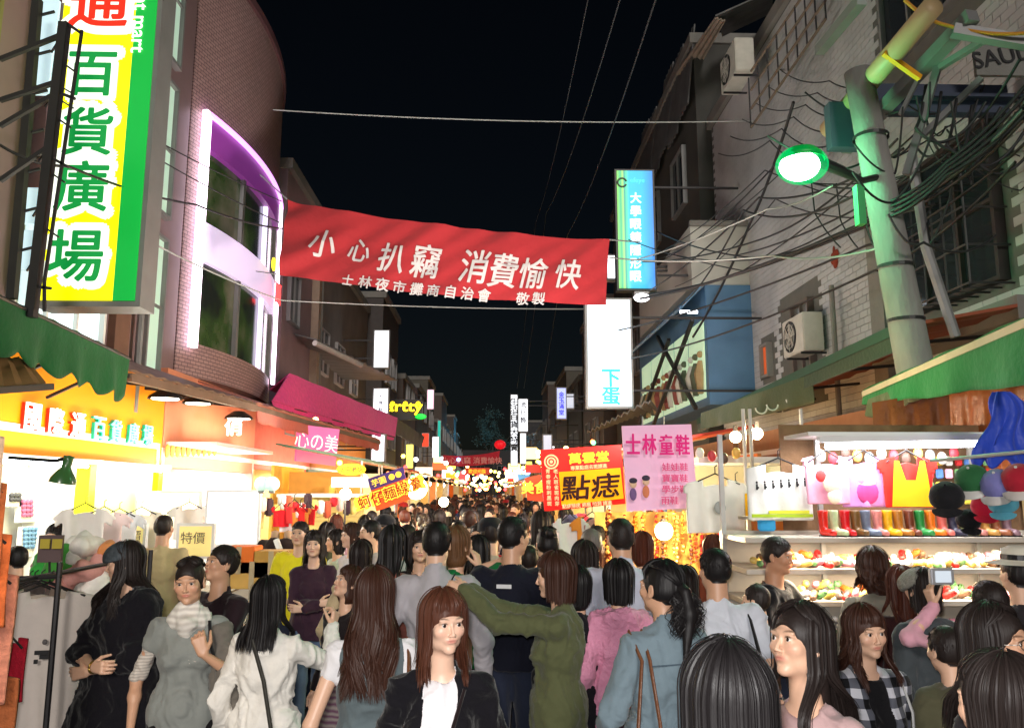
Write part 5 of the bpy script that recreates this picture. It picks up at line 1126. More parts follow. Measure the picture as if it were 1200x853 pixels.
for k in range(10):
    cable('long dark wire fanning out from the pole over the street', [P(1050+rc.uniform(-20, 60), rc.uniform(150, 240), 6.7), P(900+rc.uniform(-30, 30), rc.uniform(170, 330), 10), P(rc.uniform(720, 800), rc.uniform(250, 420), 16)], rc.uniform(.008, .014), M_cable, rc.uniform(.05, .25), group='wires fanning out from the pole')
for k in range(4): cable('bundle of thick sagging cable sweeping up past the pole to the right edge', [P(1040, 255-6*k, 6.5), P(1110, 205-5*k, 6.1), P(1215, 120-12*k, 5.6)], .016, M_cable, .05, group='thick cable bundle at the right')
# ================= right stalls
M_frame = mat('stall_frame', (.5, .5, .48), rough=.4, metal=.3)
def board(label, pts, Y, m, name='sign_board'):
    q = [P(x, y, Y+dy) for x, y, dy in pts]; r = thing(name, label, 'sign', q[0]); put(slab('board', q, -.03, m), r); return r, q
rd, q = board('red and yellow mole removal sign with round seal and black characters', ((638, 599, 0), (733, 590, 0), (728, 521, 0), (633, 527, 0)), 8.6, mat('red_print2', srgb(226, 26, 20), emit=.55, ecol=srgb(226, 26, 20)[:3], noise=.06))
Yr = 8.55
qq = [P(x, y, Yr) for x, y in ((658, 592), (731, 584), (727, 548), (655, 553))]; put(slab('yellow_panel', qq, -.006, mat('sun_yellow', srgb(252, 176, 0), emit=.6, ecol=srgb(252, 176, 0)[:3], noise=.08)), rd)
def sgn(t, x, y, hpx, Y, m, root, bold=.02, shear=0, ws=1, tilt=0):
    p = P(x, y, Y); o = lettering(t, hpx/FPX*Y, FACE_CAM(p)@Matrix.Rotation(tilt, 4, 'Z'), m, None, .004, bold, ws, 'lettering', shear); put(o, root)
M_yel = glow('yellow_print', (255, 200, 40), .9); M_dred = mat('dark_maroon', srgb(60, 0, 20)); M_cream = glow('cream_print', (255, 200, 150), .7)
sgn('萬雲堂', 690, 536, 12, Yr-.03, M_yel, rd, .04, ws=1.25, tilt=.07); sgn('專業點痣去斑請進', 690, 547, 5, Yr-.03, M_cream, rd, tilt=.07); sgn('點痣', 692, 570, 28, Yr-.04, M_dred, rd, .02, .12, 1.15, .07)
sgn('點痣除疣 疤痕 凹洞 請進', 688, 591, 5, Yr-.03, M_cream, rd, tilt=.08)
for x, t in ((642, '青春痘粉刺黑斑'), (651, '老人斑雀斑肉芽')):
    for i, ch in enumerate(t): sgn(ch, x+i*.3, 552+i*6.3, 5, Yr-.03, M_cream, rd)
p = P(646, 541, Yr-.02); g = MB(); T = Matrix.Translation(p)@Matrix.Rotation(math.pi/2, 4, 'X')
for r0, r1 in ((0, .018), (.032, .048), (.062, .078)): g.lathe([(r0, 0), (r0, .012), (r1, .012), (r1, 0)], 24, T)
put(g.build('seal', M_cream), rd)
pk2, q = board('pale pink childrens shoe sign with magenta characters hung right of the red sign', ((735, 599, 0), (818, 595, 0), (810, 497, 0), (729, 499, 0)), 6.15, mat('pale_pink', srgb(226, 178, 206), emit=.30, ecol=srgb(226, 178, 206)[:3], noise=.05)); Yk = 6.09
M_magi = mat('magenta_ink', srgb(214, 30, 120), emit=.3, ecol=srgb(214, 30, 120)[:3]); M_pinki = mat('pink_ink', srgb(220, 80, 130), emit=.2, ecol=srgb(220, 80, 130)[:3])
for ch, x in (('士', 742), ('林', 761), ('童', 781), ('鞋', 800)): sgn(ch, x, 520+(x-741)*.02, 23, Yk, M_magi, pk2, .02, 0, .68)
for i, t in enumerate(('娃娃鞋', '寶寶鞋', '學步鞋', '雨鞋')): sgn(t, 791 if i < 3 else 785, 547+i*13, 9, Yk, M_pinki, pk2, .015, 0, 1.05)
# plain generic children drawing (two simple figures)
for (x, y, c1) in ((742, 573, (120, 90, 140)), (757, 570, (220, 130, 90))):
    g = MB(); p = P(x, y-6, Yk); g.sphere(p, (.028, .007, .032), 10, 6); put(g.build('printed_head', mat('print_skin', srgb(230, 190, 160))), pk2); g = MB(); p = P(x, y-10, Yk-.005); g.sphere(p, (.032, .007, .022), 10, 6); put(g.build('printed_hair', mat('print_dark', (.04, .03, .06))), pk2)
    g = MB(); p = P(x, y+6, Yk); g.sphere(p, (.027, .007, .048), 10, 6); put(g.build('printed_body', mat('print_%d' % x, srgb(*c1))), pk2)
for x in (753, 778): g = MB(); g.tube([P(x, 498, 6.15), P(x, 488, 6.18)], .006, 5); put(g.build('hook', M_frame), pk2)
bn2, q = board('dark red banner board hanging left of the mole removal sign', ((618, 586, 0), (637, 588, 0), (633, 556, 0), (615, 560, 0)), 12, mat('dim_red', srgb(170, 60, 26), emit=.35, ecol=srgb(170, 60, 26)[:3]))
sgn('美食', 626, 571, 14, 11.9, M_yel, bn2, .02)
# --- t-shirts and hanging cloths
def shirt_mesh(w, h, sl=.16, seed=0, tank=False, neck=.10):
    """garment on a hanger: outline grid with sleeves, real thickness and folds"""
    rng = np.random.default_rng(seed); n, m = 26, 30; vs = []; ok = {}
    V = []; F = []
    def inside(u, v):
        x = (u-.5)*(w+2*sl); y = v*h
        if abs(x) < w/2 and not (y > h-neck*.7 and abs(x) < neck*(.9 if not tank else 1.3)): return not (tank and abs(x) > w*.32 and y > h*.72)
        return (not tank) and w/2 <= abs(x) < w/2+sl-(h-y)*.35 and y > h*.70-(abs(x)-w/2)*.5 and y < h-(abs(x)-w/2)*.55
    idx = {}
    for j in range(m+1):
        for i in range(n+1): idx[i, j] = len(V); x = (i/n-.5)*(w+2*sl); y = j/m*h; V.append((x, .02*math.sin(x*22+seed)+.012*math.sin(x*47+y*6+seed)*(1-j/m), y-abs(x)*(.22 if y > h*.8 else .22*y/h)))
    cells = [(i, j) for i in range(n) for j in range(m) if inside((i+.5)/n, (j+.5)/m)]
    F = [(idx[i, j], idx[i+1, j], idx[i+1, j+1], idx[i, j+1]) for i, j in cells]
    me = bpy.data.meshes.new('shirt'); me.from_pydata(V, [], F); bm = bmesh.new(); bm.from_mesh(me); bmesh.ops.delete(bm, geom=[v for v in bm.verts if not v.link_faces], context='VERTS')
    bmesh.ops.smooth_vert(bm, verts=[v for v in bm.verts if v.is_boundary], factor=.6, use_axis_x=True, use_axis_z=True, use_axis_y=False)
    r = bmesh.ops.solidify(bm, geom=bm.faces[:], thickness=.018); bmesh.ops.recalc_face_normals(bm, faces=bm.faces); bm.to_mesh(me); bm.free(); me.polygons.foreach_set('use_smooth', [True]*len(me.polygons)); return me
def hang_shirt(label, x, ytop, Y, w, h, m, rz=0, sl=.14, seed=0, tank=False, prints=(), cat='T-shirt', neck=.09, group=None, name='t_shirt'):
    p = P(x, ytop, Y); r = thing(name, label, cat, (p.x, Y, p.z-h), group); r.rotation_euler[2] = rz
    me = shirt_mesh(w, h, sl, seed, tank, neck); me.materials.append(m); o = link('cloth', me, r)
    g = MB(); g.tube([(-w*.42, 0, h-.06), (0, 0, h+.02), (w*.42, 0, h-.06)], .006, 5); g.tube([(0, 0, h+.02), (0, 0, h+.07), (.02, 0, h+.085)], .004, 5); g.build('hanger', M_dark, r)
    for kind, pm, px_, pz, s in prints:
        g = MB()
        if kind == 'blob': g.sphere((px_*w, -.022, pz*h), (s*w, .012, s*w*1.1), 12, 8)
        elif kind == 'bar': g.cbox((px_*w, -.026, pz*h), (s*w*2, .012, .022))
        elif kind == 'v': g.raw([(x*w, -.034, z*h) for x, z in ((-.42, .02), (.42, .02), (.36, .5), (-.36, .5), (-.1, .5), (-.22, .86), (-.31, .86), (.1, .5), (.31, .86), (.22, .86))], [(0, 1, 2, 3), (3, 4, 5, 6), (7, 2, 8, 9)])
        elif kind == 'man': g.sphere((px_*w, -.03, pz*h+.03), (.008, .004, .009), 6, 4); g.cbox((px_*w, -.03, pz*h), (.012, .006, .04)); g.cbox((px_*w+.008, -.03, pz*h-.005), (.01, .006, .012))
        g.build('print', pm, r)
    return r
def warmshirt(name, rgb, e=.0): return cloth(name, rgb, bump=.2, noise=.06)
# --- shoe stall facing the camera
YS = 5.2
st = thing('stall', 'brightly lit shoe and cap stall on the right with white shelves', 'stall', (P(1050, 640, YS).x, YS, 0)); st_x0, st_x1 = P(868, 640, YS).x, P(1255, 640, YS).x
M_shelf = mat('white_shelf', (.6, .54, .46), rough=.4)
zs = [P(1000, 629, YS).z, P(1000, 665, YS).z, P(1000, 702, YS).z, P(1000, 745, YS).z]
for z in zs: g = MB(); g.box((st_x0, YS-.10, z-.03), (st_x1, YS+.42, z)); put(g.build('shelf', M_shelf), st)
g = MB(); g.box((st_x0, YS+.43, .12), (st_x1, YS+.47, zs[0]+.02)); put(g.build('back_panel', M_shelf), st)
g = MB(); g.box((st_x0, YS-.08, .12), (st_x1, YS+.42, zs[3]-.2)); put(g.build('counter', M_wood), st)
for x in (P(960, 600, YS+.4).x, P(1140, 600, YS+.4).x, st_x1, st_x0): g = MB(); g.box((x-.015, YS+.36, .12), (x+.015, YS+.39, P(1000, 518, YS+.4).z+.05)); put(g.build('post', M_frame), st)
g = MB(); zt = P(1000, 527, YS).z; g.box((P(945, 520, YS).x, YS-.04, zt+.09), (P(1160, 520, YS).x, YS+.4, zt+.115)); put(g.build('top_panel', M_wwall), st)
g = MB(); g.box((st_x0+.45, YS+.44, zs[0]+.02), (st_x1, YS+.46, zt+.2)); put(g.build('cloth_backdrop', cloth('stall_backdrop', (120, 92, 66), noise=.5, nscale=9)), st)
tl = thing('tube_lamp', 'long bright fluorescent tube above the hanging pink and red shirts', 'lamp', P(1056, 521, YS)); a, b = P(968, 523, YS-.05), P(1146, 520, YS-.05); g = MB(); g.tube([a, b], .02, 10); put(g.build('tube', glow('tube_hot', (244, 250, 255), 26)), tl); g = MB(); g.beam(a+Vector((-.05, 0, .045)), b+Vector((.05, 0, .045)), .05, .04); put(g.build('fitting', M_white), tl)
area((2.6, YS+.1, zt+.06), 1.2, 22, (.97, .98, 1), (0, 0, 0), sy=.25); area(((st_x0+st_x1)/2, YS-.02, zs[0]-.05), 1.6, 30, (1, .82, .58), (0, 0, 0), sy=.08); area(((st_x0+st_x1)/2, YS-.02, zs[1]-.05), 1.6, 28, (1, .82, .58), (0, 0, 0), sy=.08)
pinkP = glow('pink_print', (230, 120, 160), .4)
hang_shirt('pale pink shirt with a blurred child print hung leftmost under the tube', 968, 531, YS+.15, .30, .34, warmshirt('pale_pink_s', (236, 170, 196)), sl=.02, seed=3, prints=(('blob', mat('p_skin', srgb(236, 200, 180)), .05, .40, .20), ('blob', mat('p_red', srgb(220, 60, 60)), -.18, .55, .12), ('blob', mat('p_cream', srgb(240, 226, 200)), .1, .16, .16)))
hang_shirt('lilac pink shirt with a round pink picture hung second under the tube', 1012, 531, YS+.15, .31, .36, warmshirt('lilac_s', (226, 160, 226)), sl=.02, seed=5, prints=(('blob', mat('p_skin', (0, 0, 0)), 0, .5, .20), ('blob', mat('p_pink', srgb(220, 70, 140)), .0, .28, .24), ('blob', mat('p_pink2', srgb(240, 150, 190)), -.1, .5, .1)))
hang_shirt('red sleeveless shirt with a yellow front panel and small dark wing badge', 1062, 531, YS+.12, .33, .36, warmshirt('red_s', (230, 40, 30)), sl=.05, seed=6, prints=(('v', mat('p_yel', srgb(250, 200, 20), rough=.8), 0, 0, 0), ('bar', M_black, 0, .44, .14)))
# evolution style white shirts on rack
hs = hang_shirt('white shirt printed with a row of tiny walking figures over green grass', 912, 540, 5.45, .46, .40, warmshirt('white_s', (240, 240, 236)), sl=.0, seed=8, prints=tuple(('man', M_black, -.36+.12*i, .56+.01*i, 1) for i in range(7))+(('bar', mat('p_green', srgb(170, 200, 40)), 0, .08, .45), ('bar', mat('p_green2', srgb(220, 224, 60)), .1, .14, .3)))
hang_shirt('white shirt with a faint grey crest hanging below the pink sign', 838, 558, 6.0, .44, .42, warmshirt('white_s2', (236, 234, 222)), sl=.05, seed=9, prints=(('blob', mat('p_grey', (.35, .38, .36)), .05, .45, .10),))
hang_shirt('yellow cloth corner peeking out beside the white crest shirt', 862, 566, 6.1, .22, .26, warmshirt('yellow_s', (246, 190, 20)), sl=.0, seed=10)
for k, (x, y, w, h, c, lb) in enumerate(((668, 604, .22, .45, (238, 238, 232), 'narrow white shirt below the left of the red sign'), (694, 602, .28, .40, (236, 150, 60), 'orange and white scarf cloth below the red sign'), (712, 604, .3, .5, (196, 150, 146), 'dusty pink draped cloth below the red sign'), (742, 602, .24, .45, (236, 232, 220), 'white blouse below the left edge of the pink sign'), (760, 604, .26, .48, (240, 236, 226), 'white blouse below the middle of the pink sign'))):
    hang_shirt(lb, x, y, 7.6, w, h, warmshirt('stall_c%d' % k, c), sl=.10, seed=20+k)
rk = thing('stall', 'white topped clothes stall with a glaring bulb behind the ponytailed woman', 'stall', (1.9, 6.6, 0)); 
g = MB(); a, b = P(815, 540, 6.4), P(945, 534, 6.4); g.box((a.x, 6.3, a.z-.02), (b.x, 7.2, a.z+.03)); put(g.build('roof_panel', M_wwall), rk)
g = MB(); g.box((a.x, 7.25, .12), (b.x+.2, 7.29, a.z)); put(g.build('back_panel', mat('cream_panel', srgb(236, 222, 190))), rk)
for x in (876, 884, 945): g = MB(); q = P(x, 600, 6.2); g.tube([(q.x, 6.2, .12), (q.x, 6.2, a.z+.4)], .015, 6); put(g.build('post', M_frame), rk)
g = MB(); a, b = P(880, 606, 5.6), P(948, 600, 5.6); g.box((a.x, 5.55, a.z-.02), (b.x, 5.9, a.z)); put(g.build('tray', M_shelf), rk)
g = MB(); a, b = P(884, 634, 5.8), P(948, 611, 5.8); g.box((a.x, 5.8, a.z), (b.x, 5.85, b.z)); put(g.build('orange_panel', mat('orange_panel', srgb(236, 130, 50))), rk)
bk_ = thing('cloth', 'folded sky blue cloth on the tray above the orange panel', 'cloth'); g = MB(); a = P(893, 613, 5.6); g.box((a.x-.05, 5.52, a.z-.05), (a.x+.07, 5.56, a.z+.03)); put(g.build('fold', cloth('sky_blue', (60, 160, 220)), None, bevel=.01), bk_)
# beaded accessory stall with hot lamp
bs = thing('stall', 'golden lit accessory stall hung with strings of beads', 'stall', (1.6, 7.2, 0)); rng = random.Random(4)
a, b = P(700, 720, 7.0), P(872, 600, 7.0)
g = MB(); g.box((a.x, 7.05, .3), (b.x, 7.1, b.z)); put(g.build('back_panel', mat('gold_panel', srgb(240, 190, 100))), bs)
bead_c = [mat('bead_%d' % i, srgb(*c), rough=.3) for i, c in enumerate(((150, 60, 30), (220, 120, 40), (90, 40, 30), (236, 180, 90), (180, 30, 40)))]
for i in range(38):
    x = rng.uniform(762, 868) if i % 3 else rng.uniform(700, 760); y0 = rng.uniform(596, 612); n = rng.randint(9, 16); g = MB()
    for j in range(n): q = P(x+rng.uniform(-1, 1), y0+j*5.2, 6.95-.1*rng.random()); g.sphere(q, rng.uniform(.012, .02), 5, 4)
    put(g.build('bead_string', bead_c[i % 5]), bs)
for k, (x, y, Y, pw, lb) in enumerate(((778, 622, 6.7, 70, 'hot bare bulb glaring in front of the bead strings'), (887, 508, 6.6, 45, 'bright bare bulb above the white shirts'), (862, 512, 6.8, 8, 'smaller bulb left of the bright one above the white shirts'), (488, 572, 9.6, 90, 'glaring bulb just right of the tilted orange sign'), (520, 588, 15, 40, 'small distant bulb over the left crowd'))):
    r = thing('bare_bulb', lb, 'lamp', P(x, y, Y)); c = P(x, y, Y); g = MB(); g.sphere(c, (.075, .05, .05, .13, .09)[k], 12, 8); put(g.build('bulb', G_bulb, None, True), r); g = MB(); g.lathe([(.0, .1), (.02, .1), (.022, .045)], 8, Matrix.Translation(c)); put(g.build('socket', M_dark), r); point(c+Vector((0, -.12, 0)), pw, (1, .74, .40), .06)
# --- boots on the top shelf
def boot_mesh():
    F_ = Field((-.08, -.07, -.01), (.16, .07, .25), .008); F_.cone((-.015, 0, .05), (-.02, 0, .215), .034, .042, .02); F_.cone((-.01, 0, .035), (.085, 0, .028), .036, .032, .02); F_.boxsub((-1, -1, .215), (1, 1, 1), .003); F_.boxsub((-1, -1, -1), (1, 1, .002), .002)
    v, f = F_.extract(); return mesh_np('shell', v, f, None, True)
bm0 = boot_mesh(); sm = MB(); sm.cbox((.035, 0, .004), (.16, .066, .014)); solem = sm.build('sole', M_black, None, bevel=.004); sole_me = solem.data; bpy.data.objects.remove(solem)
bcol = [('red and cream', (210, 40, 30)), ('pale green', (190, 210, 160)), ('bright red', (200, 20, 30)), ('dark brown gold', (110, 80, 40)), ('slate grey', (110, 120, 140)), ('pink dotted', (226, 140, 130)), ('yellow', (230, 180, 30)), ('brown and gold', (170, 110, 40)), ('dark brown', (110, 56, 36)), ('green', (40, 130, 60)), ('orange', (230, 120, 30)), ('rose', (210, 110, 100)), ('navy', (50, 50, 70)), ('olive grey', (130, 130, 90)), ('dusty pink', (190, 120, 110)), ('tan', (190, 140, 70)), ('brown', (150, 90, 60)), ('mauve grey', (140, 110, 120))]
for i, (nm, c) in enumerate(bcol):
    x = 966+i*12.6; p = P(x, 629, YS+.08); r = thing('rain_boot', '%s small rain boot on the top shelf under the shirts' % nm, 'boot', (p.x, YS+.06, zs[0]), 'row of rain boots on the shelf'); r.rotation_euler[2] = -1.2+.25*math.sin(i*2.1)
    r.scale = (.78, .78, .78); me = bm0.copy(); me.materials.append(mat('boot_%d' % i, srgb(*c), rough=.3, noise=.3, nscale=30, coat=.3)); link('shell', me, r); link('sole', sole_me, r)
# small shoes crammed on lower shelves
shm = [];
def slip_mesh():
    F_ = Field((-.04, -.09, -.01), (.04, .09, .06), .008); F_.cone((0, -.05, .016), (0, .045, .014), .024, .026, .01); F_.cone((0, -.04, .03), (0, -.035, .04), .018, .018, .01); F_.ell((0, -.03, .045), (.014, .03, .02), .004, True); v, f = F_.extract(); return mesh_np('upper', v, f, None, True)
sl0 = slip_mesh(); cols_ = [(240, 230, 220), (230, 150, 170), (200, 40, 40), (250, 220, 120), (110, 80, 60), (230, 120, 50), (90, 140, 90), (245, 240, 235)]
for lv, (z, n, y) in enumerate(((zs[1], 42, 650), (zs[2], 36, 690), (zs[3], 28, 735))):
    for i in range(n):
        for row in range(2):
            c = random.randrange(8); me = sl0.copy() if ('slip', c) not in MATS else MATS['slip', c]
            if ('slip', c) not in MATS: me.materials.append(mat('slip_%d' % c, srgb(*cols_[c]), rough=.45, noise=.2)); MATS['slip', c] = me
            x = st_x0+.12+(st_x1-st_x0-.2)*(i+.5*row)/n; o = link('small_shoe', me); o.location = (x, YS+.0+row*.16+random.uniform(-.02, .02), z+.014+.05*row*random.random()); o.rotation_euler = (random.uniform(-.5, .4), random.uniform(-.2, .2), random.uniform(-.6, .6)); o.scale = (.85,)*3
            tag(o, 'tiny child shoe packed among many on the %s shelf of the stall' % ('second', 'third', 'lowest')[lv], 'shoe', 'small shoes packed on the %s shelf' % ('second', 'third', 'lowest')[lv])
for k in range(34):
    cc = [(120, 170, 110), (240, 220, 90), (230, 230, 220), (200, 60, 60), (90, 130, 190), (240, 170, 190)][k % 6]; x = 1090+(k % 9)*11; y = 540+(k//9)*15
    tag(MB().cbox(P(x, y, YS+.38), (.05, .02, .066)).build('package', mat('pack_%d' % (k % 6), srgb(*cc), rough=.25, noise=.3, nscale=30), None, False, .006), 'small %s wrapped package pegged behind the caps' % ['sage green', 'yellow', 'white', 'red', 'blue', 'pink'][k % 6], 'package', 'packages pegged behind the caps')
for k in range(22):
    cc = [(236, 230, 220), (190, 60, 70), (90, 70, 60), (230, 180, 90), (150, 180, 200)][k % 5]; x = 820+k*14.2
    if 872 < x < 952: continue
    tag(MB().sphere(P(x, 531+3*(k % 3), YS+.3 if x > 960 else 6.2), (.035, .02, .045), 10, 7).build('purse', mat('purse_%d' % (k % 5), srgb(*cc), rough=.5, noise=.3, nscale=20), None, True), 'tiny %s purse dangling along the top of the right stalls' % ['cream', 'crimson', 'brown', 'gold', 'powder blue'][k % 5], 'purse', 'purses dangling along the right stalls')
# --- caps
def cap(label, x, y, Y, c1, c2, s=1.0, rot=(0, 0, 0)):
    p = P(x, y, Y); r = thing('cap', label, 'cap', p); r.rotation_euler = (.65, 0, -rot[2]); r.scale = (s*.9, s*.9, s*.9)
    g = MB(); g.lathe([(.098, 0), (.100, .03), (.088, .075), (.055, .105), (0, .115)], 22); g.build('crown', c1, r, True)
    g = MB(); g.grid(lambda u, v: ((u-.5)*.17*(1-.25*v*v), -.085-(.085*v)*(1-(2*u-1)**2*.55), .006-.02*(2*u-1)**2-.006*v), 12, 5); g.grid(lambda u, v: ((u-.5)*.17*(1-.25*v*v), -.085-(.085*v)*(1-(2*u-1)**2*.55), .012-.02*(2*u-1)**2-.006*v), 12, 5); g.build('brim', c2, r, True)
    g = MB(); g.sphere((0, 0, .116), .009, 8, 5); g.build('button', c2, r); return r
wc = mat('cap_white', (.6, .58, .55), rough=.8)
for k, (x, y, Y, c1, c2, s, rz, lb) in enumerate(((1110, 586, 4.2, (22, 22, 26), None, .95, .6, 'black cap hanging leftmost beside the shirts'), (1141, 566, 4.2, (40, 96, 56), wc, .95, .9, 'green cap with pale brim above the black one'), (1171, 572, 4.1, (120, 120, 180), wc, .95, .9, 'lavender blue cap with pale brim'), (1197, 566, 4.0, (170, 30, 50), wc, .95, .9, 'dark red cap at the right edge'), (1155, 596, 4.3, (200, 30, 60), None, .8, .5, 'red and black cap hanging under the green one'), (1176, 592, 4.15, (80, 150, 170), None, .8, .7, 'pale teal cap bottom under the lavender one'), (1134, 612, 4.4, (24, 24, 28), None, .7, .2, 'second black cap hanging low by the boots'))):
    m1 = cloth('cap_%d' % k, c1, rough=.8); cap(lb, x, y, Y, m1, c2 or m1, s, (.7, .2, rz))
g = MB(); a, b = P(1090, 540, 4.5), P(1215, 528, 4.0); cr_ = thing('rail', 'thin rail the caps hang from at the right edge', 'rail', a); put((lambda: (g.tube([a, b], .01, 6), g.build('bar', M_frame))[1])(), cr_)
bp = thing('raincoat', 'crumpled royal blue raincoat hanging at the right edge', 'raincoat', P(1182, 540, 4.7)); g = MB(); c = P(1178, 500, 4.7)
def bpf(u, v): t = u*6.283; w = .05+.11*v**.7+.02*math.sin(v*9); return (c.x+.03*math.sin(v*6)+w*math.cos(t)*(1+.16*math.sin(5*t+v*7)), c.y+.5*w*math.sin(t)*(1+.2*math.sin(7*t)), c.z+.21-.43*v+.03*math.sin(6*t)*v)
g.grid(bpf, 48, 14); put(g.build('cloth', cloth('royal_blue', (46, 74, 190), rough=.4), None, True), bp)
wh = thing('sun_hat', 'white brimmed hat with dark band on a stand at the right edge', 'hat', P(1196, 655, 3.9)); T = Matrix.Translation(P(1198, 660, 3.9)); g = MB(); g.lathe([(.16, 0), (.10, .015), (.09, .02), (.085, .07), (.05, .085), (0, .088)], 24, T); put(g.build('crown', mat('hat_straw', (.7, .66, .55)), None, True), wh); g = MB(); g.lathe([(.092, .02), (.09, .045)], 24, T); put(g.build('band', M_black), wh)
# ================= LEFT foreground rack and clothes
gk = thing('clothes_rack', 'dark steel garment rack with tee shirts at the lower left', 'rack', (P(62, 700, 4.6).x, 4.6, .13)); YG = 4.6
g = MB(); q0, q1 = P(70, 663, YG), P(52, 853, YG); g.tube([q0+Vector((0, 0, .02)), (q0.x, YG, .13)], .016, 8); put(g.build('post', M_dark), gk)
g = MB(); g.tube([(q0.x-.0, YG+1.2, q0.z), (q0.x, YG+1.2, .13)], .016, 8); put(g.build('post', M_dark), gk)
g = MB(); g.tube([P(14, 678, YG), P(72, 675, YG)], .013, 8); put(g.build('arm', M_dark), gk)
g = MB(); a, b = Vector((q0.x-.12, YG-.25, q0.z-.06)), Vector((q0.x-.12, YG+1.3, q0.z-.06)); g.tube([a, b], .013, 8); put(g.build('rail', M_dark), gk)
for k, (x, y, Y, c, lb) in enumerate(((58, 686, 4.75, (196, 186, 178), 'front grey tee shirt with a small dark print on the rack'), (48, 684, 5.0, (172, 160, 146), 'second grey brown tee shirt on the rack'), (40, 684, 5.2, (120, 104, 92), 'third brownish tee shirt on the rack'), (34, 684, 5.4, (96, 84, 78), 'last dark tee shirt on the rack'))):
    hang_shirt(lb, x, y, Y, .46, .80, warmshirt('rack_%d' % k, c), rz=.15, sl=.17, seed=40+k, prints=((('bar', M_black, .0, .55, .08), ('bar', M_black, .03, .52, .05), ('blob', mat('print_grey', (.10, .09, .09)), .02, .62, .03), ('bar', M_black, -.06, .49, .02)) if k == 0 else ()))
for k, (x, y, Y, w, h, c, lb) in enumerate(((-22, 505, 3.3, .18, .42, (236, 200, 170), 'cream ruffled top at the top of the left edge clothes column'), (-20, 560, 3.35, .18, .40, (206, 110, 60), 'rust orange top in the left edge clothes column'), (-22, 620, 3.4, .22, .40, (240, 120, 60), 'orange tee shirt in the left edge clothes column'), (-18, 668, 3.5, .24, .55, (250, 160, 130), 'peach shirt with a small black print at the left edge'), (8, 745, 3.9, .16, .30, (230, 30, 60), 'bright red folded shirt low at the left edge'), (-8, 790, 3.6, .20, .35, (200, 110, 60), 'brown and orange patterned cloth at the bottom left'))):
    hang_shirt(lb, x, y, Y, w, h, mat('edge_%d' % k, srgb(*[int(v*.8) for v in c]), rough=.9, noise=.55, nscale=26, bump=.8, bscale=30), rz=.35, sl=.0, neck=.05, seed=60+k, prints=(('blob', M_black, .3, .78, .08),) if k == 3 else ())
point(P(-12, 640, 3.0)+Vector((0, 0, .0)), 9, (1, .8, .55), .1)
# heap of plush goods on the left table
tb = thing('table', 'low display table of heaped plush goods beside the rack', 'table', (-3.0, 6.0, .13)); g = MB(); g.box((-3.9, 5.6, .78), (-2.35, 6.6, .82)); put(g.build('top', M_wood), tb)
for x, y in ((-3.85, 5.65), (-2.4, 5.65), (-3.85, 6.5), (-2.4, 6.5)): g = MB(); g.box((x, y, .13), (x+.05, y+.05, .78)); put(g.build('leg', M_dark), tb)
plc = [((210, 150, 140), 96, 672, 'dusty pink'), ((240, 236, 224), 88, 650, 'cream'), ((220, 160, 150), 120, 668, 'light pink'), ((226, 222, 210), 98, 690, 'off white'), ((60, 170, 70), 55, 664, 'bright green'), ((70, 150, 60), 68, 660, 'leaf green'), ((236, 230, 220), 104, 640, 'ivory'), ((230, 150, 90), 128, 655, 'apricot'), ((200, 190, 180), 84, 700, 'pale grey'), ((240, 226, 200), 112, 652, 'vanilla'), ((190, 130, 120), 80, 680, 'old rose'), ((245, 240, 230), 118, 690, 'white')]
for k, (c, x, y, nm) in enumerate(plc):
    Y = 5.7+.05*(k % 5); p = P(x, y, Y); r = thing('cushion', '%s plush cushion in the heap beside the rack' % nm, 'cushion', p, 'heap of plush cushions'); F_ = Field((-.22, -.16, -.14), (.22, .16, .14), .016); F_.cone((-.07, 0, 0), (.07, .01, .01), .062, .07, .03); F_.ell((.02, -.05, .05), (.05, .05, .05), .03); F_.ell((-.06, -.04, -.04), (.05, .05, .04), .03); v, f = F_.extract(); v = fold(v, f, .010, k)
    put_ = link('stuffing', mesh_np('stuffing', v, f, cloth('plush_%d' % k, c, noise=.2), True), r); r.rotation_euler = (k, k*2.1, k*.7)
g = MB(); 
for k, (z0, n) in enumerate(((.85, 9), (1.0, 7))):
    for i in range(n):
        x = -3.8+i*.17+.05*k; o = link('cushion', None) if False else None
cr2 = thing('placard', 'small framed placard with two yellow panels held before the pegboard', 'sign', P(58, 645, 5.3)); a, b = P(43, 659, 5.3), P(73, 627, 5.3); g = MB(); g.box((a.x, 5.3, a.z), (b.x, 5.33, b.z)); put(g.build('frame', mat('mauve_frame', (.12, .08, .08))), cr2)
for x in (53, 67): g = MB(); q = P(x, 637, 5.28); g.cbox(q, (.06, .01, .06)); put(g.build('panel', mat('mustard', (.5, .4, .05))), cr2)
g = MB(); g.tube([P(58, 658, 5.3), P(58, 676, 5.3)], .008, 6); put(g.build('stem', M_dark), cr2)
for k, (x, y, Y, c, nm) in enumerate(((100, 592, 7.2, (246, 240, 236), 'ivory blouse'), (122, 596, 7.6, (250, 226, 226), 'blush blouse'), (140, 598, 8.0, (236, 240, 246), 'ice white vest'), (166, 596, 8.6, (250, 240, 220), 'cream vest'), (222, 590, 9.8, (244, 236, 226), 'pale linen top'), (246, 592, 10.2, (240, 200, 190), 'shell pink top'), (262, 590, 10.6, (250, 246, 240), 'bright white top'), (296, 584, 11.4, (236, 190, 120), 'honey coloured top'))):
    hang_shirt('%s hanging in the glare of the left shopfronts' % nm, x, y, Y, .34, .42, warmshirt('glare_%d' % k, c), rz=.3, sl=.10, seed=90+k)
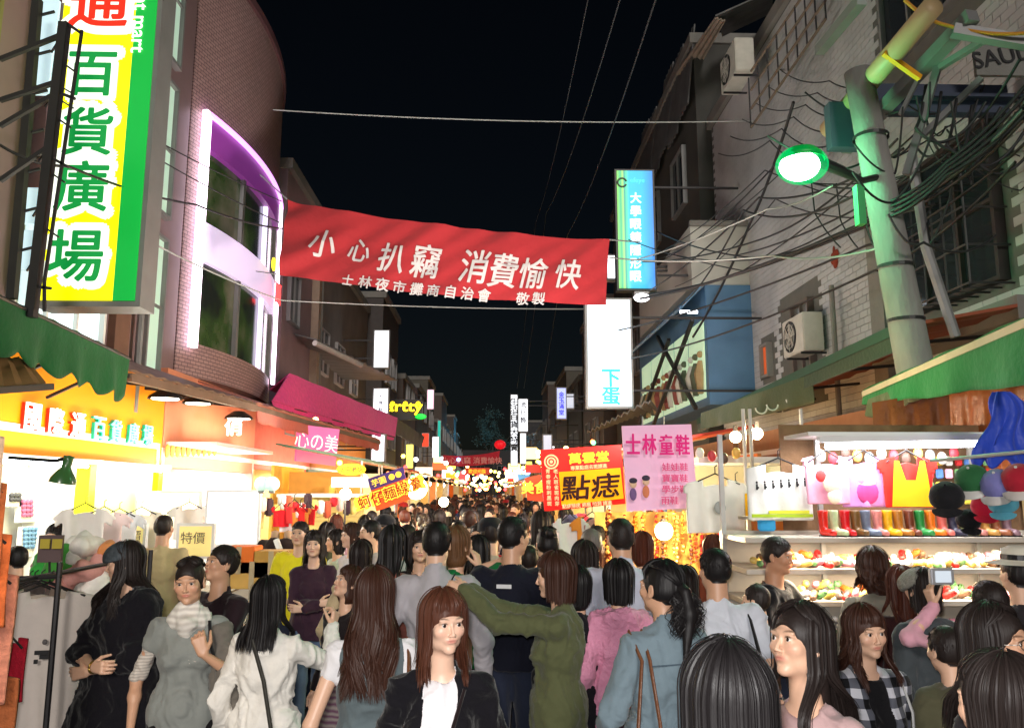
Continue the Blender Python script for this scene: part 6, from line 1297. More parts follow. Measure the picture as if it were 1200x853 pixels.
for k in range(16):
    x = 300+k*7.6; y = 588+((k*5) % 4)*3; Y = 10.6+.1*k; cc = [(220, 40, 50), (240, 200, 190), (60, 40, 50), (250, 220, 120), (236, 236, 240), (200, 90, 60)][k % 6]
    tag(MB().cbox(P(x, y, Y), (.10, .10, .14+.05*(k % 3))).build('hanging_pouch', warmshirt('pouch_%d' % (k % 6), cc), None, True, .02), 'small %s pouch hanging over the left stall counter' % ['red', 'blush', 'dark', 'yellow', 'white', 'rust'][k % 6], 'pouch', 'pouches hanging over the left stall counter')
# mannequins in black jackets
for k, (x, lb) in enumerate(((322, 'headless mannequin in a black jacket left of the yellow shirt person'), (337, 'headless mannequin with a white scarf draped over black jacket'))):
    r = thing('mannequin', lb, 'mannequin', (P(x, 640, 9.4).x, 9.4, 0)); spec = dict(); v, f = garment_top(spec, .02, seed=k, hem=.8); o = link('jacket', mesh_np('jacket', v, f, cloth('mannequin_black', (34, 22, 20)), True), r); g = MB(); g.lathe([(.045, 1.38), (.05, 1.44), (.045, 1.50), (0, 1.52)], 14); g.build('neck', mat('mannequin_tan', (.3, .2, .12)), r, True); g = MB(); g.tube([(0, 0, .14), (0, 0, .85)], .025); g.build('stand', M_dark, r); g = MB(); g.lathe([(0, .13), (.2, .13), (.2, .15), (0, .16)], 16); g.build('base', M_dark, r)
    if k: g = MB(); g.tube([(-.1, -.13, 1.42), (-.02, -.16, 1.25), (.08, -.15, 1.1)], .035, 8); g.build('scarf', M_white, r, True)
# kraft boxes and lit goods
for k, (x, y, w, lb) in enumerate(((322, 660, .34, 'upper kraft box by the mannequins'), (300, 672, .5, 'wide kraft box of goods before the white screen'), (285, 655, .3, 'small glowing tray of orange goods'))):
    r = thing('carton', lb, 'box', P(x, y, 8.2)); p = P(x, y, 8.2); g = MB(); g.cbox(p, (w, .3, .26)); put(g.build('box', mat('kraft_%d' % k, srgb(*((196, 150, 70), (214, 170, 90), (240, 120, 40))[k])), None, bevel=.008), r); g = MB(); g.cbox(p+Vector((0, -.1535, .0)), (.05, .004, .26)); put(g.build('tape', mat('tape', (.5, .4, .25))), r)
bh = [('left', 307), ('right', 319)]
for nm, x in bh: r = thing('globe_lamp', 'pale green round globe, %s one of the pair above the white screen' % nm, 'lamp', P(x, 567, 9.3)); g = MB(); g.sphere(P(x, 567, 9.3), .085, 16, 10); put(g.build('globe', glow('pale_green_globe', (190, 226, 210), .8), None, True), r); g = MB(); c = P(x, 567, 9.3); g.cbox((c.x, c.y, c.z-.09), (.06, .06, .03)); put(g.build('base', M_grey), r)
for k, (x, y, c) in enumerate(((330, 600, (220, 30, 40)), (345, 596, (236, 60, 60)), (352, 602, (230, 140, 60)), (360, 598, (200, 30, 30)), (338, 606, (240, 220, 220)))): hang_shirt('%s top hanging above the mannequins' % ['crimson', 'scarlet', 'apricot orange', 'deep red', 'pale pink'][k], x, y-9, 9.6, .2, .26, warmshirt('mq_%d' % k, c), sl=.04, seed=80+k)
# ================= people near the camera
def acc(root, name, m, mb, label=None, smooth=True):
    o = mb.build(name, m, root, smooth)
    if label: o['label'] = label
    return o
def bag_mesh(w, h, d, m, root, loc, rz=0, name='bag', seed=0, sag=.02, tilt=0):
    F_ = Field((-w, -d, -h), (w, d, h), .012)
    F_.cone((-w*.32, 0, -h*.28), (w*.32, 0, -h*.28), min(d, h)*.42, min(d, h)*.42, .04, fy=.7); F_.cone((-w*.3, 0, h*.2), (w*.3, 0, h*.2), min(d, h)*.28, min(d, h)*.28, .10, fy=.6); F_.cone((0, 0, -h*.2), (0, 0, h*.25), w*.3, w*.26, .05, fy=.35)
    v, f = F_.extract(); v = fold(v, f, .012, seed); o = link(name, mesh_np(name, v, f, m, True), root); o.location = loc; o.rotation_euler = (0, tilt, rz); return o
def strap(root, pts, m, w=.018, t=.006):
    g = MB(); pts = [Vector(p) for p in pts]; vs = []
    for i, p in enumerate(pts):
        T = (pts[min(i+1, len(pts)-1)]-pts[max(i-1, 0)]).normalized(); o = Vector((p.x, p.y, 0)); o = o.normalized() if o.length > 1e-4 else Vector((0, -1, 0)); W = T.cross(o).normalized()*w/2; N = W.cross(T).normalized()*t
        vs += [p-W, p+W, p+W+N, p-W+N]
    fs = [(i*4+k, i*4+(k+1) % 4, (i+1)*4+(k+1) % 4, (i+1)*4+k) for i in range(len(pts)-1) for k in range(4)]
    g.raw(vs, fs); return g.build('strap', m, root, True)
def plaid():
    m = cloth('plaid', (210, 210, 215), noise=.05); nt = m.node_tree; N = nt.nodes; L = nt.links; tc = N.new('ShaderNodeTexCoord'); sp = N.new('ShaderNodeSeparateXYZ'); L.new(tc.outputs['Object'], sp.inputs[0]); out = []
    for ax in (0, 2):
        a = N.new('ShaderNodeMath'); a.operation = 'MULTIPLY'; a.inputs[1].default_value = 1/.078; L.new(sp.outputs[ax], a.inputs[0]); f = N.new('ShaderNodeMath'); f.operation = 'FRACT'; L.new(a.outputs[0], f.inputs[0]); g = N.new('ShaderNodeMath'); g.operation = 'GREATER_THAN'; g.inputs[1].default_value = .5; L.new(f.outputs[0], g.inputs[0]); out.append(g)
    s = N.new('ShaderNodeMath'); s.operation = 'ADD'; L.new(out[0].outputs[0], s.inputs[0]); L.new(out[1].outputs[0], s.inputs[1]); h = N.new('ShaderNodeMath'); h.operation = 'DIVIDE'; h.inputs[1].default_value = 2; L.new(s.outputs[0], h.inputs[0]); cr = N.new('ShaderNodeValToRGB'); cr.color_ramp.interpolation = 'CONSTANT'; L.new(h.outputs[0], cr.inputs[0]); e = cr.color_ramp.elements; e[0].color = srgb(200, 200, 208); e[1].position = .3; e[1].color = srgb(92, 94, 104); q = e.new(.8); q.color = srgb(14, 14, 18); L.new(cr.outputs[0], N['Principled BSDF'].inputs['Base Color']); return m
C = cloth
def knitpat(name, a, b, sc=60):
    m = C(name, a); nt = m.node_tree; N = nt.nodes; L = nt.links; tc = N.new('ShaderNodeTexCoord'); w = N.new('ShaderNodeTexWave'); w.bands_direction = 'Z'; w.inputs['Scale'].default_value = sc/6; w.inputs['Distortion'].default_value = 3; L.new(tc.outputs['Object'], w.inputs[0]); mx = N.new('ShaderNodeMix'); mx.data_type = 'RGBA'; mx.inputs[6].default_value = srgb(*a); mx.inputs[7].default_value = srgb(*b); L.new(w.outputs[0], mx.inputs[0]); L.new(mx.outputs[2], N['Principled BSDF'].inputs['Base Color']); return m
J = C('dark_jeans', (38, 44, 62)); JB = C('blue_jeans', (92, 112, 140)); BK = C('black_cloth', (20, 19, 22))
# yaw: 0 back to camera, 180 faces it, +90 faces left in the picture
# 1 black cape lady
A_front = lambda s, x=.02, z=1.0: dict(w=(x, .20, z), pole=(s*1, -.3, -.5), d=(-s, .15, .05), n=(0, -1, .1), curl=.5)
h = person('woman in a black cape and patterned grey head scarf looking left', 152, 636, 3.45, yaw=158, q=3, skin=0, hair='soft', style='long', hlen=.34, wavy=1.2, fringe=False, head=(-46, -4, 0),
    spec=dict(R=dict(w=(-.03, .21, 1.08), pole=(.8, .1, -.8), d=(-1, .25, .10), n=(0, -1, -.1), curl=.55), L=dict(w=(.02, .20, 1.05), pole=(-.8, 0, -.8), d=(1, .2, -.15), n=(0, -1, 0), curl=.5)),
    tops=[dict(m=C('cape_black', (14, 12, 20), bump=.6), name='cape', sleeve='elbow', hem=.30, flare=.20, bulk=.045, neck=.06, amp=.018), dict(m=C('grey_inner', (150, 150, 160)), name='collar', sleeve='none', hem=1.2, neck=.05, collar=True, infl=.006)], bottom_m=BK)
F_ = Field((-.2, -.2, -.1), (.2, .2, .2), .007); F_.ell((0, -.014, .050), (.090, .108, .090), .01); F_.boxsub((-1, -1, -1), (1, 1, .035), .01); v, f = F_.extract(); v = to_body(v, Rz(math.radians(-46))@Rx(math.radians(-14))); link('head_scarf', mesh_np('head_scarf', v, f, mat('scarf_pat', srgb(70, 78, 84), rough=.8, noise=.8, nscale=45, bump=.3), True), h)
g = MB(); W = np.array((-.03, .21, 1.08)); g.tube([Vector(W)+Vector((.035*0+.0, .03*math.cos(t), .03*math.sin(t))) for t in np.linspace(0, 6.283, 13)], .006, 5); acc(h, 'watch', mat('gold', (.6, .4, .1), metal=.9, rough=.3), g)
# 2 grey tee lady
h = person('short haired woman in a grey tee and white scarf carrying a grey jacket', 226, 656, 3.1, yaw=192, q=3, skin=1, hair='soft', style='bun', hlen=.05, fringe=False, head=(-6, -3, 3),
    spec=dict(L=dict(w=(-.10, .17, 1.26), pole=(-.8, -.2, -1), d=(.35, .0, 1), n=(.1, -1, 0), curl=1.0), R=dict(w=(.235, .06, .90), pole=(.5, -1, 0), d=(0, .15, -1), n=(-1, .3, 0), curl=.7)),
    tops=[dict(m=C('grey_tee', (134, 138, 134)), name='tee', sleeve='cap', hem=.80, neck=.07, bulk=.0, amp=.011), dict(m=knitpat('stripe_sleeve', (214, 206, 196), (176, 168, 160), 120), name='undershirt', sleeve='elbow', hem=1.1, neck=.06, infl=.003)], bottom_m=BK)
F_ = Field((-.2, -.2, 1.3), (.2, .2, 1.55), .009); F_.cone((-.05, .0, 1.405), (.05, .0, 1.405), .060, .060, .03); F_.cone((-.03, .01, 1.45), (.03, .01, 1.45), .048, .048, .02); F_.cone((0, .06, 1.38), (0, .065, 1.34), .05, .03, .03); v, f = F_.extract(); v = fold(v, f, .012, 4); link('scarf', mesh_np('scarf', v, f, knitpat('white_knit', (226, 222, 214), (196, 190, 182), 60), True), h)
strap(h, [(-.11, .10, 1.41), (-.125, .14, 1.30), (-.17, .12, 1.15), (-.22, .06, 1.0)], BK)
F_ = Field((-.5, -.25, .3), (0, .35, 1.45), .014); F_.cone((-.16, .02, 1.33), (-.24, .07, 1.0), .055, .075, .04); F_.cone((-.24, .07, 1.0), (-.27, .08, .45), .085, .12, .05, fy=.7); F_.cone((-.2, .10, 1.15), (-.25, .12, .6), .05, .06, .05); v, f = F_.extract(); v = fold(v, f, .02, 8); o = link('jacket', mesh_np('jacket', v, f, C('taupe_jacket', (112, 106, 98), bump=.6), True), h); o['label'] = 'grey jacket draped over the left arm'
# 3 man behind
person('dark haired person in a dark coat pressing a hand to the chest', 257, 640, 4.0, yaw=150, q=2, skin=1, hair='soft', style='short', hvol=.004, head=(-14, 16, 0), spec=dict(male=True, L=dict(w=(.03, .17, 1.24), pole=(-1, 0, -.8), d=(1, .1, .15), n=(0, -1, 0), curl=.25)), tops=[dict(m=C('dark_coat', (38, 24, 30)), name='coat', hem=.75, collar=True, bulk=.015)])
# 4 white blouse girl
h = person('long black haired woman in a white blouse from behind raising one arm', 318, 677, 3.0, yaw=-12, q=3, hair='black', style='long', hlen=.26, head=(-16, 6, 0),
    spec=dict(R=dict(w=(.20, .36, 1.40), pole=(.6, -.2, -1), d=(.1, .3, .9), n=(-1, .2, 0), curl=1.1)),
    tops=[dict(m=C('white_blouse', (232, 228, 220), bump=.5), name='blouse', sleeve='long', hem=.74, neck=.06, bulk=.012, flare=.02, amp=.016)], bottom_m=J)
bag_mesh(.20, .27, .13, C('bag_charcoal', (52, 50, 44), rough=.5), h, (.17, -.17, .80), .3, seed=3); strap(h, [(-.02, -.135, 1.415), (.06, -.15, 1.22), (.12, -.17, 1.0)], C('bag_charcoal', (0, 0, 0)), .02)
# 5 girl looking down
person('brown haired girl looking down to the left behind the raised arm', 404, 664, 3.75, yaw=140, q=2, hair='brown', style='bob', hlen=.14, head=(-10, 22, 0), tops=[dict(m=C('black_sweater', (30, 24, 26)), name='sweater', collar=True)], bottom_m=knitpat('knit_skirt', (150, 140, 136), (104, 70, 92), 50), legs='skirt')
# 6 white tee, camisole
h = person('woman with long wavy brown hair in a white tee and grey camisole seen from behind', 440, 666, 2.55, yaw=4, q=3, hair='brown', style='long', hlen=.40, wavy=1.6, head=(-14, 4, 0),
    spec=dict(L=dict(w=(-.25, .05, .90), pole=(-.3, -1, 0), d=(0, .2, -1), n=(1, 0, 0), curl=.5)),
    tops=[dict(m=C('white_tee', (226, 224, 226)), name='tee', sleeve='cap', hem=.86, neck=.07, amp=.012), dict(m=C('grey_cami', (96, 108, 112)), name='camisole', sleeve='none', hem=.80, neck=.0, infl=.018, neckz=1.2)], bottom_m=J)
bag_mesh(.26, .20, .15, mat('black_patent', (.015, .014, .014), rough=.22, coat=.5, bump=.4, bscale=14), h, (.10, -.20, .92), .1, seed=5, name='handbag'); MB_brown = mat('brown_leather', (.16, .06, .025), rough=.4, bump=.3, bscale=30)
strap(h, [(.135, .03, 1.41), (.15, -.09, 1.36), (.155, -.16, 1.15), (.15, -.21, 1.02)], MB_brown, .026); strap(h, [(-.12, -.22, 1.0), (.0, -.26, 1.03), (.2, -.24, 1.05)], MB_brown, .02)
for sx_ in (-1, 1): strap(h, [(sx_*.085, -.02, 1.415), (sx_*.08, -.105, 1.34), (sx_*.10, -.128, 1.22)], C('black_strap', (12, 12, 14)), .010, .008)
for i in range(4): g = MB(); T = Matrix.Translation((-.06+i*.10, -.275, .97+.01*i))@Matrix.Rotation(math.pi/2, 4, 'X'); g.lathe([(.010, 0), (.016, .004), (.018, -.004)], 12, T); acc(h, 'eyelet', mat('brass', (.6, .42, .2), metal=1, rough=.25), g)
# 7 hero girl
h = person('girl with reddish brown fringe and black jacket looking to the right', 518, 694, -2.95, yaw=180, q=3, skin=2, hair='red', style='long', hlen=.24, wavy=.4, head=(26, 0, 0), hvol=.002,
    tops=[dict(m=C('black_jacket', (15, 13, 20), bump=.6), name='jacket', sleeve='long', hem=.78, open_front=.055, bulk=.006, neck=.07, amp=.014), dict(m=C('white_tee2', (236, 232, 236)), name='tee', sleeve='none', hem=.9, neck=.07, infl=.008)], bottom_m=J)
for k, (x, z, c) in enumerate(((0, 1.07, (230, 60, 140)), (-.035, 1.06, (240, 200, 40)), (.035, 1.08, (236, 70, 150)), (.0, 1.03, (250, 90, 160)), (-.02, 1.10, (150, 160, 90)), (.03, 1.11, (120, 130, 90)), (-.04, 1.02, (236, 60, 140)))): g = MB(); g.sphere((x, .1105+.004*(k % 2), z), (.022, .006, .018), 10, 6); acc(h, 'print', mat('print_hero_%d' % k, srgb(*c)), g)
strap(h, [(-.09, .10, 1.38), (-.05, .135, 1.25), (.0, .150, 1.14), (.07, .15, 1.02), (.14, .12, .92)], C('strap_dark', (30, 18, 20)), .014)
# 8 man in pale shirt from behind
h = person('man in a pale grey shirt from behind with a thin black strap', 512, 613, 3.9, yaw=-4, q=2, hair='black', style='short', hvol=.006, spec=dict(male=True, L=dict(w=(-.26, .10, .92), pole=(-.3, -1, 0))), tops=[dict(m=C('pale_grey_shirt', (176, 172, 178)), name='shirt', sleeve='long', hem=.78, collar=True, bulk=.014)], bottom_m=J); strap(h, [(.10, .0, 1.43), (.085, -.115, 1.38), (.05, -.15, 1.15), (.0, -.15, .95)], BK, .018)
# 9 green top brown hair
person('brown haired woman in a bright green top holding a hand to the ear', 537, 618, 4.35, yaw=-30, q=2, hair='tan', style='bob', hlen=.10, head=(-20, 5, 0), spec=dict(R=dict(w=(.13, .04, 1.46), pole=(1, -.3, -.6), d=(-.3, .1, .9), n=(-1, 0, 0), curl=.5)), tops=[dict(m=C('bright_green', (50, 190, 60)), sleeve='short', name='top')])
# 10 man in black tee
h = person('man in a black tee with a white label between the shoulders', 600, 607, 4.15, yaw=-12, q=2, skin=1, hair='black', style='short', hvol=.005, head=(-34, 0, 0), spec=dict(male=True), tops=[dict(m=C('navy_black', (20, 22, 36)), sleeve='short', name='tee', bulk=.01)], bottom_m=J)
g = MB(); g.cbox((-.02, -.139, 1.335), (.085, .004, .022)); acc(h, 'label_print', mat('label_white', (.7, .7, .72)), g, smooth=False)
# 11 olive coat
h = person('girl in a long olive green coat stretching both arms out to the left', 652, 650, 3.1, yaw=78, q=3, skin=0, hair='brown', style='bob', hlen=.16, head=(4, -2, 0), hvol=.004,
    spec=dict(R=dict(w=(.10, .48, 1.50), pole=(.4, -.1, -1), d=(-.2, 1, .16), n=(-1, -.1, -.3), curl=.7), L=dict(w=(-.14, .46, 1.53), pole=(-.4, -.1, -1), d=(.2, 1, .2), n=(1, -.1, -.3), curl=.9)),
    tops=[dict(m=C('olive_coat', (88, 92, 62), bump=.6), name='coat', sleeve='long', hem=.42, bulk=.018, flare=.05, neck=.06, amp=.014)], bottom_m=BK)
# 12 white shirt man
person('crew cut man in a pale blue white shirt from behind near the red sign', 727, 608, 4.1, yaw=5, q=2, skin=1, hair='soft', style='short', spec=dict(male=True, L=dict(w=(-.25, .16, .95), pole=(-.4, -1, 0))), tops=[dict(m=C('bluewhite_shirt', (186, 190, 206)), name='shirt', collar=True, hem=.78, bulk=.018)], bottom_m=J)
# 13 pink quilted girl
person('black bobbed girl in a pink quilted jacket from behind', 723, 658, 3.35, yaw=12, q=2, hair='black', style='bob', hlen=.15, hvol=.002, head=(8, 2, 0), tops=[dict(m=C('pink_quilt', (226, 150, 180), bump=.9, bscale=34, rough=.5), name='jacket', hem=.8, bulk=.026, amp=.014, hood=True)], bottom_m=JB)
# 14 denim jacket
h = person('woman with a ponytail in a pale denim jacket carrying a brown bag', 774, 659, 2.6, yaw=18, q=3, skin=1, hair='black', style='pony', hlen=.20, wavy=1.5, head=(22, 4, 0),
    spec=dict(L=dict(w=(-.26, .10, .92), pole=(-.6, -1, 0))), tops=[dict(m=C('pale_denim', (118, 136, 146), bump=.5), name='jacket', sleeve='long', hem=.72, collar=True, bulk=.022, amp=.014)], bottom_m=JB)
bag_mesh(.15, .22, .11, MB_brown, h, (-.17, -.20, .82), .1, seed=9, name='handbag')
for dx in (-.03, .03): strap(h, [(-.13+dx, .0, 1.43), (-.15+dx*.6, -.125, 1.33), (-.17+dx*1.6, -.175, 1.10), (-.18+dx*2, -.2, .93)], MB_brown, .014)
g = MB(); q_ = to_body(np.array([[0, -.125, .02]]), Rz(math.radians(22))@Rx(math.radians(4)))[0]; g.tube([Vector(q_)+Vector((.02*math.cos(t), 0, .02*math.sin(t))) for t in np.linspace(0, 6.283, 12)], .005, 6); acc(h, 'hair_tie', mat('tie', (.5, .45, .35)), g)
g = MB(); g.grid(lambda u, v: ((u-.5)*.27, -.146-.0*v-.006*math.cos((u-.5)*3), 1.315-.006*v), 12, 1); acc(h, 'yoke_seam', C('denim_dark', (76, 92, 104)), g)
# 15 man white tee
h = person('man in a white tee shirt with a dark shoulder strap from behind', 838, 644, 3.2, yaw=-8, q=3, skin=1, hair='black', style='short', hlen=0, hvol=.004, head=(20, 0, 0), spec=dict(male=True), tops=[dict(m=C('white_tee3', (206, 210, 220)), name='tee', sleeve='short', hem=.84, bulk=.01, amp=.012)], bottom_m=J); strap(h, [(.14, .02, 1.42), (.15, -.1, 1.36), (.18, -.14, 1.2), (.22, -.12, 1.0)], BK, .03)
# 16 nearest head
person('glossy black head of hair nearest the camera at the bottom', 846, 757, 1.62, yaw=8, q=3, hair='black', style='long', hlen=.34, hvol=.004, head=(0, 6, 0), nstr=4500, tops=[dict(m=C('grey_jumper', (90, 90, 96)), name='jumper')])
# 17 profile lady
h = person('woman with long dark hair and mauve top looking down left with hand at mouth', 934, 711, 2.2, yaw=128, q=3, skin=0, hair='soft', style='long', hlen=.30, fringe=False, head=(-14, 12, 4), hvol=.002,
    spec=dict(R=dict(w=(.035, .17, 1.36), pole=(.8, .2, -1), d=(-.1, -.05, 1), n=(-.3, -1, 0), curl=.7)), tops=[dict(m=C('mauve_top', (190, 158, 158)), name='top', sleeve='long', hem=.8, neck=.085)], bottom_m=J); strap(h, [(.11, -.03, 1.43), (.12, -.13, 1.3), (.1, -.14, 1.1)], C('strap_dark', (0, 0, 0)), .02)
# 18 plaid
h = person('girl with wavy brown hair in a black and white checked jacket', 1012, 711, 2.75, yaw=186, q=3, skin=0, hair='brown', style='long', hlen=.26, wavy=1.5, head=(2, 0, 2), tops=[dict(m=plaid(), name='jacket', hem=.8, open_front=.045, bulk=.012), dict(m=BK, name='top', sleeve='none', neck=.085, infl=.006)], bottom_m=J); strap(h, [(-.11, .06, 1.41), (-.105, .15, 1.28), (-.10, .155, 1.1), (-.10, .15, .95)], C('grey_strap', (190, 190, 190)), .02)
# 19 vendor in black tee
person('man in a black tee by the shoe stall looking to the right', 908, 630, 4.2, yaw=-128, q=2, skin=3, hair='soft', style='short', hvol=.004, head=(-6, -4, 0), spec=dict(male=True, R=dict(w=(.24, .20, 1.02), pole=(.6, -1, 0)), L=dict(w=(-.12, .24, 1.05), pole=(-1, -.3, 0), d=(1, .2, 0), n=(0, -1, 0))), tops=[dict(m=C('black_polo', (16, 16, 20)), sleeve='short', name='tee', neck=.09, bulk=.01)], bottom_m=J)
# 20 hooded woman
person('dark curly haired woman with a pale grey hood facing the shoe stall', 1021, 644, 3.9, yaw=-6, q=2, hair='brown', style='long', hlen=.16, wavy=1.8, hvol=.008, head=(0, 2, 0), tops=[dict(m=C('grey_hood', (150, 146, 132)), name='hooded_top', hood=True, hem=.8, bulk=.02)], bottom_m=J)
# 21 beret
h = person('woman in a pale grey knitted cap and dark jacket among the stall customers', 1079, 667, 3.45, yaw=15, q=2, hair='soft', style='bob', hlen=.14, hvol=-.004, head=(0, 4, 0), tops=[dict(m=C('slate_jacket', (66, 72, 76)), name='jacket', hem=.7, bulk=.03, hood=True)], bottom_m=J)
F_ = Field((-.2, -.2, -.1), (.2, .2, .2), .008); F_.ell((0, -.03, .048), (.100, .118, .082), .01); F_.boxsub((-1, -1, -1), (1, 1, .02), .01); v, f = F_.extract(); v = fold(v, f, .006, 2); v = to_body(v, Rx(math.radians(-22))); link('knitted_cap', mesh_np('knitted_cap', v, f, C('grey_knit', (138, 136, 126), bump=.8, bscale=60), True), h)
# 22 raised arm with phone
h = person('dark haired person with a pink sleeve raising one hand to take a photo', 1158, 682, 3.2, yaw=5, q=2, hair='soft', style='short', hvol=.004, spec=dict(L=dict(w=(-.17, .22, 1.56), pole=(-1, -.1, -.8), d=(-.25, .15, 1), n=(1, .1, 0), curl=.8)), tops=[dict(m=C('pale_pink_sleeve', (216, 160, 176)), name='shirt')], bottom_m=J)
cm_ = thing('camera', 'small silver camera held up by the raised pink sleeved hand', 'camera', (0, 0, 0)); c = P(1103, 675, 3.05); g = MB(); g.cbox(c, (.09, .025, .06)); put(g.build('body', mat('silver', (.5, .5, .52), metal=.7, rough=.3), None, bevel=.005), cm_); g = MB(); g.cbox(c+Vector((0, -.014, 0)), (.06, .002, .042)); put(g.build('screen', glow('cam_screen', (180, 190, 200), .6)), cm_)
# 23 glasses
h = person('woman with glasses and long black hair at the right edge looking right', 1168, 712, 2.25, yaw=-158, q=3, skin=1, hair='soft', style='long', hlen=.30, fringe=False, head=(10, 6, 0), hvol=.002, tops=[dict(m=C('dark_top', (40, 36, 40)), name='top')], bottom_m=J)
HR = Rz(math.radians(10))@Rx(math.radians(6)); 
for s in (-1, 1): g = MB(); g.tube([Vector(to_body(np.array([[s*.031+.024*math.cos(t), .094-.004*abs(math.cos(t)), .006+.016*math.sin(t)]]), HR)[0]) for t in np.linspace(0, 6.283, 17)], .0016, 5, cap=False); acc(h, 'glasses_frame', mat('wire', (.6, .55, .5), metal=1, rough=.3), g); g = MB(); g.tube([Vector(to_body(np.array([[s*.055, .09, .008]]), HR)[0]), Vector(to_body(np.array([[s*.082, .0, .008]]), HR)[0])], .0014, 5); acc(h, 'glasses_arm', mat('wire', (0, 0, 0)), g)
g = MB(); g.tube([Vector(to_body(np.array([[x, .099, .010]]), HR)[0]) for x in (-.008, .008)], .0016, 5); acc(h, 'glasses_bridge', mat('wire', (0, 0, 0)), g)
# 24 nearest right
person('auburn dark head of hair cut off by the bottom right corner', 1168, 772, 1.85, yaw=20, q=3, hair='soft', style='bob', hlen=.12, hvol=.006, nstr=4000, head=(10, 4, 0), tops=[dict(m=C('khaki_coat', (90, 84, 62)), name='coat', bulk=.02)])
person('person in an olive jacket squeezed between checked jacket and right corner', 1108, 735, 2.75, yaw=10, q=2, hair='soft', style='short', hvol=.004, tops=[dict(m=C('olive_jacket', (78, 76, 56)), name='jacket', bulk=.03, hood=True)])
# 25.. middle distance
M2 = [
 ('man in a beige jacket from behind at the yellow shop', 193, 604, 6.3, 0, 'soft', 'short', (190, 172, 130), 1, 1, None),
 ('child looking out between the plush goods and pegboard', 67, 615, 6.0, 178, 'soft', 'bob', (120, 90, 90), 0, 0, None),
 ('dark haired person behind the rack at the left edge', 20, 640, 5.2, 60, 'black', 'short', (60, 50, 50), 0, 1, None),
 ('tall person in a bright yellow tee facing the camera', 352, 611, 6.2, 172, 'soft', 'short', (240, 226, 40), 0, 1, None),
 ('woman in a dark cardigan and pale jeans with folded arms', 369, 623, 5.7, 190, 'soft', 'long', (58, 36, 52), 2, 0, 'fold'),
 ('woman in a pale green jacket looking left by the slatted stall', 394, 621, 6.4, 120, 'soft', 'bob', (190, 206, 190), 0, 0, None),
 ('woman in a white patterned jacket facing left near the slatted stall', 412, 614, 6.2, 130, 'brown', 'bob', (226, 220, 224), 2, 0, None),
 ('person with black glasses looking left behind the long haired woman', 434, 610, 6.0, 110, 'black', 'short', (170, 160, 160), 0, 1, 'glasses'),
 ('dark haired person with a beige hood from behind', 424, 634, 4.7, -10, 'soft', 'bob', (196, 176, 140), 0, 0, 'hood'),
 ('tall woman with long straight black hair from behind', 462, 617, 4.4, -20, 'black', 'long', (150, 90, 80), 0, 0, None),
 ('woman in a black top facing the camera beside the pale shirt man', 492, 624, 5.0, 182, 'soft', 'long', (22, 20, 24), 0, 0, None),
 ('man in a pale tee partly behind the woman in black top', 477, 615, 5.4, 20, 'soft', 'short', (200, 206, 200), 0, 1, None),
 ('person in a dark cap and beige jacket holding up one hand', 575, 608, 5.2, 0, 'soft', 'short', (186, 170, 150), 0, 1, 'cap'),
 ('woman with black hair over a navy bag strap left of the black tee man', 560, 628, 4.7, 10, 'black', 'long', (60, 60, 90), 0, 0, None),
 ('woman with hair in a bun and a cream collar in the crowd', 641, 619, 4.7, 8, 'black', 'bun', (226, 196, 140), 0, 0, None),
 ('grey haired man in the crowd under the red sign', 692, 620, 5.0, 10, 'grey', 'short', (84, 82, 76), 1, 1, None),
 ('woman with long loose black hair just left of the pale blue shirt', 686, 635, 4.3, -14, 'soft', 'long', (190, 140, 110), 0, 0, None),
 ('person with a dark grey hooded top below the red sign', 634, 600, 5.8, 0, 'soft', 'long', (78, 84, 72), 0, 0, None),
 ('person with a fur collar behind the olive coat', 672, 676, 3.7, 6, 'soft', 'bob', (150, 110, 70), 0, 0, 'hood'),
 ('black coated woman directly behind the olive coat', 676, 665, 3.35, 0, 'black', 'bob', (22, 20, 26), 0, 0, None),
 ('curly brown haired woman warmly lit beside the beads', 835, 628, 5.0, 10, 'auburn', 'bob', (120, 60, 40), 0, 0, None),
 ('reddish brown haired woman right of the pale blue shirt man', 752, 624, 4.9, 6, 'auburn', 'bob', (130, 60, 40), 0, 0, None),
 ('woman with brown hair facing the bead strings', 864, 636, 5.0, 20, 'brown', 'bob', (110, 50, 30), 0, 0, None),
 ('woman half hidden behind the ponytail looking at the beads', 800, 664, 3.9, 14, 'soft', 'long', (70, 50, 40), 0, 0, None),
 ('person with a purple striped top left of the bun haired woman', 620, 640, 5.0, 0, 'soft', 'short', (70, 54, 120), 0, 1, None),
 ('dark haired person behind the raised camera hand', 1190, 650, 3.6, 0, 'black', 'short', (40, 36, 40), 0, 1, None),
 ('auburn haired person behind the grey knitted cap', 1055, 664, 3.7, -4, 'auburn', 'long', (60, 30, 30), 0, 0, None),
 ('young person looking left behind the hooded woman', 885, 690, 3.6, 60, 'soft', 'short', (50, 44, 50), 0, 1, None),
]
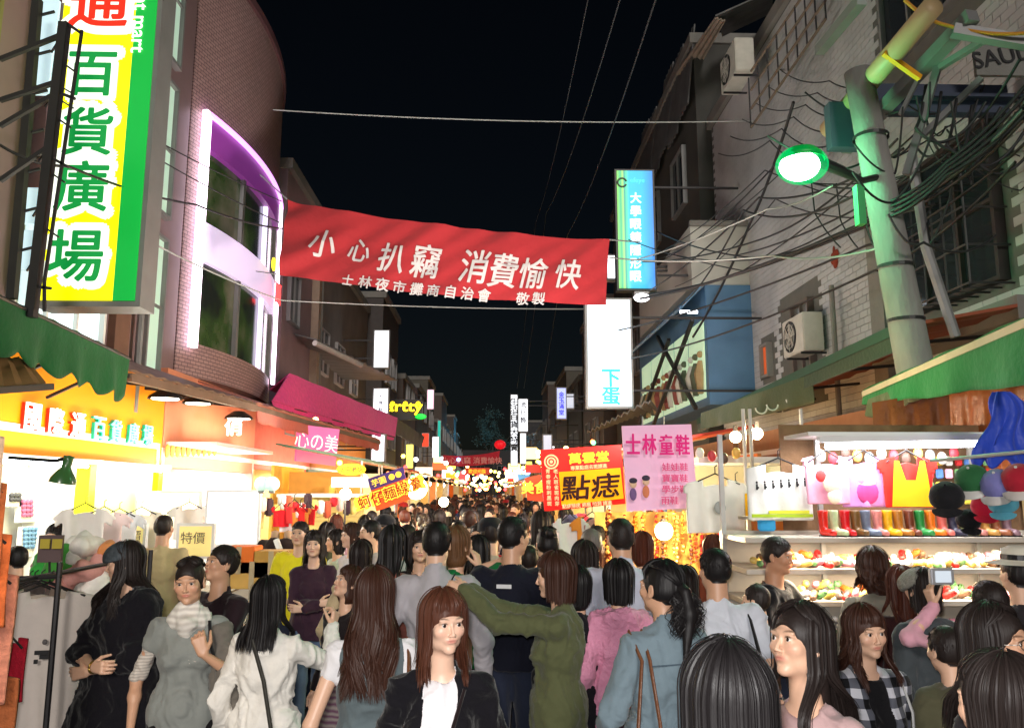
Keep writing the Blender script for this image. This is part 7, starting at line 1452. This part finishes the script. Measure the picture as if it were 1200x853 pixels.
for lb, x, t, Y, yaw, hr_, sty, c, sk, male, ex in M2:
    sp_ = dict(male=bool(male)); kw = {}
    if ex == 'fold': sp_.update(R=dict(w=(-.06, .18, 1.12), pole=(1, 0, -1), d=(-1, .1, .1), n=(0, -1, 0)), L=dict(w=(.06, .20, 1.08), pole=(-1, 0, -1), d=(1, .1, .1), n=(0, -1, 0)))
    if ex == 'cap': sp_.update(R=dict(w=(.12, .06, 1.46), pole=(1, 0, -.8), d=(-.2, .1, 1), n=(-1, 0, 0)))
    h = person(lb, x, t, Y, yaw=yaw, q=2 if 120 < abs(yaw) or Y < 3.6 else 1, skin=sk, hair=hr_, style=sty, hlen=.22 if sty == 'long' else .13, fringe=(len(lb) % 2 == 0), head=(8*math.sin(x), 3, 0), spec=sp_,
        tops=[dict(m=C('mid_%d' % x, c), name='jacket' if ex == 'hood' else 'top', hood=ex == 'hood', sleeve='short' if male and c[0] > 190 else 'long', hem=.8, bulk=.02 if ex == 'hood' else .006)], bottom_m=JB if ex == 'fold' else J)
    if ex == 'cap': g = MB(); g.lathe([(.10, .03), (.098, .08), (.06, .125), (0, .132)], 18, Matrix.Translation(Vector(HC)+Vector((0, -.01, 0)))); acc(h, 'cap', C('dark_cap', (28, 28, 34)), g)
    if ex == 'glasses': g = MB(); [g.tube([Vector(HC)+Vector((s*.031+.024*math.cos(t_), .095, .006+.018*math.sin(t_))) for t_ in np.linspace(0, 6.283, 13)], .003, 5, cap=False) for s in (-1, 1)]; acc(h, 'glasses', BK, g)
    if ex == 'cap' : pass
print('people', time.time()-T0)
print('heights', [(p['label'][:18], round(p.scale[0]*1.705, 2), round(p.location.y, 1)) for p in PEOPLE])
# ================= crowd down the street: base figures copied with their parts
rng = random.Random(21)
styles = [('short', True), ('long', False), ('bob', False), ('pony', False), ('short', True), ('long', False)]
bases = []; n0 = len(PEOPLE)
for k, (sty, male) in enumerate(styles):
    b = person('base', 0, 0, 0, 0, q=1 if k < 6 else 0, hair='black', style=sty, hlen=.2, at=(0, 0, 0), H=1.66, top_m=BK, spec=dict(male=male), nstr=50, fringe=False, tops=[dict(m=BK, name='top', hem=.8)]); bases.append(b)
tops_ = [('black', (22, 20, 24)), ('white', (214, 212, 212)), ('charcoal grey', (70, 70, 76)), ('dark brown', (74, 50, 40)), ('navy', (34, 40, 70)), ('beige', (180, 160, 124)), ('dull red', (150, 40, 44)), ('olive', (84, 86, 60)), ('pale pink', (214, 160, 172)), ('pale blue', (150, 168, 190)), ('light grey', (160, 160, 160)), ('bright red', (210, 30, 36))]
wts = [11, 17, 6, 6, 6, 12, 7, 5, 9, 9, 10, 5]
hs_ = ['black', 'soft', 'soft', 'brown', 'auburn', 'black']
PCOPY = []; place = {}; taken = [(p.location.x, p.location.y) for p in PEOPLE[:n0]]
used = {}
def crowd_copy(x, y, H, yaw, k, tc, hc, label, group):
    c = copy_tree(bases[k]); c.location = (x, y, 0); c.rotation_euler = (rng.uniform(-.05, .05), rng.uniform(-.05, .05), yaw); s = H/1.705; c.scale = (s, s, s); c['label'] = label; c['group'] = group; PCOPY.append(c)
    for ch in c.children:
        n = ch.name.split('.')[0]
        if n in ('top', 'hair', 'trousers'):
            ch.material_slots[0].link = 'OBJECT'
            ch.material_slots[0].material = C('crowd_'+tops_[tc][0].replace(' ', '_'), tops_[tc][1]) if n == 'top' else (hairmat(hc, HAIR[hc]) if n == 'hair' else (J if tc % 2 else BK))
    return c
cnt = 0; Yc = 6.6; pts = []
while Yc < 70 and cnt < 240:
    step = .34+.012*Yc
    xl, xr = (-1.75-.02*Yc, .95+.018*Yc)
    if Yc > 9: xl, xr = -1.9, 1.35
    n = max(3, int((xr-xl)/(.52+.006*Yc)))
    if Yc > 22: n = max(3, n-1)
    for i in range(n):
        x = xl+(xr-xl)*(i+rng.uniform(.1, .9))/n; y = Yc+rng.uniform(-.22, .22)*(1+Yc*.03)
        if any((x-a)**2+(y-b)**2 < .16 for a, b in taken): continue
        taken.append((x, y)); tc = rng.choices(range(12), wts)[0]; k = rng.randrange(6); hc = rng.choice(hs_); toward = rng.random() < .33; H = rng.uniform(1.54, 1.74)+(.03 if styles[k][1] else 0)
        hn = {'short': 'short haired person', 'long': 'long haired woman', 'bob': 'bob haired woman', 'pony': 'woman with a ponytail'}[styles[k][0]]; way = 'facing us' if toward else 'from behind'
        zone = 'far crowd' if Yc > 22 else ('middle crowd' if Yc > 11 else 'nearer crowd')
        side = 'on the left' if x < -.7 else ('on the right' if x > .5 else 'in the centre')
        lb = '%s, %s top, %s, %s %s' % (hn, tops_[tc][0], way, zone, side)+''
        crowd_copy(x, y, H, (math.pi if toward else 0)+rng.uniform(-.5, .5), k, tc, hc, lb, 'crowd filling the street'); cnt += 1
        if rng.random() < .10:
            c_ = COL.objects[-1]; r_ = PCOPY[-1]; g = MB(); g.lathe([(.102, .035), (.10, .08), (.06, .125), (0, .132)], 14, Matrix.Translation(Vector(HC)+Vector((0, -.012, 0)))); g.box((-.06, .06, 1.612), (.06, .17, 1.622)); acc(r_, 'cap', C('cap_c%d' % (cnt % 5), [(200, 198, 196), (30, 30, 36), (150, 30, 36), (60, 70, 90), (220, 210, 190)][cnt % 5]), g)
    Yc += step
for b in bases:
    for ch in list(b.children_recursive): bpy.data.objects.remove(ch)
    PEOPLE.remove(b); bpy.data.objects.remove(b)
print('crowd', cnt, time.time()-T0)
# ================= far street: facades, signs, stall lights
fac = [mat('far_a', (.05, .042, .04)), mat('far_b', (.08, .06, .05)), mat('far_c', (.035, .035, .04)), mat('far_d', (.09, .08, .06))]
yy = 31; k = 0
while yy < 120:
    for sd_ in (-1, 1):
        w_ = rng.uniform(5, 8); h_ = rng.uniform(7, 11) if sd_ < 0 else rng.uniform(6, 10.5)
        x = -4.3 if sd_ < 0 else 4.4
        b = building('%s dark terrace house far down the %s side, number %s from the camera' % (['plain', 'brown', 'narrow', 'grimy'][k % 4], 'left' if sd_ < 0 else 'right', ['first', 'second', 'third', 'fourth', 'fifth', 'sixth', 'seventh', 'eighth', 'ninth', 'tenth', 'eleventh', 'twelfth', 'thirteenth', 'fourteenth'][k]), yy, yy+w_, h_, sd_, fac[(k+(sd_ > 0)) % 4], x=x, depth=5)
        for j in range(2):
            for i in range(2): put(window(None, (x+(.0 if sd_ < 0 else -.0), yy+w_*(.3+.4*i), 4.3+j*2.6), 1.2, 1.3, '+x' if sd_ < 0 else '-x', M_glass if (i+j+k) % 3 else glow('dim_window', (120, 100, 70), .35), M_grey, 1), b)
    yy += 7.6; k += 1
end = thing('building', 'dark building closing the far end of the street', 'building', (0, 122, 0)); g = MB(); g.box((-14, 122, 0), (14, 126, 8)); put(g.build('wall', fac[2]), end)
for i in range(6): put(window(None, (-8+i*3.2, 122, 5), 1.3, 1.3, '-y', M_glass, M_grey, 1), end)
# second banner
b2 = thing('banner', 'second red banner far down the street with faint pale characters', 'banner', (0, 40, 4)); Y2 = 40
c0, c1, d1, d0 = P(519, 533, Y2), P(586, 528, Y2), P(584, 541, Y2), P(520, 545, Y2)
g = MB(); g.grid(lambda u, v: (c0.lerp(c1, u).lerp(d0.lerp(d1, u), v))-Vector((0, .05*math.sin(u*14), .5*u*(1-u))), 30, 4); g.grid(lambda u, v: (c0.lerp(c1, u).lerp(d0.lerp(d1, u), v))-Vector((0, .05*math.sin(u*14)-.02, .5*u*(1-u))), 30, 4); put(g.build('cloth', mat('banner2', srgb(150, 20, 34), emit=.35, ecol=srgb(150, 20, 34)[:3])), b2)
p = P(553, 539, Y2-.15); put(lettering('小心扒竊 消費愉快', .34, FACE_CAM((p.x, p.y, p.z-.02)), mat('pale_brown', srgb(190, 120, 110), emit=.3, ecol=srgb(190, 120, 110)[:3]), None, .01, .01), b2)
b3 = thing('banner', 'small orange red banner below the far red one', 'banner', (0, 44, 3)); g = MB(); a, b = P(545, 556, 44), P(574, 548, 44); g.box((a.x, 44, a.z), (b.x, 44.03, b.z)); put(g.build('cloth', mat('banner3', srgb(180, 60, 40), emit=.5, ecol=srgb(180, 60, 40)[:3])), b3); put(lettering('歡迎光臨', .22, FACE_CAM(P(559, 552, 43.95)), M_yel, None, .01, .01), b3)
# market stalls along both sides beyond the near ones
cl = [(255, 214, 130), (255, 240, 200), (255, 190, 90), (240, 246, 255), (255, 170, 70), (250, 226, 150)]
sc_ = [(150, 90, 50), (180, 60, 50), (200, 180, 150), (120, 70, 90), (214, 160, 70), (90, 110, 90)]
cc_ = ['amber', 'cream', 'orange', 'cold white', 'deep amber', 'pale gold']
ORD = 'first second third fourth fifth sixth seventh eighth ninth tenth eleventh twelfth thirteenth fourteenth fifteenth sixteenth'.split()
i = 0
ylist = [9.4, 11.6, 14, 16.6, 19.4, 22.4, 25.8, 29.5, 33.5, 38, 43, 49, 56, 64, 73, 84]
for sd_ in (-1, 1):
    for n_, y in enumerate(ylist):
        if sd_ < 0 and y < 13.5: i += 1; continue
        if sd_ > 0 and y < 9: continue
        xf = -2.25 if sd_ < 0 else 1.65; wd = 2.0; dp = 1.5; w_ = (ylist+[96])[n_+1]-y-.35
        j = i % 6; r = thing('market_stall', '%s lit market stall, %s along the %s side of the crowd' % (cc_[j], ORD[n_], 'left' if sd_ < 0 else 'right'), 'stall', (xf, y, 0)); s = sd_; xb = xf+s*dp
        g = MB(); g.box((min(xf, xb), y, .12), (max(xf, xb), y+w_, .85)); put(g.build('counter', mat('counter_%d' % j, srgb(*sc_[j]))), r)
        g = MB(); g.box((min(xb, xb+s*.05), y, .85), (max(xb, xb+s*.05), y+w_, 2.4)); put(g.build('back_wall', mat('stall_back_%d' % j, srgb(*[min(255, int(c*1.25)) for c in sc_[(j+2) % 6]]))), r)
        g = MB(); g.box((min(xf, xb), y+w_, .85), (max(xf, xb), y+w_+.04, 2.3)); put(g.build('side_panel', mat('stall_side_%d' % (j % 3), srgb(*[(236, 206, 150), (226, 150, 90), (230, 226, 210)][j % 3]))), r)
        put(sheet('awning', (xb, y, 2.75), (xf-s*.35, y, 2.42), (xf-s*.35, y+w_, 2.42), (xb, y+w_, 2.75), cloth('stall_awn_%d' % j, sc_[(j+3) % 6]), wave=.01, wn=6), r)
        for px__ in (y+.03, y+w_-.05): g = MB(); g.box((xf-.015, px__, .12), (xf+.015, px__+.03, 2.5)); put(g.build('post', M_frame), r)
        for q in range(2 if y < 40 else 1):
            g = MB(); c = Vector((xf+s*.2, y+w_*(.3+.4*q), 2.22)); g.sphere(c, .05+.0012*y, 8, 6); put(g.build('bulb', glow('stall_bulb_%d' % j, cl[j], 22)), r)
        point((xf+s*.35, y+w_*.5, 2.05), 60+y*1.3, tuple(srgb(*cl[j])[:3]), .1)
        if y < 36:
            for q in range(int(7)):
                gx = MB(); yy_ = y+.1+(w_-.25)*q/6; zz = 1.3+.35*((q*7+i) % 3)/3
                gx.cbox((xf+s*.5, yy_, zz+.35), (.10, .2, .36)); o = gx.build('hung_cloth', mat('hung_%d' % ((q*3+i) % 7), srgb(*[(230, 220, 210), (200, 50, 60), (240, 190, 80), (90, 60, 60), (220, 130, 150), (120, 150, 180), (245, 240, 235)][(q*3+i) % 7])), None, bevel=.02); put(o, r)
        # panel sign on the stall end facing the camera
        if n_ % 2 == (sd_ > 0) and y > 24:
            g = MB(); z0 = 2.5+.2*(n_ % 3); g.box((xf-s*.1-.28, y-.06, z0-.1), (xf-s*.1+.28, y-.02, z0+.2)); put(g.build('sign_panel', glow('stall_sign_%d' % ((i*5) % 6), [(250, 240, 220), (230, 60, 40), (250, 190, 50), (240, 246, 255), (250, 120, 60), (120, 190, 240)][(i*5) % 6], .75)), r)
        i += 1
# far sparkle of lamps and little signs
spk = [((245, 248, 255), 3), ((255, 210, 120), 4), ((255, 120, 60), 2), ((250, 230, 80), 3), ((90, 220, 130), 2), ((255, 60, 60), 2), ((120, 170, 255), 2)]
nm_ = ['white', 'warm yellow', 'orange', 'lemon', 'green', 'red', 'blue']
for q in range(120):
    Y = rng.uniform(16, 90); sd_ = rng.choice((-1, 1)); x = sd_*rng.uniform(1.5, 4.1) if sd_ < 0 else rng.uniform(1.3, 4.0); z = rng.uniform(2.0, 3.3)+.008*Y
    j = rng.choice((0, 1, 1, 1, 2, 3, 3, 4, 5, 6)); g = MB()
    if q % 4 == 0 and Y > 34: j = rng.choice((0, 0, 1, 5, 3)); w_, h_ = rng.choice(((.3, 1.1), (.8, .4), (.5, .5))); g.box((x-w_/2, Y, z), (x+w_/2, Y+.1, z+h_)); o = g.build('shop_light', glow('spk_%d' % j, *spk[j])); tag(o, 'small %s lit sign panel among the distant stalls' % nm_[j], 'sign', 'small lit signs far down the street')
    else: g.sphere((x, Y, z), .04+.0014*Y, 6, 4); o = g.build('lamp_bulb', glow('spkb_%d' % j, spk[j][0], spk[j][1]*4)); tag(o, 'tiny %s lamp glowing among the distant stalls' % nm_[j], 'lamp', 'tiny lamps far down the street')
for q in range(90):
    Y = rng.uniform(45, 118); j = rng.choice((0, 1, 1, 2, 3, 5)); tag(MB().sphere((rng.uniform(-3.2, 3.0), Y, rng.uniform(1.9, 3.6)), .035+.0014*Y, 6, 4).build('lamp_bulb', glow('spkb_%d' % j, spk[j][0], spk[j][1]*4)), 'tiny %s lamp glowing among the distant stalls' % nm_[j], 'lamp', 'tiny lamps far down the street')
# dim tree with blue green glow near the end
def tree(x, y, h, label):
    r = thing('tree', label, 'tree', (x, y, 0)); g = MB(); g.tube([(x, y, 0), (x+.1, y, h*.35), (x-.1, y, h*.6)], .25, 8, .12)
    for a in range(5): g.tube([(x, y, h*.45), (x+math.cos(a*1.26)*h*.18, y+math.sin(a*1.26)*h*.18, h*.72)], .08, 5, .03)
    put(g.build('trunk', mat('bark', (.05, .04, .03))), r); R_ = np.random.default_rng(5); n = 2600; c = R_.normal(0, 1, (26, 3)); c /= np.linalg.norm(c, axis=1)[:, None]; c = c*R_.uniform(.4, 1, (26, 1))*[h*.2, h*.2, h*.22]+[x, y, h*.75]
    V = []; F = []
    for i_ in range(n): p = c[R_.integers(26)]+R_.normal(0, .3, 3); a = R_.normal(0, 1, 3); a /= np.linalg.norm(a); b = np.cross(a, R_.normal(0, 1, 3)); b /= np.linalg.norm(b); V += [p-a*.12, p+b*.07, p+a*.12, p-b*.07]; F.append([4*i_, 4*i_+1, 4*i_+2, 4*i_+3])
    put(link('crown', mesh_np('crown', np.array(V), np.array(F), mat('foliage_dark', (.04, .07, .06)))), r)
tree(.3, 108, 13, 'dim dark tree with a faint blue glow at the end of the street')
point((.0, 100, 9), 900, (.1, .5, .8), .5)  # blue light added for the tree, no bulb stands here
# scooter lantern chair bits: red lantern far
ln = thing('lantern', 'small red lantern sign glowing beyond the second banner', 'lantern', P(586, 521, 41)); g = MB(); g.sphere(P(586, 521, 41), (.3, .2, .24), 12, 8); put(g.build('shade', glow('lantern_red', (200, 20, 30), 1)), ln); g = MB(); c = P(586, 521, 41); g.cbox((c.x, c.y, c.z+.26), (.1, .1, .06)); put(g.build('cap', M_black), ln)
# a faint closed box of warm haze is not needed: the air in the photograph is clear
print('total', time.time()-T0, len(bpy.data.objects))
